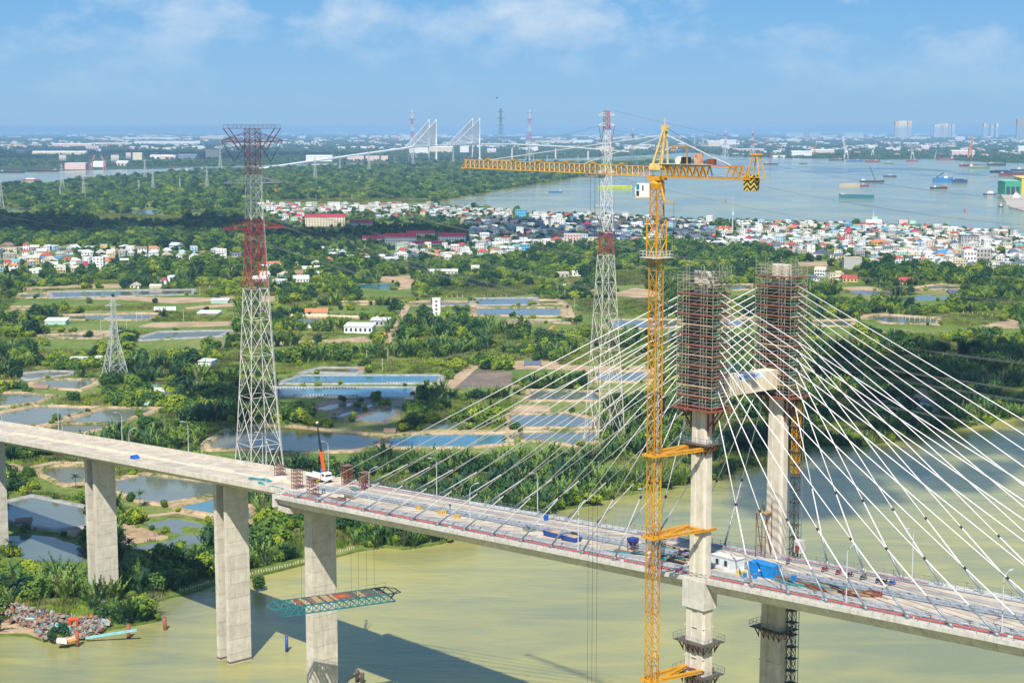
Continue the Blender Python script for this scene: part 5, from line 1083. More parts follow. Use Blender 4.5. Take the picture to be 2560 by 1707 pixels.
for d0, d1, dens, sc in ((430, 700, .125, 1.0), (700, 1100, .085, 1.08), (1100, 1750, .042, 1.3), (1750, 3100, .016, 1.6), (3100, 7600, .0052, 2.1)):
    half = .44 * d1; n = int(dens * (d1 - d0) * 2 * half)
    Y = rng.uniform(d0, d1, n); X = rng.uniform(-half, half, n); m = np.abs(X) < .43 * Y + 25; X, Y = X[m], Y[m]
    m = np_inside(X, Y, LANDP) & ~np_inside(X, Y, STRIP); X, Y = X[m], Y[m]; 
    m = keep(X, Y); hv = 6.2 * sc
    for k_ in (.5, 1.0): q_ = H / (H - hv * k_); m &= keep(X * q_, Y * q_, .8)      # nothing that would stand before the open water or a wall
    X, Y = X[m], Y[m]
    px, py = to_px(X, Y); f = field(X, Y); u = rng.random(len(X))
    open_ = field(X * 1.7 + 300, Y * 1.7) > (.5 if d0 < 700 else .0 if d0 < 1750 else .5 if d0 < 3000 else 1.3)
    if d0 >= 1100: open_ |= (u < .12)
    town = np.array([(lin(SHORE_T, a) < b < lin(LOW_T, a) + 4) if a > 640 else (LV[0][1] - 6 < b < 694 and inside(a, b, LV)) for a, b in zip(px, py)])
    nip = (f > .10) & (u < .80); nip |= (px > 640) & (py > 1085) & (py < 1300) & (u < .72); nip |= (px > 1900) & (py > 880) & (u < .55)
    if d0 >= 1700: nip &= u < .25
    for j in range(len(X)):
        if open_[j]:
            if d0 < 1700 and u[j] < .8: OUT['tuft'].append((X[j], Y[j], LAND, sc * rng.uniform(.9, 1.8), rng.uniform(0, 6.28)))
            continue
        if town[j]:
            if u[j] < .55: OUT['tree'].append((X[j], Y[j], LAND, rng.uniform(.55, 1.15), rng.uniform(0, 6.28)))
            continue
        k = 'nipa' if nip[j] else ('mang' if u[j] < .86 else 'tree')
        if d0 >= 1750: k = 'tree' if u[j] < .55 else ('nipa' if nip[j] else 'mang')
        big = {'nipa': 1.0, 'mang': 1.0, 'tree': .82}[k]
        OUT[k].append((X[j], Y[j], LAND - .1, sc * big * min(1.9, float(np.exp(rng.normal(-.08, .33)))), rng.uniform(0, 6.28)))
# low growth on the meadows and along dikes
for lm, px in LOTS:
    if lm is not m_meadow: continue
    P = [tuple(G(x, y)[:2]) for x, y in px]; xs_ = [p[0] for p in P]; ys_ = [p[1] for p in P]; A = (max(xs_) - min(xs_)) * (max(ys_) - min(ys_)); n = int(min(2600, A * .10))
    X = rng.uniform(min(xs_), max(xs_), n); Y = rng.uniform(min(ys_), max(ys_), n); m = np_inside(X, Y, P)
    for x, y in zip(X[m], Y[m]): OUT['tuft'].append((x, y, LAND, rng.uniform(.7, 1.7) * (1 if y < 1500 else 1.8), rng.uniform(0, 6.28)))
for i, (wm_, dm, dw, px) in enumerate(PONDS):
    pg = [tuple(G(x, y)[:2]) for x, y in px]; rg_ = ring(pg, dw * .95)
    for a, b in zip(rg_, rg_[1:] + rg_[:1]):
        L_ = math.hypot(b[0] - a[0], b[1] - a[1])
        for q in range(int(L_ / (3.5 if dm == 'n' else 9))):
            t_ = rng.random(); OUT['tuft' if rng.random() < .8 else 'mang'].append((a[0] + (b[0] - a[0]) * t_ + rng.normal(0, 1), a[1] + (b[1] - a[1]) * t_ + rng.normal(0, 1), LAND, rng.uniform(.5, 1.2), rng.uniform(0, 6.28)))
# mangrove fringe hugging the near bank
sh = [G(x, y) for x, y in rough(near_shore[18:-2], 4, 1.2, False, 9)]
for a, b in zip(sh, sh[1:]):
    for q in range(int((b - a).length / 2.6)):
        p = a + (b - a) * rng.random(); OUT['mang' if rng.random() < .7 else 'nipa'].append((p.x + rng.normal(0, 2), p.y + abs(rng.normal(0, 4)), LAND - .4, rng.uniform(.7, 1.3), rng.uniform(0, 6.28)))
gn_scatter('palm_thicket', 'dense dark thicket of nipa palms covering the wet ground between the ponds', OUT['nipa'], C_NIPA)
gn_scatter('mangrove_shrubbery', 'dense bright green mangrove shrubbery along the banks and between ponds', OUT['mang'], C_MANG)
gn_scatter('woodland_foliage', 'dark green woodland spreading behind the ponds and between the houses', OUT['tree'], C_TREE)
gn_scatter('grass', 'rough grass and reeds on the meadows and dikes', OUT['tuft'], C_TUFT)
# woods on the far side of the river
fo = []
for d0, d1, dens, sc in ((7000, 11000, .0007, 1.5), (11000, 17000, .00028, 1.7), (17000, 30000, .00006, 2.2)):
    half = .36 * d1; n = int(dens * (d1 - d0) * 2 * half); Y = rng.uniform(d0, d1, n); X = rng.uniform(-half, half, n); m = np_inside(X, Y, FARP) & (np.abs(X) < .35 * Y); f = field(X / 9, Y / 9)
    for x, y, ff in zip(X[m], Y[m], f[m]):
        if ff > -.5: fo.append((x, y, LAND, sc * rng.uniform(.6, 1.25), rng.uniform(0, 6.28)))
gn_scatter('far_forest', 'bluish far-off woods on the other side of the river', fo, C_TREE)

# ------------------------------------------------------------------ single trees one can tell apart
CROWNS = [bush(200 + k, lf_tree if k % 2 else lf_mang, 3.4, 6.0, 8, 110, .95) for k in range(6)]
TR = MB(); TR.tube((0, 0, 0), (.1, .05, 1.4), .28, .2, 7); TR.tube((.1, .05, 1.4), (.9, .3, 3.0), .16, .08, 6); TR.tube((.1, .05, 1.4), (-.7, .5, 3.1), .15, .08, 6); TR.tube((.1, .05, 1.4), (.1, -.6, 3.3), .15, .07, 6); trunk_me = TR.mesh('trunk', m_bark)
def tree(x, y, s, label, k=0, grp='single trees between the ponds'):
    t = T('tree', label, 'tree', G(x, y), R.uniform(0, 6.28), grp); t.scale = (s, s, s); OB('trunk', trunk_me, t); OB('crown', CROWNS[k % 6], t); return t
for k, (x, y, s, c, lab) in enumerate((
    (330, 968, 1.7, 1, 'broad dark tree at the foot of the small grey pylon'), (222, 846, 1.1, 3, 'round tree on the dike left of the small grey pylon'), (222, 758, 1.1, 1, 'leafy tree beside the long left pond'), (388, 758, 1.0, 1, 'spreading tree right of the upper left pond'),
    (62, 976, .8, 3, 'dark bush tree behind the thatched hut at far left'), (182, 1003, 1.1, 5, 'dark clump of tree between the two left ponds'), (748, 914, .8, 2, 'lone bright tree on the meadow beside the twin lined ponds'), (1138, 776, .9, 1, 'round tree right of the narrow white tower house'),
    (1165, 778, 1.0, 0, 'bright round tree second right of the narrow white tower house'), (1316, 836, 1.1, 0, 'round bright tree left of the orange-roofed hut'), (2030, 717, 1.1, 3, 'dark round tree by the teal-roofed houses at right'), (2165, 690, 1.3, 1, 'tall dark tree left of the red tiered pavilion'),
    (2110, 702, 1.0, 3, 'tree in front of the orange-walled cottage'), (570, 1515, 1.2, 0, 'bright bush tree on the bank beside the third pier'), (262, 1552, 1.0, 1, 'dark shrub tree at the foot of the second pier'), (300, 1552, .7, 0, 'bright shrub on the low spit beside the second pier'),
    (410, 1478, 1.5, 1, 'large dark mangrove tree in the shade of the viaduct'), (350, 1440, 1.2, 3, 'dark bushy tree in the viaduct shadow on the bank'), (650, 1470, .8, 0, 'small bright bush behind the wooden stake fence'), (90, 1470, 1.3, 0, 'bright leafy tree on the bank left of the second pier'),
    (2420, 588, 1.6, 1, 'dark tree on the shore among the right-hand houses'), (2480, 586, 1.8, 3, 'tall dark tree near the right end of the town shore'), (2525, 588, 1.3, 2, 'yellow-green tree at the right end of the town shore'), (2090, 575, 1.5, 1, 'dark tree behind the mint green hall on the shore'),
    (1455, 549, 1.9, 1, 'dark tree on the shore behind the middle pylon'), (1580, 552, 1.5, 3, 'dark tree on the shore left of the crane mast'), (1720, 566, 1.6, 3, 'dark tree on the shore right of the crane mast'), (1240, 545, 1.4, 1, 'dark tree left of the bright blue building'),
    (120, 672, 1.7, 1, 'tall dark tree in the village at far left'), (165, 680, 1.4, 0, 'leafy tree before the village at far left'), (330, 657, 1.4, 3, 'dark tree in the middle of the left village'), (560, 668, 1.6, 1, 'tall dark tree left of the red-white pylon'))): tree(x, y, s, lab, c)
for k, (x, y, s, lab) in enumerate(((190, 1222, .85, 'young coconut palm on the dike under the viaduct'), (350, 1268, .9, 'coconut palm at the end of the palm strip under the viaduct'), (742, 1172, 1.0, 'drooping coconut palm right of the red-white pylon foot'), (828, 1178, .9, 'coconut palm behind the truck crane'),
    (490, 915, 1.0, 'coconut palm beside the pale metal cabin'), (560, 910, .9, 'coconut palm right of the pale metal cabin'), (30, 1395, .9, 'dark palm at the far left bank'), (1095, 880, 1.2, 'big spreading palm in the middle of the palm belt'), (325, 1400, 1.0, 'dark palm right of the second pier'), (230, 1398, .7, 'palm on the bank behind the second pier'))):
    t = T('palm_tree', lab, 'palm tree', G(x, y), R.uniform(0, 6.28), 'single palms'); t.scale = (s, s, s); me = C_COCO.objects[k % 3].data
    tv = MB(); pts = [Vector((.10 * q * q * .12, .02 * q, 6.4 * q / 5)) for q in range(6)]
    for a, b in zip(pts, pts[1:]): tv.tube(a, b, .17, .15, 6)
    tv.build('trunk', m_bark, t); cv = MB(); r = random.Random(500 + k)
    for q in range(18): frond(cv, r, 6.28 * q / 18 + r.uniform(-.2, .2), r.uniform(.1, 1.15), r.uniform(3.4, 4.6), .6, r.uniform(.9, 1.7), base=pts[-1])
    cv.build('crown', lf_nipa, t)

# ================================================================== POWER LINES
m_pr = M('pylon red paint', (0.42, 0.05, 0.06), .6, .25, 1.0); m_pw = M('pylon white paint', (0.66, 0.64, 0.62), .55, .15, 1.0); m_pg = M('pylon zinc grey', (0.48, 0.49, 0.47), .55, .2, 1.0); m_pc = M('pylon rusty white', (0.62, 0.57, 0.50), .6, .25, .6)
m_ins = M('insulator string', (0.10, 0.12, 0.13), .4, .1)
def pylon(label, x, y, ytop, wb, wt, rz, arms, npan, col, th=.22, waist=None, grp='lattice power pylons', detail=True):
    p = G(x, y); D = math.hypot(p.x, p.y); lo, hi = 0, 400
    for _ in range(40):
        mid = (lo + hi) / 2
        if pix((p.x, p.y, LAND + mid))[1] > ytop: lo = mid
        else: hi = mid
    h = lo; t = T('power_pylon', label, 'power pylon', p, rz, grp)
    q = .86; hs_ = [0]
    wid = lambda z: (wb + (wt - wb) * min(1, z / (h * .80)) ** .75) if waist is None else (wb + (waist[1] - wb) * (z / h / waist[0]) if z / h < waist[0] else waist[1] + (wt - waist[1]) * ((z / h - waist[0]) / (1 - waist[0])))
    tot = sum(q ** k for k in range(npan)); z = 0
    for k in range(npan):
        z2 = z + h * q ** k / tot; a, b = wid(z) / 2, wid(z2) / 2; mb = MB(); C = ((-1, -1), (1, -1), (1, 1), (-1, 1)); tk = th * (1 - .5 * z / h)
        for i in range(4):
            c0, c1 = C[i], C[(i + 1) % 4]; A0, A1 = Vector((c0[0] * a, c0[1] * a, z)), Vector((c1[0] * a, c1[1] * a, z)); B0, B1 = Vector((c0[0] * b, c0[1] * b, z2)), Vector((c1[0] * b, c1[1] * b, z2))
            mb.bar(A0, B0, tk * 1.5); mb.bar(A0, B1, tk); mb.bar(A1, B0, tk); mb.bar(B0, B1, tk * .9)
            if detail and z < h * .75:
                mm = (A0 + A1 + B0 + B1) / 4
                for E0, F0 in ((A0, B0), (A1, B1)): mb.bar((E0 * .75 + F0 * .25), (E0 + mm) / 2, tk * .5); mb.bar((E0 * .5 + F0 * .5), (E0 + mm) / 2, tk * .5); mb.bar((E0 * .5 + F0 * .5), (F0 + mm) / 2, tk * .5)
        mb.build('tower_panel', col((z + z2) / 2 / h), t); z = z2
    for zf, span, dep, mk, cm in arms:
        za = zf * h; w = wid(za) / 2; mb = MB()
        for s in (-1, 1):
            for sy in (-1, 1):
                mb.bar((s * w, sy * w, za), (s * span, sy * .3, za + .3), th * .9); mb.bar((s * w, sy * w, za + dep), (s * span, sy * .3, za + .4), th * .7)
                for k in range(4): f0, f1 = k / 4, (k + 1) / 4; mb.bar((s * (w + (span - w) * f0), sy * (w + (.3 - w) * f0), za), (s * (w + (span - w) * f1), sy * (w + (.3 - w) * f1), za + dep * (1 - f1)), th * .5)
        o = mb.build('cross_arm', cm, t)
        if mk:
            for s in (-1, 1):
                k = (span - w) * .5 + w; MB().tube((s * span * .97, 0, za), (s * k, 0, za - mk), .16, n=5).tube((s * (w + .4), 0, za), (s * k, 0, za - mk), .16, n=5).build('insulator', m_ins, o)
    for c in ((-1, -1), (1, -1), (1, 1), (-1, 1)): MB().box((c[0] * wb / 2, c[1] * wb / 2, -.6), (1.6 * th / .22, 1.6 * th / .22, 2.0), top=.7).build('footing', m_conc, t)
    return t, h
red_white = lambda f: m_pr if f > .865 else m_pw if f > .765 else m_pr if f > .60 else m_pc
P1, h1 = pylon('tall red and white lattice pylon behind the viaduct, with wide cross arms', 649, 1243, 322, 17.5, 5.0, .62, [(.965, 14.3, 4.0, 8.5, m_pr), (.856, 13.6, 2.6, 8.5, m_pw), (.735, 14.6, 3.2, 0, m_pr)], 17, red_white, .23)
mb = MB()
for k in range(150): z = 6 + k * 1.0; w = 8.75 - (8.75 - 2.5) * min(1, z / (h1 * .8)) ** .75 + .25; mb.bar((w, -w - .5, z), (w, -w + .5, z), .12)
for s in (-.5, .5):
    for k in range(30): z = 6 + k * 5; w = 8.75 - (8.75 - 2.5) * min(1, z / (h1 * .8)) ** .75 + .25; z2 = z + 5; w2 = 8.75 - (8.75 - 2.5) * min(1, z2 / (h1 * .8)) ** .75 + .25; mb.bar((w, -w + s, z), (w2, -w2 + s, z2), .12)
mb.build('ladder', m_pg, P1)
mb = MB(); mb.box((0, 0, h1), (24, 5.5, .15))
for k in range(13):
    for s in (-2.7, 2.7): mb.bar((-12 + k * 2, s, h1), (-12 + k * 2, s, h1 + 1.6), .1)
for s in (-2.7, 2.7): mb.bar((-12, s, h1 + 1.6), (12, s, h1 + 1.6), .1); mb.bar((-12, s, h1), (-5, s * .9, h1 - 9), .3); mb.bar((12, s, h1), (5, s * .9, h1 - 9), .3)
mb.build('top_platform', m_pr, P1)
P2, h2 = pylon('tall pale lattice pylon with six narrow cross arms behind the stays', 1511, 1098, 277, 15.5, 2.2, .45, [(.985, 4.7, 1.6, 0, m_pc), (.955, 4.7, 1.6, 8, m_pc), (.885, 4.6, 1.8, 8, m_pc), (.815, 4.8, 1.8, 0, m_pw), (.69, 5.0, 2.0, 8, m_pw), (.64, 5.0, 1.8, 0, m_pc)], 18, lambda f: m_pr if f > .94 or .60 < f < .66 else m_pw if f > .66 else m_pc, .20, waist=(.62, 5.4))
P3, h3 = pylon('small grey lattice pylon standing by the ponds at the left', 288, 945, 744, 14, 2.0, .6, [(.90, 5.0, 1.2, 0, m_pg), (.74, 6.2, 1.4, 0, m_pg), (.58, 5.2, 1.4, 0, m_pg)], 10, lambda f: m_pg, .24, waist=(.5, 4.2))
FARPY = [(5, 533, 450, 'grey'), (156, 478, 410, 'grey'), (151, 500, 466, 'grey'), (210, 501, 434, 'grey'), (363, 452, 399, 'grey'), (383, 484, 423, 'grey'), (348, 490, 450, 'grey'), (450, 480, 446, 'grey'), (518, 480, 415, 'grey'), (551, 431, 370, 'grey'), (788, 452, 394, 'grey'), (923, 431, 380, 'grey'), (850, 430, 392, 'grey'),
         (1031, 396, 275, 'red and white'), (1033, 420, 372, 'grey'), (1133, 413, 370, 'grey'), (1252, 396, 272, 'dark'), (1324, 400, 274, 'red and white'), (1526, 402, 328, 'red'), (1581, 402, 322, 'red'), (1368, 409, 388, 'grey'), (1445, 409, 388, 'grey'), (1813, 391, 320, 'red'), (1881, 391, 320, 'red'), (1736, 372, 338, 'grey'), (1757, 368, 336, 'grey')]
for k, (x, y, yt, c) in enumerate(FARPY):
    p = G(x, y); sz = max(.5, math.hypot(p.x, p.y) / 3200); hh = (y - yt) * mpp(p); cm = {'grey': m_pg, 'red': m_pr, 'dark': m_ins, 'red and white': m_pw}[c]
    cf = (lambda f: m_pr if int(f * 7) % 2 else m_pw) if 'red' in c else (lambda f, cm=cm: cm)
    wid_ = hh * (.16 if c != 'red and white' else .12)
    pylon('%s power pylon far off in the haze, %s from the left' % (c, ORD(k + 1)), x, y, yt, wid_, wid_ * .18, .4 + .2 * (k % 3), [(.93, hh * .075, hh * .02, 0, cf(.5)), (.80, hh * .10, hh * .025, 0, cf(.5)), (.66, hh * .08, hh * .025, 0, cf(.5))], 7, cf, .26 * sz, grp='far power pylons', detail=False)
def wire(label, a, b, sag, r, balls=(), n=40, twin=0):
    a, b = Vector(a), Vector(b); t = T('power_line', label, 'power line', a, group='power lines')
    for k in range(max(1, twin)):
        off = Vector((0, 0, .5 * k)); pts = [(b - a) * (i / n) + off - Vector((0, 0, 4 * sag * (i / n) * (1 - i / n))) for i in range(n + 1)]; MB().path(pts, r, 4).build('conductor', M('aluminium conductor', (0.16, 0.16, 0.15), .5, .05), t)
    for f in balls: q = (b - a) * f - Vector((0, 0, 4 * sag * f * (1 - f))); smooth(MB().ball(q, 1.0, 10).build('marker_ball', M('orange marker', (0.62, 0.13, 0.05), .5), t))
    return t
p1 = P1.location; p2 = P2.location; e1 = Vector((430, 560, 0)); e2 = Vector((490, 930, 0)); WL = ('highest', 'second', 'third', 'fourth', 'fifth', 'lowest')
for k, (zf, dy, ez, sg) in enumerate(((.90, 9, 92, 22), (.90, -9, 84, 24), (.80, 9, 66, 24), (.80, -9, 56, 26), (.735, 12, 44, 22), (.735, -12, 34, 24))):
    wire('twin conductor crossing low over the right-hand mangroves, %s of six' % WL[k], p1 + Vector((dy, dy * .5, zf * h1)), e1 + Vector((0, dy, ez)), sg, .055, (.36, .5, .64) if False else (), twin=2)
for k, (zf, dy, ez, sg) in enumerate(((1.0, 4, 132, 17), (.955, -4, 120, 18), (.885, 4, 108, 20), (.815, -4, 100, 20), (.69, 4, 84, 18), (.64, -4, 76, 18))):
    wire('thin conductor sweeping right over the wide river, %s of six' % WL[k], p2 + Vector((dy, dy * .4, zf * h2)), e2 + Vector((0, dy, ez)), sg, .06, (.12,) if k == 4 else ())
e3 = Vector((-520, 1500, 0))
for k, (zf, dy, ez) in enumerate(((.955, -4, 120), (.815, -4, 95), (.64, -4, 60))):
    wire('thin conductor running left from the pale pylon over the town, %s' % ('upper one', 'middle one', 'lower one')[k], p2 + Vector((dy, 0, zf * h2)), e3 + Vector((0, 0, ez)), 30, .06, (.35,) if k == 0 else ())
# utility poles along the tracks
upm = M('grey utility pole', (0.55, 0.53, 0.5), .7)
for k, (x, y) in enumerate(((524, 736), (500, 740), (252, 826), (317, 826), (355, 802), (342, 805), (459, 802), (1005, 795), (917, 908), (956, 930), (1412, 748), (1436, 770), (1395, 738), (2116, 712), (2200, 718), (2250, 720), (2285, 698), (2061, 706), (970, 905), (700, 500), (820, 500), (850, 502), (880, 500), (907, 495), (932, 495), (790, 502))):
    p = G(x, y); t = T('utility_pole', 'slim concrete utility pole among fields and houses, %s in reading order' % ORD(k + 1), 'utility pole', p, .3 * k, 'utility poles in the fields'); hh = 9 if y > 600 else 14
    MB().tube((0, 0, 0), (0, 0, hh), .2 if y > 600 else .45, .14 if y > 600 else .3, 6).build('pole', upm, t); MB().bar((-.9, 0, hh - .6), (.9, 0, hh - .6), .14).build('cross_arm', upm, t)
t = T('radio_mast', 'slim blue-grey mast rising from the town beside the temple', 'mast', G(1831, 588)); mz = 62
MB().tube((0, 0, 0), (0, 0, 28), 1.4, .8, 6).tube((0, 0, 28), (0, 0, mz), .5, .2, 6).build('mast', m_pg, t); MB().box((0, 0, 30), (3, 3, 5)).build('antenna_panel', wm('pale blue'), t)

# ================================================================== BOATS
HC = {'navy': (0.03, 0.07, 0.16), 'teal': (0.05, 0.20, 0.24), 'cream': (0.55, 0.46, 0.36), 'blue': (0.04, 0.20, 0.48), 'dark': (0.04, 0.045, 0.06), 'maroon': (0.22, 0.05, 0.07), 'green': (0.10, 0.26, 0.20), 'lime': (0.55, 0.62, 0.03), 'red': (0.42, 0.07, 0.06), 'grey': (0.28, 0.3, 0.33)}
def hm_(c): return M('hull ' + c, HC[c], .5, .15, .3, streak=.3)
m_sup = M('ship white', (0.74, 0.74, 0.72), .5, .08, .4, streak=.2)
def ship(label, x0, x1, y, hullc, hh, sup=None, cargo=None, boom=None, cat='boat', name='boat', deckc='grey', flip=1, waist=True):
    a, b = G(x0, y, 0), G(x1, y, 0); c = (a + b) / 2; L = (b - a).length; m = mpp(c); W_ = L * .17 if L > 40 else L * .24; hz = hh * m
    t = T(name, label, cat, c, math.atan2(b.y - a.y, b.x - a.x)); s = flip
    mb = MB(); P = []
    def sec(f, w, z0, z1): x = (f - .5) * L * s; return [(x, -w * .72, z0), (x, w * .72, z0), (x, w, z1), (x, -w, z1)]
    rings = [sec(0, W_ * .38, -.6, hz * 1.12), sec(.06, W_ * .5, -.6, hz), sec(.8, W_ * .5, -.6, hz), sec(.93, W_ * .3, -.6, hz * 1.15), sec(1.0, W_ * .03, -.6, hz * 1.35)]
    if s < 0: rings = [r[::-1] for r in rings]
    o = mb.loft(rings).build('hull', hm_(hullc), t)
    MB().box((0.02 * L * s, 0, hz + .01), (L * .80, W_ * .86, .25 * m + .1)).build('deck', hm_(deckc), t)
    if cargo: 
        for k in range(cargo[1]): MB().box(((-.22 + .56 * (k + .5) / cargo[1]) * L * s, 0, hz + .2), (L * .56 / cargo[1] * .92, W_ * .7, cargo[2] * m)).build('hatch', hm_(cargo[0]), t)
    if sup:
        f, w, n = sup
        for k in range(n): MB().box(((f - .5) * L * s, 0, hz + k * 2.6 * max(1, m / 1.2)), (L * w * (1 - .16 * k), W_ * .8 * (1 - .1 * k), 2.5 * max(1, m / 1.2))).build('deckhouse', m_sup, t)
        top = hz + n * 2.6 * max(1, m / 1.2); MB().box(((f - .5) * L * s, 0, top - 1.7 * max(1, m / 1.2)), (L * w * (1 - .16 * (n - 1)) + .3, W_ * .8 * (1 - .1 * (n - 1)) + .3, .9 * max(1, m / 1.2))).build('bridge_window', m_open, t)
        MB().tube(((f - .5) * L * s, 0, top), ((f - .5) * L * s, 0, top + 5 * m), .2 * m, .08 * m, 5).build('mast', m_sup, t)
    if boom:
        f, dx, hz2, bc = boom; x = (f - .5) * L * s; MB().box((x, 0, hz), (3 * m, 3 * m, 4 * m)).build('crane_cabin', hm_(bc), t)
        mb = MB(); lattice(mb, (x, 0, hz + 3 * m), (x + dx * m, 0, hz + hz2 * m), 1.6 * m, 1.6 * m, 8, .42 * m, .25 * m, up=(0, 1, 0)); mb.build('boom', hm_(bc), t)
        MB().bar((x - (8 * m if dx > 0 else -8 * m), 0, hz + 9 * m), (x + dx * m, 0, hz + hz2 * m), .18 * m).bar((x, 0, hz + 3 * m), (x - (8 * m if dx > 0 else -8 * m), 0, hz + 9 * m), .3 * m).build('boom_stay', m_black, t)
    return t
def zx(x): return 1920 + x / 3.675
def zy(y): return 220 + y / 3.675
ship('long empty teal barge in the middle of the wide river', zx(650), zx(970), zy(1012), 'teal', 8, (.90, .10, 1), ('dark', 1, .5), None, 'barge', 'barge', 'blue', -1)
ship('cream-hulled barge with square hatches left of the crane barge', zx(650), zx(845), zy(904), 'cream', 5.5, None, ('cream', 8, 1.5), None, 'barge', 'barge', 'cream')
ship('low maroon work boat at the stern of the cream barge', zx(845), zx(930), zy(904), 'maroon', 3, (.3, .2, 1), None, None, 'boat', 'boat', 'maroon')
ship('dark crane barge with a tall green lattice boom', zx(845), zx(1068), zy(864), 'dark', 3.5, (.12, .16, 2), ('grey', 2, 1.5), (.62, -14, 33, 'teal'), 'crane barge', 'crane_barge', 'grey')
ship('small flat barge right of the green-boomed crane barge', zx(1060), zx(1182), zy(816), 'dark', 2.5, (.5, .3, 1), ('blue', 2, 1.5), None, 'barge', 'barge', 'grey')
ship('blue cargo ship with white bridge and dark deck crane', zx(1515), zx(1700), zy(868), 'blue', 10, (.62, .2, 3), ('blue', 2, 2), (.2, 16, 14, 'dark'), 'ship', 'cargo_ship', 'blue')
ship('blue barge tied behind the blue cargo ship', zx(1690), zx(1830), zy(870), 'navy', 7, (.9, .1, 1), ('navy', 4, 2), None, 'barge', 'barge', 'navy', -1)
ship('dark tug with a rusty red deck load below the blue ship', zx(1488), zx(1560), zy(928), 'dark', 4, (.4, .3, 2), None, None, 'tug', 'tug_boat', 'dark', -1)
ship('dark barge with red machinery pushed by the dark tug', zx(1558), zx(1650), zy(927), 'dark', 4, None, ('red', 3, 3), None, 'barge', 'barge', 'dark')
ship('maroon freighter moored beyond the anchored green-hulled ship', zx(1755), zx(1990), zy(722), 'maroon', 4, (.92, .06, 1), ('maroon', 3, 1.2), None, 'ship', 'cargo_ship', 'maroon', -1)
ship('ship with pale green hull and white bridge near the right moorings', zx(1840), zx(2035), zy(742), 'green', 5, (.88, .12, 3), ('cream', 4, 1.5), None, 'ship', 'cargo_ship', 'cream', -1)
ship('dark barge with yellow gear anchored at far right', zx(2010), zx(2185), zy(712), 'dark', 4, (.2, .2, 1), ('green', 4, 2), None, 'barge', 'barge', 'dark')
ship('dark lighter in front of the right-edge moorings', zx(2040), zx(2240), zy(776), 'navy', 4, (.3, .15, 1), ('grey', 3, 1.5), None, 'barge', 'barge', 'grey')
ship('large maroon and black barge at the right edge of the picture', zx(2125), zx(2400), zy(806), 'maroon', 6, (.08, .1, 1), ('dark', 4, 1.5), None, 'barge', 'barge', 'dark')
ship('blue-grey work barge stacked with gear at the right edge', zx(2230), zx(2380), zy(765), 'navy', 5, (.5, .2, 2), ('grey', 2, 3), None, 'barge', 'barge', 'grey')
ship('tiny green ferry boat far out near the opposite bank', zx(1065), zx(1152), zy(698), 'green', 3, (.5, .5, 1), None, None, 'boat', 'boat', 'teal')
ship('tiny launch on the water left of the green ferry', zx(290), zx(362), zy(698), 'dark', 1.5, (.7, .12, 1), None, None, 'boat', 'boat', 'grey')
ship('crane barge with orange jib close to the counter jib of the crane', zx(-40), zx(95), zy(705), 'navy', 3, (.2, .2, 1), None, (.45, 2, 28, 'red'), 'crane barge', 'crane_barge', 'maroon')
ship('bright lime yellow barge passing behind the pale pylon', 1495, 1580, 471, 'lime', 6, None, ('lime', 3, 1), None, 'barge', 'barge', 'lime')
ship('small blue barge on the river left of the pale pylon', 1371, 1406, 482, 'blue', 3, (.85, .15, 1), ('blue', 2, 1), None, 'barge', 'barge', 'blue')
ship('blue river barge close to the town behind the pale pylon', 1500, 1534, 520, 'blue', 3, (.15, .2, 1), ('blue', 2, 1), None, 'barge', 'barge', 'blue')
ship('white river boat tied to the blue barge behind the pale pylon', 1483, 1503, 519, 'grey', 2, (.5, .4, 1), None, None, 'boat', 'boat', 'grey')
ship('navy cargo ship with two deck cranes on the left reach of the river', 404, 477, 434, 'navy', 4.5, (.85, .14, 3), ('red', 3, 1), (.42, -6, 16, 'red'), 'ship', 'cargo_ship', 'maroon', 1)
ship('white and red passenger boat on the left reach of the river', 56, 102, 451, 'red', 2.2, (.45, .5, 2), None, None, 'boat', 'boat', 'grey')
ship('long low barge moored along the left opposite bank', 0, 62, 432, 'navy', 3, (.1, .1, 1), ('maroon', 4, 1), None, 'barge', 'barge', 'maroon')
ship('second low barge moored along the left opposite bank', 70, 146, 429, 'dark', 3, (.9, .1, 1), ('maroon', 4, 1), None, 'barge', 'barge', 'maroon')
for k, (x, y, d) in enumerate(((560, 668, 140), (720, 676, 150), (890, 680, 140), (1270, 675, 110))):
    ship('work pontoon below the dockside cranes, %s from the left' % ORD(k + 1), zx(x), zx(x + d), zy(y), ('navy', 'blue', 'maroon', 'maroon')[k], 3, (.7, .2, 1), ('red', 2, 1.5), None, 'pontoon', 'pontoon', 'grey')
ship('red and white coaster moored at the right opposite bank', zx(1560), zx(1710), zy(662), 'red', 4, (.85, .1, 2), ('teal', 2, 1), None, 'ship', 'cargo_ship', 'teal')
t = T('colourful_ferry', 'white and red ferry with green wheelhouse moored behind the right houses', 'ferry', G(2188, 573, 0) + Vector((0, 25, 0)))
MB().loft([[(-20 + 40 * f, -w, -.5), (-20 + 40 * f, w, -.5), (-20 + 40 * f, w * 1.2, 9), (-20 + 40 * f, -w * 1.2, 9)] for f, w in ((0, 4), (.2, 5), (.8, 5), (1, 2))]).build('hull', hm_('red'), t); MB().box((2, 0, 9), (26, 9, 5)).build('deckhouse', m_sup, t); MB().box((4, 0, 14), (9, 7, 4.5)).build('wheelhouse', wm('mint green'), t); MB().tube((2, 0, 18), (2, 0, 30), .3).build('mast', m_sup, t)
t = T('colourful_ferry', 'green and pink decorated ferry moored behind the white houses at right', 'ferry', G(2275, 574, 0) + Vector((0, 25, 0)))
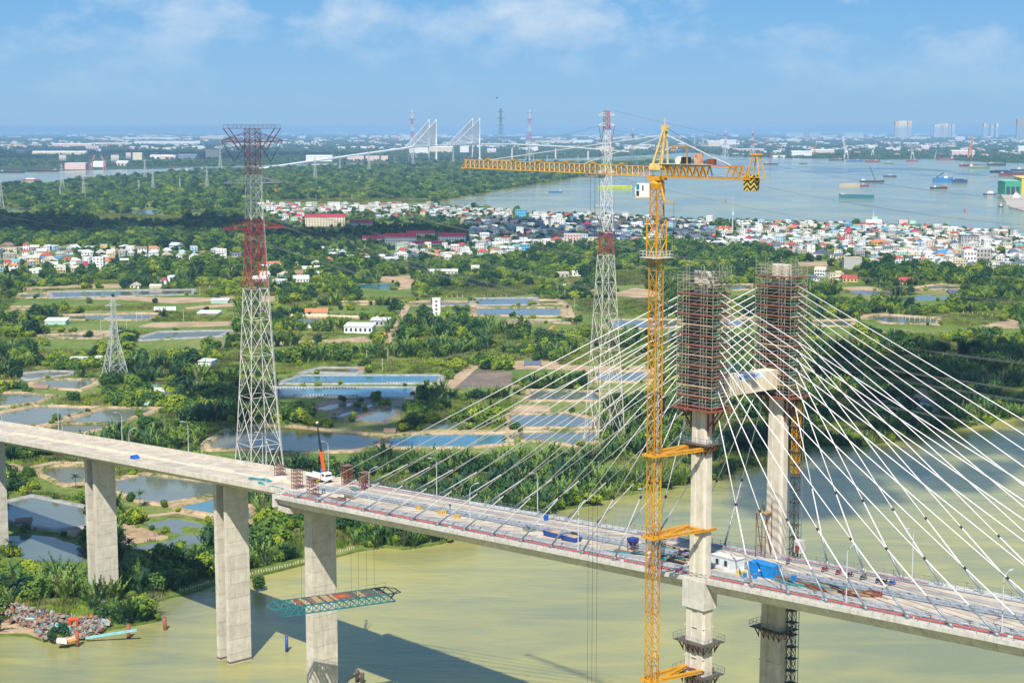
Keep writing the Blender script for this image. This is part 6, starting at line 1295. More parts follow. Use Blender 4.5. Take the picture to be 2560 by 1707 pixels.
MB().loft([[(-24 + 48 * f, -w, -.5), (-24 + 48 * f, w, -.5), (-24 + 48 * f, w * 1.2, 8), (-24 + 48 * f, -w * 1.2, 8)] for f, w in ((0, 4), (.2, 5), (.8, 5), (1, 2))]).build('hull', hm_('green'), t); MB().box((-6, 0, 8), (14, 8, 6)).build('deckhouse', wm('pale pink'), t); MB().box((9, 0, 8), (10, 8, 5)).build('wheelhouse', wm('mint green'), t)
# buoys
for k, (x, y, lab) in enumerate(((1814, 503, 'small red cone buoy right of the crane mast'), (2412, 528, 'small red cone buoy at the right of the river'))):
    t = T('buoy', lab, 'buoy', G(x, y, 0), group='red buoys'); MB().tube((0, 0, -.3), (0, 0, 1.6), 2.2, 2.2, 10).build('float', hm_('red'), t); MB().tube((0, 0, 1.6), (0, 0, 6.5), 1.3, .1, 8).build('cone', hm_('red'), t)
# shipyard at the right edge
def hall(label, x0, x1, y, ytop, dep, c, rz=0.0):
    a, b = G(x0, y, LAND + .7), G(x1, y, LAND + .7); w = (b - a).length; m = mpp(a); h = (y - ytop) * m; t = T('shipyard_hall', label, 'hall', (a + b) / 2 + Vector((0, dep / 2, 0)), rz)
    MB().box((0, 0, 0), (w, dep, h)).build('wall', M('hall ' + c, {'green': (0.04, 0.30, 0.17), 'yellow': (0.62, 0.46, 0.03)}[c], .6, .1), t)
    for k in range(3): MB().box((-w * .3 + k * w * .3, -dep / 2 - .1, 0), (w * .22, .4, h * .62)).build('bay_door', m_open, t)
    mb = MB(); roof_mesh(mb, 'shed', w, dep, h, h * .12, 1.0); mb.build('roof', M('hall roof pale ' + c, {'green': (0.16, 0.44, 0.30), 'yellow': (0.64, 0.50, 0.10)}[c], .6), t)
hall('big green shipyard hall with open bays on the right quay', 2512, 2552, 487, 456, 60, 'green'); hall('taller yellow shipyard hall cut by the right edge of the picture', 2553, 2640, 485, 448, 70, 'yellow')
ship('red-decked accommodation vessel on the quay in front of the green hall', 2528, 2552, 497, 'red', 2, (.5, .85, 5), None, None, 'ship', 'barge', 'red')
ship('white harbour boat with two masts at the end of the quay', 2458, 2492, 487, 'navy', 2.5, (.5, .5, 3), None, None, 'boat', 'boat', 'grey')
ship('small dark tug at the tip of the right quay', 2496, 2508, 518, 'navy', 3, (.5, .4, 2), None, None, 'tug', 'tug_boat', 'navy'); ship('small white tug beside the dark tug at the right quay', 2510, 2526, 516, 'grey', 3, (.5, .5, 1), None, None, 'tug', 'tug_boat', 'grey')
ship('long flat pontoon with dark slats at the right quay', 2524, 2580, 523, 'grey', 2, None, ('grey', 6, .6), None, 'pontoon', 'pontoon', 'dark')

# ================================================================== THE FAR BANK
FB = T('far_bridge', 'long white cable-stayed bridge in the haze with two H-shaped pylons', 'bridge', G(1090, 405, 0)); fo_ = FB.location
m_fb = M('far bridge concrete', (0.60, 0.57, 0.52), .8, .06, .01); m_fbw = M('far bridge white', (0.78, 0.77, 0.75), .6, .03, .01)
DP = [(-60, 486, 478.5), (11, 480, 475), (166, 473, 469), (258, 467, 462), (313, 463.5, 458), (403, 456.5, 451), (435, 453, 447), (520, 441, 437), (599, 432, 427), (648, 429, 421), (776, 421, 402), (912, 415, 383), (1021, 409, 368), (1081, 405.5, 363.5), (1190, 398.5, 358.5), (1280, 397, 359), (1389, 396, 364), (1470, 395, 370), (1570, 394, 378)]
def at_h(x, yf, yd): p = G(x, yf, 0); d = ray(x, yd); k = p.y / d.y; return Vector((d.x * k, p.y, H + d.z * k))
DK = [at_h(*q) - fo_ for q in DP]
for i, (a, b) in enumerate(zip(DK, DK[1:])):
    a_, b_ = a - (b - a) * .004, b; MB().bar(a_ - Vector((0, 0, 3)), b_ - Vector((0, 0, 3)), 27, 5.5).build('deck_span', m_fbw, FB)
def pier_far(q, w=8, dpt=16): MB().box((q.x, q.y, -2), (w, dpt, q.z - 4), top=.8).build('pier', m_fb, FB)
for i in range(6, len(DK) - 1):
    a, b = DK[i], DK[i + 1]; L = (b - a).length; n = max(1, int(L / 175))
    if i in (13,): continue
    for k in range(n): pier_far(a + (b - a) * (k / n))
for k, (xl, xr, yf, yt, yx, i0) in enumerate(((1072.3, 1090.7, 405.5, 299, 320, 12), (1181, 1199, 398.5, 296, 316, 13))):
    pl = G((xl + xr) / 2, yf, 0); legs = []
    for x in (xl, xr):
        q = at_h(x, yf, yt) - fo_; q.y += (-14 if x == xr else 14); legs.append(q); MB().box((q.x, q.y, -2), (9, 9, q.z * .42), top=.75).build('pylon_leg', m_fb, FB); MB().box((q.x, q.y, q.z * .42 - 2), (6.5, 6.5, q.z * .58 + 2), top=.6).build('pylon_leg', m_fbw, FB); MB().box((q.x, q.y, -1.5), (30, 24, 6)).build('pile_cap', m_fb, FB)
    zx_ = (at_h(xl, yf, yx) - fo_).z; MB().bar(legs[0] * 1.0 + Vector((0, 0, zx_ - legs[0].z)), legs[1] + Vector((0, 0, zx_ - legs[1].z)), 4, 7).build('cross_beam', m_fbw, FB)
    dkc = DK[13 + k]; prev = DK[12 + k]; nxt = DK[14 + k]
    for q in legs:
        off = Vector((q.x - (legs[0].x + legs[1].x) / 2, q.y - (legs[0].y + legs[1].y) / 2, 0)) * .9
        for j in range(1, 20):
            f = j / 19; e = dkc + (prev - dkc) * f * (.99 if k == 0 else .60) + off; tp = Vector((q.x, q.y, dkc.z + (q.z - dkc.z) * (.42 + .54 * f))); MB().bar(tp, e, 2.0).build('stay_cable', m_fbw, FB)
            e = dkc + (nxt - dkc) * f * (.40 if k == 0 else .8) + off
            if j % 3 == 0: MB().bar(tp, e, .22).build('stay_cable', m_fbw, FB)
# dock cranes
def dock_crane(label, x, y, yt, dx, c):
    p = G(x, y); m = mpp(p); h = (y - yt) * m; t = T('dock_crane', label, 'crane', p, group='dock cranes on the far bank'); cm = M('dock crane ' + c, {'white': (0.66, 0.66, 0.68), 'orange': (0.60, 0.24, 0.06), 'pink': (0.6, 0.2, 0.28), 'grey': (.4, .45, .5)}[c], .6, .1, .05)
    mb = MB(); 
    for a in (-1, 1):
        for b in (-1, 1): mb.bar((a * h * .09, b * h * .09, 0), (a * h * .05, b * h * .05, h * .28), h * .03)
    mb.build('portal', cm, t); MB().box((0, 0, h * .28), (h * .16, h * .14, h * .12)).build('machine_house', cm, t); mb = MB(); lattice(mb, (0, 0, h * .34), (dx * m, 0, h), h * .05, h * .05, 7, h * .014, h * .009, up=(0, 1, 0)); mb.build('jib', cm, t); MB().bar((0, 0, h * .4), (-dx * m * .25, 0, h * .62), h * .02).bar((-dx * m * .25, 0, h * .62), (dx * m, 0, h), h * .008).build('stay', cm, t)
for k, (x, y, yt, dx, c) in enumerate(((zx(715), zy(648), zy(465), -10, 'white'), (zx(960), zy(620), zy(515), 9, 'white'), (zx(1325), zy(655), zy(505), -6, 'grey'), (zx(1855), zy(650), zy(455), 5, 'orange'), (zx(735), zy(650), zy(585), 4, 'pink'), (228, 424, 389, 10, 'pink'), (262, 424, 390, -8, 'pink'), (2000 + 36, 390, 360, 4, 'orange'), (zx(1535), zy(655), zy(580), 3, 'grey'))):
    dock_crane('%s jib crane on the far bank, %s of the row in the haze' % (c, ORD(k + 1)), x, y, yt, dx, c)
# silos, factories, warehouses and towers across the river
def far_block(name, label, cat, x0, x1, y, yt, c, roof='flat', dep=40, nwin=0, grp=None):
    a, b = G(x0, y), G(x1, y); w = (b - a).length; m = mpp(a); h = (y - yt) * m; t = T(name, label, cat, (a + b) / 2 + Vector((0, dep / 2, 0)), 0, grp)
    wob = MB().box((0, 0, 0), (w, dep, h)).build('wall', wm(c), t); mb = MB(); roof_mesh(mb, roof, w, dep, h, min(dep * .12, h * .5), 1.0); mb.build('roof', rm_('white'), t)
    if nwin:
        mb = MB(); fl = max(2, int(h / (2.2 * m)))
        for f in range(fl): mb.box((0, -dep / 2 - .2, h * (f + .35) / fl), (w * .94, .4, h / fl * .4))
        mb.build('window_band', M('far window', (0.18, 0.22, 0.26), .4), wob)
    return t
def silos(label, x0, x1, y, yt, n, c='grey concrete'):
    a, b = G(x0, y), G(x1, y); w = (b - a).length; m = mpp(a); h = (y - yt) * m; t = T('silo_block', label, 'silo', (a + b) / 2)
    for k in range(n): smooth(MB().tube((-w / 2 + w * (k + .5) / n, 0, 0), (-w / 2 + w * (k + .5) / n, 0, h), w / n * .52, n=12).build('silo', wm(c), t))
    MB().box((0, 0, h), (w, w / n * .6, h * .1)).build('gallery', wm(c), t)
silos('group of pale silos by the left bank, left of the dock cranes', 148, 166, 407, 390, 4); silos('tall grey silo block right of the two pink dock cranes', 278, 298, 411, 390, 4); silos('row of tall silos far behind the left warehouses', 215, 249, 378, 366, 5); silos('grey silos behind the left bank trees', 315, 328, 402, 384, 3)
far_block('factory', 'big cream grain mill with stepped roof on the left bank', 'factory', 514, 546, 397, 376, 'cream'); far_block('factory', 'upper block of the cream grain mill', 'factory', 522, 534, 393, 366, 'cream')
far_block('factory', 'pale concrete mill left of the grain mill', 'factory', 332, 355, 400, 383, 'cream')
WH = [(62, 150, 380, 372), (80, 215, 387, 381), (40, 60, 384, 377), (162, 214, 424, 409), (232, 258, 418, 408), (290, 318, 415, 407), (375, 400, 397, 388), (400, 440, 398, 391), (445, 490, 398, 389), (230, 330, 363, 357), (335, 500, 360, 355), (130, 230, 368, 361), (305, 450, 349, 344), (500, 560, 348, 342), (765, 830, 404, 392), (868, 970, 402, 391), (1022, 1070, 385, 368), (1075, 1130, 382, 369), (1150, 1172, 384, 366), (1218, 1240, 384, 375), (1330, 1345, 378, 370), (1338, 1430, 358, 352), (1432, 1480, 358, 352), (1500, 1530, 380, 370), (1560, 1620, 374, 368), (1770, 1800, 369, 355), (1800, 1840, 364, 352), (1840, 1910, 378, 372), (zx(218), zx(405), zy(632), zy(590)), (zx(400), zx(610), zy(605), zy(575)), (zx(920), zx(985), zy(560), zy(530)), (zx(1410), zx(1480), zy(570), zy(540)), (zx(1720), zx(1810), zy(480), zy(455)), (zx(1310), zx(1450), zy(475), zy(452)), (zx(2300), zx(2400), zy(590), zy(545)), (zx(1690), zx(1900), zy(625), zy(585)), (zx(45), zx(160), zy(640), zy(622)), (zx(60), zx(120), zy(600), zy(585))]
for k, (x0, x1, y, yt) in enumerate(WH): far_block('warehouse', 'pale long warehouse on the far bank, %s in the list from left bank to right' % ORD(k + 1) if False else 'pale %s warehouse across the river, %s counted from the left' % ('long low' if x1 - x0 > 60 else 'boxy', ORD(sorted(w[0] for w in WH).index(x0) + 1)), 'warehouse', x0, x1, y, yt, ('white', 'cream', 'white', 'pale pink')[k % 4], 'gable' if k % 3 else 'flat', 60, grp='warehouses across the river')
for k, (x0, x1, y, yt, lab) in enumerate(((170, 325, 450, 415, 'white office slab on the far right bank, leftmost of three'), (385, 480, 450, 410, 'boxy white office slab on the far right bank, middle of three'), (705, 875, 450, 415, 'white office slab on the far right bank, rightmost of three'))): far_block('office_block', lab, 'building', zx(x0), zx(x1), zy(y), zy(yt), 'white', 'flat', 50, 3)
TW = [(1165, 345, 285, 40), (1205, 345, 282, 34), (1240, 345, 280, 34), (1280, 345, 281, 36), (1525, 365, 318, 26), (1553, 365, 308, 24), (1580, 365, 306, 24), (1608, 366, 305, 20), (1630, 365, 306, 20), (1655, 366, 320, 24), (1690, 366, 312, 22), (1980, 350, 305, 18), (2000, 350, 318, 16), (2045, 348, 322, 22), (2092, 348, 304, 22)]
for k, (x, y, yt, w) in enumerate(TW): far_block('tower_block', 'pale high-rise on the hazy skyline, %s from the left' % ORD(k + 1), 'high-rise', zx(x), zx(x + w), 345, zy(yt) + 8, 'white' if k % 3 else 'cream', 'flat', 90, 6, 'high-rises on the skyline')
far_block('tower_block', 'dark blue-grey shipyard tower at the right edge of the skyline', 'tower', zx(2285), zx(2400), zy(470), zy(300), 'pale blue' if False else 'grey concrete', 'flat', 60, 4)
# small pale buildings and houses too far off to tell apart
rf_ = random.Random(77); fm_ = MB(); cols = [wm('white'), wm('cream'), rm_('light grey'), rm_('orange')]
sp = []
while len(sp) < 1150:
    x = rf_.uniform(-60, 2620); y = rf_.choice((rf_.gauss(352, 8), rf_.gauss(366, 5), rf_.gauss(345, 4), rf_.uniform(334, 392) if x > 1500 else rf_.uniform(334, 375)))
    if y < 331 or y > lin(far_shore[1:-1], x) - 2.5: continue
    if math.sin(x * .011 + y * .21) + math.sin(x * .034 - y * .4) + rf_.gauss(0, .6) < .15: continue
    sp.append((x, y))
sp.sort(key=lambda q: -q[1])
for k, (x, y) in enumerate(sp):
    p = G(x, y); m = mpp(p); w, h = rf_.uniform(5, 19) * m, rf_.uniform(2.2, 4.6) * m; d = rf_.uniform(20, 50)
    if k < 120:
        t = T('far_building', 'small pale building among the trees of the far bank, %s from the left' % ORD(sorted(q[0] for q in sp[:120]).index(x) + 1), 'building', p, rf_.uniform(-.3, .3), 'small buildings on the far bank'); MB().box((0, 0, 0), (w, d, h)).build('wall', cols[k % 2], t); mb = MB(); roof_mesh(mb, 'gable', w, d, h, h * .4, .5); mb.build('roof', cols[2 + (k % 3 == 0)], t)
    else: fm_.box((p.x, p.y, LAND), (w, d, h), rf_.uniform(-.3, .3), mi=rf_.choice((0, 0, 0, 1, 1, 2, 3)))
fm_.build('far_settlement', cols, kind='stuff', label='white specks of far-off settlements spread to the horizon')

# ================================================================== THINGS ON THE DECK
def xat(px, yl, dz=0.0):
    lo, hi = -420.0, 220.0
    for _ in range(50):
        m = (lo + hi) / 2
        if pix(bw(m, yl, zd(m) + dz))[0] < px: lo = m
        else: hi = m
    return m
def on_deck(px, yl): x = xat(px, yl); return bw(x, yl, (zd(x) if x > XL else zap(x)) + .008)
def dirt_on(c, n): return M(n, c, .6, .2, 1.0, streak=.3)
m_blue = dirt_on((0.01, 0.20, 0.52), 'container blue'); m_cab = dirt_on((0.58, 0.62, 0.62), 'cabin white'); m_orange = M('safety orange', (0.68, 0.10, 0.02), .5, .15); m_wood = M('weathered timber', (0.36, 0.24, 0.12), .9, .3, 2.0); m_steelrust = M('rusted steel plate', (0.17, 0.10, 0.075), .7, .4, 2.0)
def container(px, yl, L, w, h, mat, label, rz=0.0, doors=None):
    t = T('container', label, 'container', on_deck(px, yl), BRZ + rz)
    wob = MB().box((0, 0, .15), (L, w, h - .15)).build('body', mat, t)
    for s in (-1, 1):
        n = int(L / .55)
        for k in range(n): MB().box((-L / 2 + L * (k + .5) / n, s * (w / 2 + .03), .3), (.26, .06, h - .5)).build('rib', mat, wob)
        for z in (.12, h - .12): MB().box((0, s * w / 2, z - .08), (L + .08, .16, .18)).build('rail', mat, t)
    for s in (-1, 1):
        for e in (-1, 1): MB().box((s * L / 2, e * w / 2, .05), (.18, .18, h)).build('corner_post', mat, t)
    if doors == 'end':
        for s in (-1, 1): o = MB().box((L / 2 + .04, s * w / 4, .25), (.05, w / 2 - .12, h - .45)).build('door', mat, t); MB().bar((L / 2 + .1, s * .25, .3), (L / 2 + .1, s * .25, h - .3), .06).build('lock_bar', m_gsteel, o)
        MB().box((-L * .05, -w / 2 - .075, h * .42), (L * .12, .02, h * .16)).build('marking', M('white marking', (.7, .7, .7)), t); MB().box((L / 2 + .085, w * .28, h * .6), (.02, .3, .5)).build('marking', MATS['white marking'], t)
    else:
        for k in (-1, 1): o = MB().box((k * L * .17 - .5, -w / 2 - .07, h * .42), (.75, .08, 1.0)).build('window', m_open, t); MB().box((k * L * .17 - .5, -w / 2 - .10, h * .38), (.95, .1, .08)).build('sill', m_rust, o)
        MB().box((0, 0, h), (L + .3, w + .3, .1)).build('roof_sheet', M('patched roof', (.55, .52, .48), .8, .3, .8), t)
container(1818, 1.3 - 4.5, 6.8, 2.5, 2.7, m_cab, 'white corrugated site cabin with two windows beside the pylon leg'); container(1912, -3.0, 6.2, 2.5, 2.7, m_blue, 'bright blue shipping container right of the white site cabin', doors='end')
# truck with a knuckle-boom crane
t = T('truck', 'white flatbed truck with raised orange and black crane boom at the deck joint', 'truck', on_deck(806, 6.2), BRZ); m_tw = M('truck white', (0.74, 0.74, 0.72), .4, .08)
MB().box((-2.2, 0, .75), (8.6, 2.3, .35)).build('chassis', m_black, t)
bed = MB().box((-3.1, 0, 1.1), (6.9, 2.4, .18)).build('bed', m_tw, t)
for s in (-1, 1):
    for k in range(8): MB().box((-6.1 + k * .86, s * 1.2, 1.28), (.8, .07, .75)).build('side_board', m_tw, bed)
cb = MB().loft([[(1.1, y, 1.0), (3.1, y, 1.0), (3.1, y, 2.1), (2.7, y, 3.1), (1.1, y, 3.1)] for y in (-1.2, 1.2)]).build('cab', m_tw, t); MB().loft([[(3.12, y, 2.12), (2.72, y, 3.0), (2.70, y, 3.0), (3.10, y, 2.12)] for y in (-1.1, 1.1)]).build('windscreen', MATS['dark glass'], cb)
for s in (-1, 1): MB().box((2.0, s * 1.21, 2.1), (1.0, .06, .75)).build('side_window', MATS['dark glass'], cb); MB().box((3.13, s * .85, 1.25), (.06, .35, .25)).build('headlight', M('lamp glass', (.7, .7, .65), .2), cb)
for x in (-5.2, -4.0, 2.2):
    for s in (-1, 1): o = smooth(MB().tube((x, s * .85, .52), (x, s * 1.22, .52), .52, n=14).build('wheel', m_black, t)); MB().tube((x, s * 1.22, .52), (x, s * 1.26, .52), .24, n=10).build('rim', m_gsteel, o)
o = MB().box((.6, 0, 1.0), (.9, 1.6, 1.4)).tube((.6, 0, 2.2), (.6, 0, 4.0), .34, .26, 8).build('crane_column', m_orange, t); MB().box((-.1, .4, 1.2), (.7, 1.4, 2.6)).build('control_box', m_blue, t)
B0 = Vector((.6, 0, 3.9)); B1 = Vector((-.9, .3, 8.6)); B2 = Vector((-3.3, .8, 16.6))
MB().bar(B0 + Vector((.2, 0, -.6)), B1, .62, .7).build('lower_boom', m_orange, t); MB().bar(B1 - (B1 - B0).normalized() * .5, B1 + (B2 - B1) * .4, .45, .5).bar(B1 + (B2 - B1) * .38, B1 + (B2 - B1) * .72, .36, .4).bar(B1 + (B2 - B1) * .7, B2, .27, .3).build('upper_boom', m_black, t); MB().ball(B2, .45, 8).build('boom_head', m_cream, t)
for s in (-1, 1): MB().bar((.6, 0, .9), (.6, s * 2.6, .9), .25).bar((.6, s * 2.6, .9), (.6, s * 2.6, .02), .2).build('outrigger', M('outrigger yellow', (.65, .5, .03), .5), t)
# rusty shoring towers of tube frames
for k, (px, yl, hh, lab) in enumerate(((743, -4.5, 5.2, 'rusty shoring tower of stacked frames, nearest the deck end'), (782, -8.4, 5.0, 'rusty shoring tower on the near side by the second stay'), (868, 9.0, 5.5, 'rusty shoring tower on the far side behind the truck cab'), (912, 8.0, 4.6, 'short rusty shoring tower crowded with workers'), (700, 5.0, 3.0, 'low rusty trestle behind the deck joint'))):
    t = T('shoring_tower', lab, 'shoring tower', on_deck(px, yl), BRZ, 'rusty shoring towers on the deck'); mb = MB(); w = 1.1
    for a in (-1, 0, 1):
        for b in (-1, 1): mb.bar((a * w, b * w, 0), (a * w, b * w, hh), .13)
    n = int(hh / .9)
    for q in range(1, n + 1):
        z = q * hh / n
        for b in (-1, 1): mb.bar((-w, b * w, z), (w, b * w, z), .10)
        for a in (-1, 0, 1): mb.bar((a * w, -w, z), (a * w, w, z), .10); mb.bar((a * w, -w, z - hh / n), (a * w, w, z), .07)
    mb.build('tube_frame', m_rust, t); MB().box((0, 0, hh), (2.6, 2.6, .12)).build('head_plate', m_steelrust, t)
# persons
def person_mesh():
    V = [(0, 0, .95), (0, 0, 1.2), (0, .01, 1.42), (0, .02, 1.52), (0, .03, 1.68), (.1, 0, .9), (.12, .03, .5), (.13, 0, .08), (.13, .14, .05), (-.1, 0, .9), (-.12, -.02, .5), (-.13, -.05, .08), (-.13, .10, .05), (.2, 0, 1.40), (.27, .02, 1.15), (.25, .16, .95), (-.2, 0, 1.40), (-.28, .0, 1.15), (-.26, .14, .97)]
    Ed = [(0, 1), (1, 2), (2, 3), (3, 4), (0, 5), (5, 6), (6, 7), (7, 8), (0, 9), (9, 10), (10, 11), (11, 12), (2, 13), (13, 14), (14, 15), (2, 16), (16, 17), (17, 18)]
    rad = [.15, .15, .15, .065, .115, .10, .08, .06, .05, .10, .08, .06, .05, .075, .055, .045, .075, .055, .045]
    me = bpy.data.meshes.new('body'); me.from_pydata(V, Ed, []); o = bpy.data.objects.new('tmp', me); COL.objects.link(o)
    m = o.modifiers.new('s', 'SKIN'); o.modifiers.new('d', 'SUBSURF').levels = 1
    for v, r_ in zip(me.skin_vertices[0].data, rad): v.radius = (r_, r_ * .85)
    me.skin_vertices[0].data[0].use_root = True
    dg = bpy.context.evaluated_depsgraph_get(); r = bpy.data.meshes.new_from_object(o.evaluated_get(dg)); bpy.data.objects.remove(o); return r
PM = person_mesh(); m_skin = M('skin', (.35, .2, .13), .6, .1)
def person(px, yl, shirt, trous, helmet, label, dz=0.0, pos=None):
    t = T('person', label, 'person', (pos if pos is not None else on_deck(px, yl)) + Vector((0, 0, dz)), R.uniform(0, 6.28), 'workers on the bridge'); me = PM.copy(); me.materials.clear()
    for m in (M('cloth ' + str(trous), trous, .9), M('cloth ' + str(shirt), shirt, .9), m_skin): me.materials.append(m)
    for p in me.polygons: z = p.center.z; p.material_index = 2 if z > 1.5 or (abs(p.center.x) > .2 and z < 1.02) else 1 if z > .97 else 0; p.use_smooth = True
    OB('body', me, t); MB().ball((0, .03, 1.74), .14, 8, sq=.7).tube((0, .05, 1.70), (0, .05, 1.72), .18, n=8).build('helmet', M('helmet ' + str(helmet), helmet, .4), t)
NV, BL, GR, YL, RD, WH_, OR_ = (.02, .05, .14), (.03, .14, .42), (.04, .16, .09), (.62, .66, .03), (.5, .05, .04), (.7, .7, .7), (.65, .16, .03)
for a in ((806, -4.0, BL, NV, YL, 'worker in blue coverall standing behind the second stay, left of a pair'), (811, -3.4, BL, NV, WH_, 'worker in blue coverall standing behind the second stay, right of a pair'), (862, -5.6, GR, GR, OR_, 'lone worker in green standing beside the third stay'), (905, 6.8, BL, NV, RD, 'worker in blue beside the crowded shoring tower, leftmost'), (912, 6.2, (.4, .02, .1), NV, YL, 'worker in magenta vest in front of the crowded shoring tower'),
          (908, 9.6, OR_, NV, YL, 'worker in orange behind the crowded shoring tower'), (918, 7.4, WH_, NV, BL, 'worker in white shirt right of the crowded shoring tower'), (2163, 8.6, YL, NV, YL, 'worker in yellow vest standing by the far railing'), (1972, 8.2, RD, NV, RD, 'worker in red shirt at the foot of the site hoist'), (1967, 7.4, BL, NV, BL, 'worker in blue crouching by the site hoist'), (1085 + 40, 3, GR, NV, WH_, 'worker in green walking in the middle of the deck')): person(*a)
person(0, 0, GR, NV, OR_, 'worker in green on the small bracket platform of the farther leg', pos=bw(-1.6, 9.9, 79.35))
t = T('bracket_platform', 'small timber platform braced against the farther pylon leg above the deck', 'platform', bw(-1.6, 9.9, 79.0), BRZ); MB().box((0, 0, 0), (2.8, 2.2, .3)).build('floor', m_wood, t)
mb = MB()
for s in (-1.3, 1.3): mb.bar((s, 1.0, -9.2), (s, -.9, 0), .12); mb.bar((s, -.9, -9.2), (s, -.9, 0), .12); mb.bar((s, 1.0, -9.2), (s, 1.0, 2.4), .12)
for z in (-7, -5, -3): mb.bar((-1.3, -.9, z), (1.3, -.9, z), .1)
mb.build('brace', m_rust, t)
# motorbikes
def motorbike(px, yl, c, cn, k):
    t = T('motorbike', '%s motorbike parked on the far carriageway, %s from the left' % (cn, ORD(k)), 'motorbike', on_deck(px, yl), BRZ + 1.2 + .15 * (k % 3), 'motorbikes parked on the deck')
    for x in (-.62, .62):
        o = MB()
        for q in range(10): a, b = 2 * math.pi * q / 10, 2 * math.pi * (q + 1) / 10; o.bar((x + .26 * math.cos(a), 0, .3 + .26 * math.sin(a)), (x + .26 * math.cos(b), 0, .3 + .26 * math.sin(b)), .1)
        o.build('wheel', m_black, t)
    MB().loft([[(x, -w, z0), (x, w, z0), (x, w, z1), (x, -w, z1)] for x, w, z0, z1 in ((-.75, .1, .55, .8), (-.2, .16, .35, .82), (.2, .12, .35, .62), (.55, .14, .4, .95))]).build('body', M('bike ' + cn, c, .35), t)
    MB().box((-.35, 0, .82), (.75, .26, .1)).build('seat', m_black, t); MB().bar((.5, -.35, 1.05), (.5, .35, 1.05), .06).bar((.55, 0, .9), (.5, 0, 1.05), .06).build('handlebar', m_black, t)
for k, (px, yl, c, cn) in enumerate(((2062, 7.6, (.2, .04, .04), 'maroon'), (2096, 7.2, (.35, .02, .12), 'pink'), (2124, 7.0, (.03, .03, .035), 'black'), (2158, 6.8, (.03, .12, .09), 'dark green'), (2196, 6.6, (.03, .05, .09), 'navy'), (2211, 6.4, (.02, .02, .02), 'dull black'), (2230, 6.6, (.01, .06, .38), 'blue'))): motorbike(px, yl, c, cn, k + 1)
# scattered site goods
def crate(name, label, cat, px, yl, s, mat, rz=0.0, top=1.0, parts=None):
    t = T(name, label, cat, on_deck(px, yl), BRZ + rz); MB().box((0, 0, 0), s, top=top).build('body', mat, t)
    for q in (parts or ()): MB().box(q[0], q[1]).build(q[2], q[3], t)
    return t
t = T('skip', 'long blue open skip heaped with sand on the deck', 'skip', on_deck(1386, -3.4), BRZ); MB().box((0, 0, .2), (5.2, 2.0, 1.0), top=1.12).build('body', M('skip blue', (.02, .07, .28), .6, .2), t); MB().box((0, 0, 1.2), (4.9, 1.7, .35), top=.5).build('sand', m_dirt, t)
t = T('skip', 'shorter blue open skip right of the long blue skip', 'skip', on_deck(1428, -4.2), BRZ); MB().box((0, 0, .2), (4.4, 2.0, 1.0), top=1.12).build('body', MATS['skip blue'], t); MB().box((0, 0, 1.2), (4.0, 1.7, .3), top=.5).build('sand', m_dirt, t)
t = T('tarpaulin', 'black tarpaulin heap behind the blue skips', 'tarpaulin', on_deck(1436, -1.8), BRZ); MB().loft([[(x, -w, 0), (x, w, 0), (x, w * .5, z), (x, -w * .5, z)] for x, w, z in ((-2.2, .9, .3), (-1, 1.2, 1.3), (.6, 1.1, 1.2), (2.0, .8, .3))]).build('cloth', m_black, t)
t = T('hopper', 'blue and maroon concrete hopper on legs in the middle of the deck', 'hopper', on_deck(1582, -2.8), BRZ); MB().box((0, 0, 1.0), (.7, .7, 1.2), top=2.6).box((0, 0, 2.2), (1.9, 1.9, .7)).build('bin', M('hopper blue', (.03, .05, .22), .6, .3), t)
for a in (-.8, .8):
    for b in (-.8, .8): MB().bar((a, b, 0), (a, b, 2.3), .14).build('leg', m_rust, t)
t = T('tarpaulin', 'bright blue tarpaulin tent on the viaduct', 'tarpaulin', on_deck(337, -4.3), BRZ); MB().loft([[(1.5 * math.cos(a), y, 1.25 * math.sin(a)) for a in [math.pi * k / 8 for k in range(9)]] for y in (-.9, -.3, .5, 1.0)]).build('cloth', M('tarp blue', (.01, .09, .42), .5, .15), t)
crate('water_tank', 'blue plastic drum standing by the far railing', 'drum', 1365, 8.6, (.8, .8, 1.3), MATS['tarp blue'], parts=[((0, 0, 1.3), (.9, .9, .08), 'lid', m_blue)])
for k, (px, yl) in enumerate(((1047, -1.8), (1103, -2.2), (1143, -3.0), (1110, -1.6))):
    t = T('concrete_block', 'yellow timber-framed block on the deck, %s from the left' % ORD(k + 1), 'block', on_deck(px, yl), BRZ + .2 * k, 'yellow blocks on the deck')
    for q in range(3): MB().box((-.5 + q * .5, 0, 0), (.4, 1.0, .85)).build('slab', M('block ochre', (.5, .33, .08), .9, .2), t)
crate('generator', 'white and yellow generator set between cabin and container', 'generator', 1852, -5.6, (1.6, 1.0, 1.1), M('generator yellow', (.62, .5, .10), .6, .3), parts=[((0, 0, 1.1), (1.2, .8, .35), 'hood', m_tw), ((.3, -.55, .3), (.6, .1, .5), 'panel', m_gsteel)])
crate('drum', 'small blue drum right of the yellow generator', 'drum', 1862, -6.4, (.6, .6, .9), m_blue, parts=[((0, 0, .9), (.62, .62, .05), 'lid', m_gsteel)]); crate('drum', 'blue drum in front of the blue container', 'drum', 1887, -6.0, (.7, .7, .95), m_blue, parts=[((0, 0, .95), (.72, .72, .05), 'lid', m_gsteel)]); crate('drum', 'tall blue drum right of the blue container', 'drum', 1984, -4.4, (.8, .8, 1.7), m_blue, parts=[((0, 0, 1.7), (.82, .82, .06), 'lid', m_gsteel)])
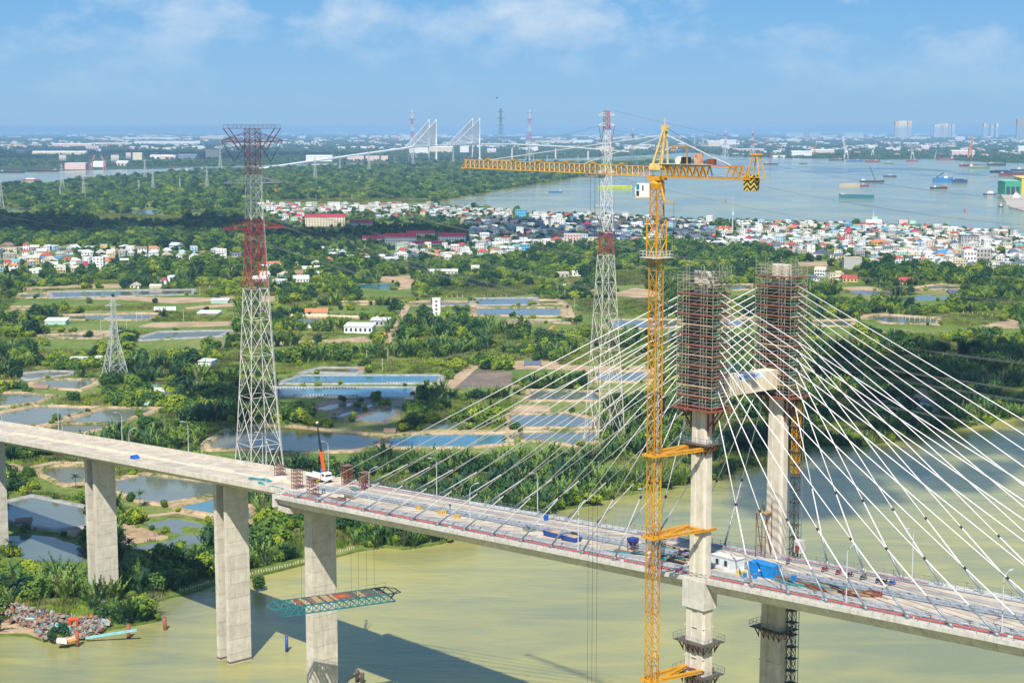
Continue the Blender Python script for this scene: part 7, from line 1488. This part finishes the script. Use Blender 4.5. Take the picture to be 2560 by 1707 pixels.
for k in range(26):                                               # stacks of steel, planks and beams
    px = (1650, 1665, 1690, 1700, 1712, 1720, 1640, 1960, 1972, 1990, 2005, 2020, 2040, 2060, 2075, 2090, 2110, 2130, 2150, 850, 880, 890, 1560, 1600, 1680, 1320)[k]; yl = (-2.4, -4.2, -5.0, -3.0, -1.5, 2.5, 3.4, -3.6, -5.2, -2.6, -4.4, -3.2, -5.2, -3.6, -2.6, -4.2, -3.2, -4.6, -3.4, -6.4, -2.5, 5.4, -5.4, -4.0, 4.4, -2.0)[k]
    t = T('beam_stack', 'stack of loose steel beams and timber on the deck, %s from the left' % ORD(sorted((1650, 1665, 1690, 1700, 1712, 1720, 1640, 1960, 1972, 1990, 2005, 2020, 2040, 2060, 2075, 2090, 2110, 2130, 2150, 850, 880, 890, 1560, 1600, 1680, 1320)).index(px) + 1), 'beam stack', on_deck(px, yl), BRZ + R.uniform(-.25, .25), 'beam stacks on the deck'); r = random.Random(900 + k)
    for q in range(7): MB().box((r.uniform(-.8, .8), -1.0 + q * .32, r.choice((0, 0, .28))), (r.uniform(2.2, 6.0), .24, .26), r.uniform(-.1, .1)).build('beam', r.choice((m_rust, m_steelrust, m_wood, m_gsteel, m_black, M('teal beam', (.05, .25, .26), .6, .3))), t)
t = T('cable_coil', 'rusty steel coil lying on the deck under the stays', 'coil', on_deck(2182, -2.2), BRZ); mb = MB()
for q in range(14): a, b = 2 * math.pi * q / 14, 2 * math.pi * (q + 1) / 14; mb.bar((1.6 * math.cos(a), 1.6 * math.sin(a), .3), (1.6 * math.cos(b), 1.6 * math.sin(b), .3), .45, .5)
mb.build('coil', m_rust, t); MB().bar((1.5, -.3, .15), (4.2, -.8, .15), .25).build('tail', m_rust, t)
for k, (px, yl, l) in enumerate(((654, -7.5, 5.0), (668, -2.8, 4.2), (690, -8.6, 5.2), (640, -3.6, 4.6))):
    t = T('formwork_beam', 'teal green formwork beam lying by the deck joint, %s from the left' % ORD(sorted((654, 668, 690, 640)).index(px) + 1), 'beam', on_deck(px, yl), BRZ + .25 * (k - 1.5), 'teal beams at the deck joint'); MB().box((0, 0, 0), (l, .9, .5)).build('web', M('teal beam', (.05, .25, .26)), t); MB().box((0, 0, .5), (l * .98, 1.1, .1)).build('flange', MATS['teal beam'], t)
t = T('concrete_ramp', 'mound of fresh pale concrete at the deck joint', 'mound', on_deck(702, 1.5), BRZ); MB().loft([[(x, -w, 0), (x, w, 0), (x, w * .5, z), (x, -w * .5, z)] for x, w, z in ((-3, 1.2, .2), (-1, 2.4, .9), (1.2, 2.2, .8), (3, 1.0, .2))]).build('heap', m_conc, t)

# ------------------------------------------------------------------ hanging work platform under the deck end
A0, A1 = G(694, 1512, 36), G(976, 1474, 36); dA = A1 - A0; LP = dA.length; m_teal = M('turquoise painted truss', (0.02, 0.17, 0.19), .5, .25, .8)
HP = T('hanging_platform', 'turquoise truss work platform slung on cables below the deck end', 'platform', (A0 + A1) / 2, math.atan2(dA.y, dA.x)); hw = 3.4
for s in (-1, 1):
    mb = MB(); lattice(mb, (-LP / 2, s * hw, -1.1), (LP / 2, s * hw, -1.1), .12, 2.2, 15, .26, .15); mb.build('side_truss', m_teal, HP)
for k in range(16): x = -LP / 2 + LP * k / 15; MB().bar((x, -hw, -.1), (x, hw, -.1), .22).bar((x, -hw, -2.1), (x, hw, -2.1), .16).build('cross_beam', m_teal, HP)
for k in range(30):
    x = -LP * .36 + LP * .78 * k / 29
    if R.random() < .88: MB().box((x, R.uniform(-.3, .3), .03), (.72, 2 * hw - R.uniform(.2, 1.6), .08)).build('plank', R.choice((m_steelrust, m_rust, m_form, m_wood)), HP)
for s in (-1, 1):
    mb = MB(); mb.bar((s * LP / 2, -hw, -.1), (s * (LP / 2 + 2.2), -hw * .6, -.4), .2); mb.bar((s * LP / 2, hw, -.1), (s * (LP / 2 + 2.2), hw * .6, -.4), .2); mb.bar((s * (LP / 2 + 2.2), -hw * .6, -.4), (s * (LP / 2 + 2.2), hw * .6, -.4), .2); mb.bar((s * LP / 2, 0, -2.0), (s * (LP / 2 + 2.2), 0, -.4), .2); mb.build('end_bracket', m_teal, HP)
    mb = MB()
    for k in range(12): x = -LP / 2 + LP * k / 11; mb.bar((x, s * hw, 0), (x, s * hw, 1.1), .06)
    mb.bar((-LP / 2, s * hw, 1.1), (LP / 2, s * hw, 1.1), .05); mb.build('guard_rail', m_gsteel, HP)
for x in (-LP * .32, LP * .18, LP * .32):
    for s in (-1, 1):
        if not (x < 0 and s > 0): MB().bar((x, s * hw * .8, 0), (x, s * hw * .8, 23.5), .05).build('hanger_cable', m_black, HP)
R2 = random.Random(3)
t = T('toolbox', 'orange toolbox lying on the hanging platform', 'toolbox', (A0 + A1) / 2 + dA * .05 + Vector((0, 0, .12)), .4); MB().box((0, 0, 0), (2.4, 1.0, .5)).build('body', m_orange, t); MB().box((0, 0, .5), (2.2, .9, .08)).build('lid', m_rust, t)

# ================================================================== RIVERSIDE THINGS
def pile(x, y, h, r, mat, label, tilt=0.0):
    t = T('mooring_pile', label, 'pile', G(x, y, -.5)); t.rotation_euler = (0, tilt, 0); smooth(MB().tube((0, 0, -1), (0, 0, h + .5), r, n=12).build('shaft', mat, t)); MB().tube((0, 0, h + .45), (0, 0, h + .55), r * 1.08, n=12).build('collar', m_steelrust, t)
m_pile = M('rusty pile', (.26, .09, .045), .8, .35, 1.2, streak=.4)
pile(194, 1619, 5.2, .62, m_pile, 'rusty steel pile in the water beside the wreckage'); pile(322, 1598, 4.6, .6, m_pile, 'rusty steel pile crossed by the pale blue beam'); pile(414, 1577, 4.2, .68, m_pile, 'leaning rusty pile off the low spit', -.08); pile(717, 1632, 5.2, .5, M('blue painted pile', (.02, .06, .25), .6, .3, 1.0), 'blue painted pile in the shade between the piers'); pile(893, 1706, 3.4, .62, M('dark wet pile', (.08, .055, .04), .7, .3), 'dark stub pile beside the deck-end pier, left of two'); pile(906, 1712, 3.2, .6, MATS['dark wet pile'], 'dark stub pile beside the deck-end pier, right of two')
t = T('mooring_beam', 'dark steel beam reaching from the deck-end pier to the stub piles', 'beam', G(868, 1698, 2.5)); a, b = Vector((0, 0, 0)), G(900, 1683, 2.8) - G(868, 1698, 2.5); MB().bar(a, b, .45).bar(a + Vector((0, 0, .5)), b + Vector((0, 0, .5)), .2).build('beam', m_form, t)
a, b = G(214, 1594, 1.2), G(343, 1574, 3.6); t = T('steel_beam', 'long pale blue steel beam leaning from the wreckage over the water', 'beam', a); MB().bar((0, 0, 0), b - a, .75, .55).build('web', M('pale blue paint', (.25, .52, .58), .6, .2), t); MB().bar(Vector((0, 0, .3)), b - a + Vector((0, 0, .3)), .9, .06).build('flange', MATS['pale blue paint'], t)
# wreckage on the shore
r = random.Random(21); HEAP = zoom(0, 1480, 5.88, [(-60, 140), (120, 160), (300, 240), (600, 260), (900, 380), (1250, 400), (1580, 470), (1480, 600), (1200, 690), (900, 745), (640, 700), (480, 560), (250, 480), (90, 470), (250, 390), (0, 350), (-60, 330)]); hg = [tuple(G(*p)[:2]) for p in HEAP]
wc_ = [M('wreck %d' % k, c, .75, .3, 1.5) for k, c in enumerate(((.24, .18, .13), (.33, .28, .23), (.15, .11, .08), (.40, .37, .33), (.40, .14, .05), (.12, .27, .28), (.08, .09, .10), (.42, .26, .12), (.18, .23, .27), (.26, .09, .07), (.28, .22, .18)))]
heap = MB(); xs_ = [p[0] for p in hg]; ys_ = [p[1] for p in hg]; n = 0
while n < 1500:
    x, y = r.uniform(min(xs_), max(xs_)), r.uniform(min(ys_), max(ys_))
    if not inside(x, y, hg): continue
    n += 1; hh = r.uniform(0, 2.4) * (.5 + .5 * math.sin(x * .5) * math.cos(y * .6)) + .2; l = r.uniform(.5, 4.2) if r.random() < .6 else r.uniform(.4, 1.4); a = r.uniform(0, 6.28); e = r.uniform(-.35, .45); d = Vector((math.cos(a) * math.cos(e), math.sin(a) * math.cos(e), math.sin(e))) * l / 2; p = Vector((x, y, LAND + hh))
    if l > 1.4: heap.bar(p - d, p + d, r.uniform(.12, .45), r.uniform(.06, .25), mi=r.choices(range(11), (5, 5, 5, 3, 1, 2, 4, 3, 2, 3, 5))[0])
    else: heap.box((x, y, LAND + hh - .2), (l, l * r.uniform(.4, 1), r.uniform(.3, 1.1)), a, mi=r.choices(range(11), (4, 4, 4, 4, 2, 2, 3, 2, 2, 2, 4))[0], top=r.uniform(.7, 1))
heap.build('debris', wc_, kind='stuff', label='tangled heap of timber, scrap and broken boat parts on the shore')
def wreck(px, py, s, mat, lab, name, rot, parts):
    t = T(name, lab, 'wreckage', G(px, py, 2.0)); t.rotation_euler = rot; MB().box((0, 0, 0), s).build('shell', mat, t)
    for c, q, m, nme in parts: MB().box(c, q).build(nme, m, t)
m_wg = M('wreck white', (.62, .64, .60), .6, .2, 1.0); m_gr = M('wreck green', (.05, .33, .22), .6, .2)
wreck(150, 1583, (4.6, 3.0, 2.6), m_wg, 'white and green boat cabin lying tilted in the wreckage', 'boat_cabin', (.5, .35, .5), [((-1.2, -1.53, .8), (1.2, .08, 1.2), m_gr, 'window'), ((.6, -1.53, .8), (1.2, .08, 1.2), m_gr, 'window'), ((0, 0, 2.6), (4.8, 3.2, .12), M('wreck teal', (.2, .5, .48), .6), 'roof')])
wreck(182, 1563, (3.0, 1.4, 2.6), m_orange, 'orange broken frame standing in the wreckage', 'broken_frame', (.2, .1, .3), [((0, -.72, .9), (1.2, .06, 1.0), m_black, 'opening')]); wreck(172, 1601, (4.4, 2.4, .5), M('wreck orange hull', (.55, .2, .05), .6, .3), 'orange hull plate slumped at the edge of the water', 'hull_plate', (.35, -.2, .4), [((0, 0, .5), (4.0, .3, .3), m_wg, 'stringer')])
wreck(154, 1605, (3.2, 2.0, 1.0), m_wg, 'pale rounded float at the edge of the wreckage', 'float', (.1, .15, .2), [((0, 0, 1.0), (2.6, 1.4, .25), M('patched roof', (.55, .52, .48)), 'cover')]); wreck(262, 1560, (2.6, 1.6, 1.6), M('wreck grey', (.42, .45, .47), .6, .3), 'dented grey metal box at the foot of the shrub', 'metal_box', (.1, .3, .5), [((1.0, 0, 1.6), (.5, 1.2, .6), m_pile, 'stack')]); wreck(60, 1548, (6.2, 1.2, .4), M('wreck teal', (.2, .5, .48)), 'pale turquoise panel lying on the wreckage', 'panel_sheet', (.1, .05, .2), [((0, 0, .4), (5.8, .2, .15), m_wg, 'batten')])
# stake fence along the bank
FE = [(452, 1484), (540, 1458), (627, 1441), (700, 1424), (760, 1409), (836, 1389), (890, 1374)]; t = T('stake_fence', 'row of pale wooden stakes along the muddy bank', 'fence', G(627, 1441, 0)); o0 = t.location; st_me = MB().box((0, 0, -.8), (.42, .42, 2.6), top=.85).mesh('stake', M('pale timber stake', (.52, .42, .28), .9, .2))
for a, b in zip(FE, FE[1:]):
    A, B3 = G(*a, 0), G(*b, 0); n = int((B3 - A).length / 1.15)
    for k in range(n):
        p = A + (B3 - A) * (k / n) - o0; s = OB('stake', st_me, t, p + Vector((R.uniform(-.1, .1), -.5, R.uniform(-.3, .3)))); s.rotation_euler = (R.uniform(-.08, .08), R.uniform(-.08, .08), R.uniform(0, 1.5))
# pond fences of white posts
for lab, pts in (('row of white fence posts along the far dike at right', z8([(1000, 525), (1350, 505), (1750, 520), (2150, 565)])), ('white fence posts across the right-hand pond', z8([(1130, 540), (1300, 575), (1540, 600)])), ('white fence posts above the long ponds in the middle', z6([(1450, 385), (2000, 380), (2352, 378)]))):
    A = [G(*p) for p in pts]; t = T('post_fence', lab, 'fence', A[0]); me = MB().box((0, 0, 0), (.3, .3, 2.2)).mesh('post', wm('white'))
    for a, b in zip(A, A[1:]):
        n = int((b - a).length / 5)
        for k in range(n): OB('post', me, t, a + (b - a) * (k / n) - A[0])
# aerators on the lined ponds
for k, (x, y) in enumerate(((150, 1160 - 4), (330, 1215), (760, 1215), (490, 1280), (770, 1282), (1340, 1165))):
    px, py = z6([(x if k else 550, y if k else 1162)])[0]; t = T('paddle_aerator', 'row of paddle floats on the twin lined ponds, %s of six' % ORD(k + 1), 'aerator', G(px, py, LAND + .2), 0, 'paddle aerators')
    for q in range(11): MB().box((-9 + q * 1.9, 0, 0), (.8, 1.1, .7)).build('paddle', m_galv if k % 2 else m_form, t)
    MB().bar((-10, 0, .5), (11, 0, .5), .15).build('shaft', m_gsteel, t)
# bird
t = T('bird', 'small dark bird high in the sky left of the pale pylon', 'bird', Vector((0, 0, H)) + ray(1242, 245) * 240); mb = MB(); mb.loft([[(0, -.5 + f, -w), (w, -.5 + f, 0), (0, -.5 + f, w), (-w, -.5 + f, 0)] for f, w in ((0, .02), (.3, .12), (.7, .1), (1.0, .03))])
for s in (-1, 1): mb.add([(0, .1, .02), (s * .5, .15, .35), (s * 1.0, -.1, .55), (s * .5, -.15, .33), (0, -.2, .02)], [(0, 1, 2, 3, 4)])
mb.build('body', m_black, t)
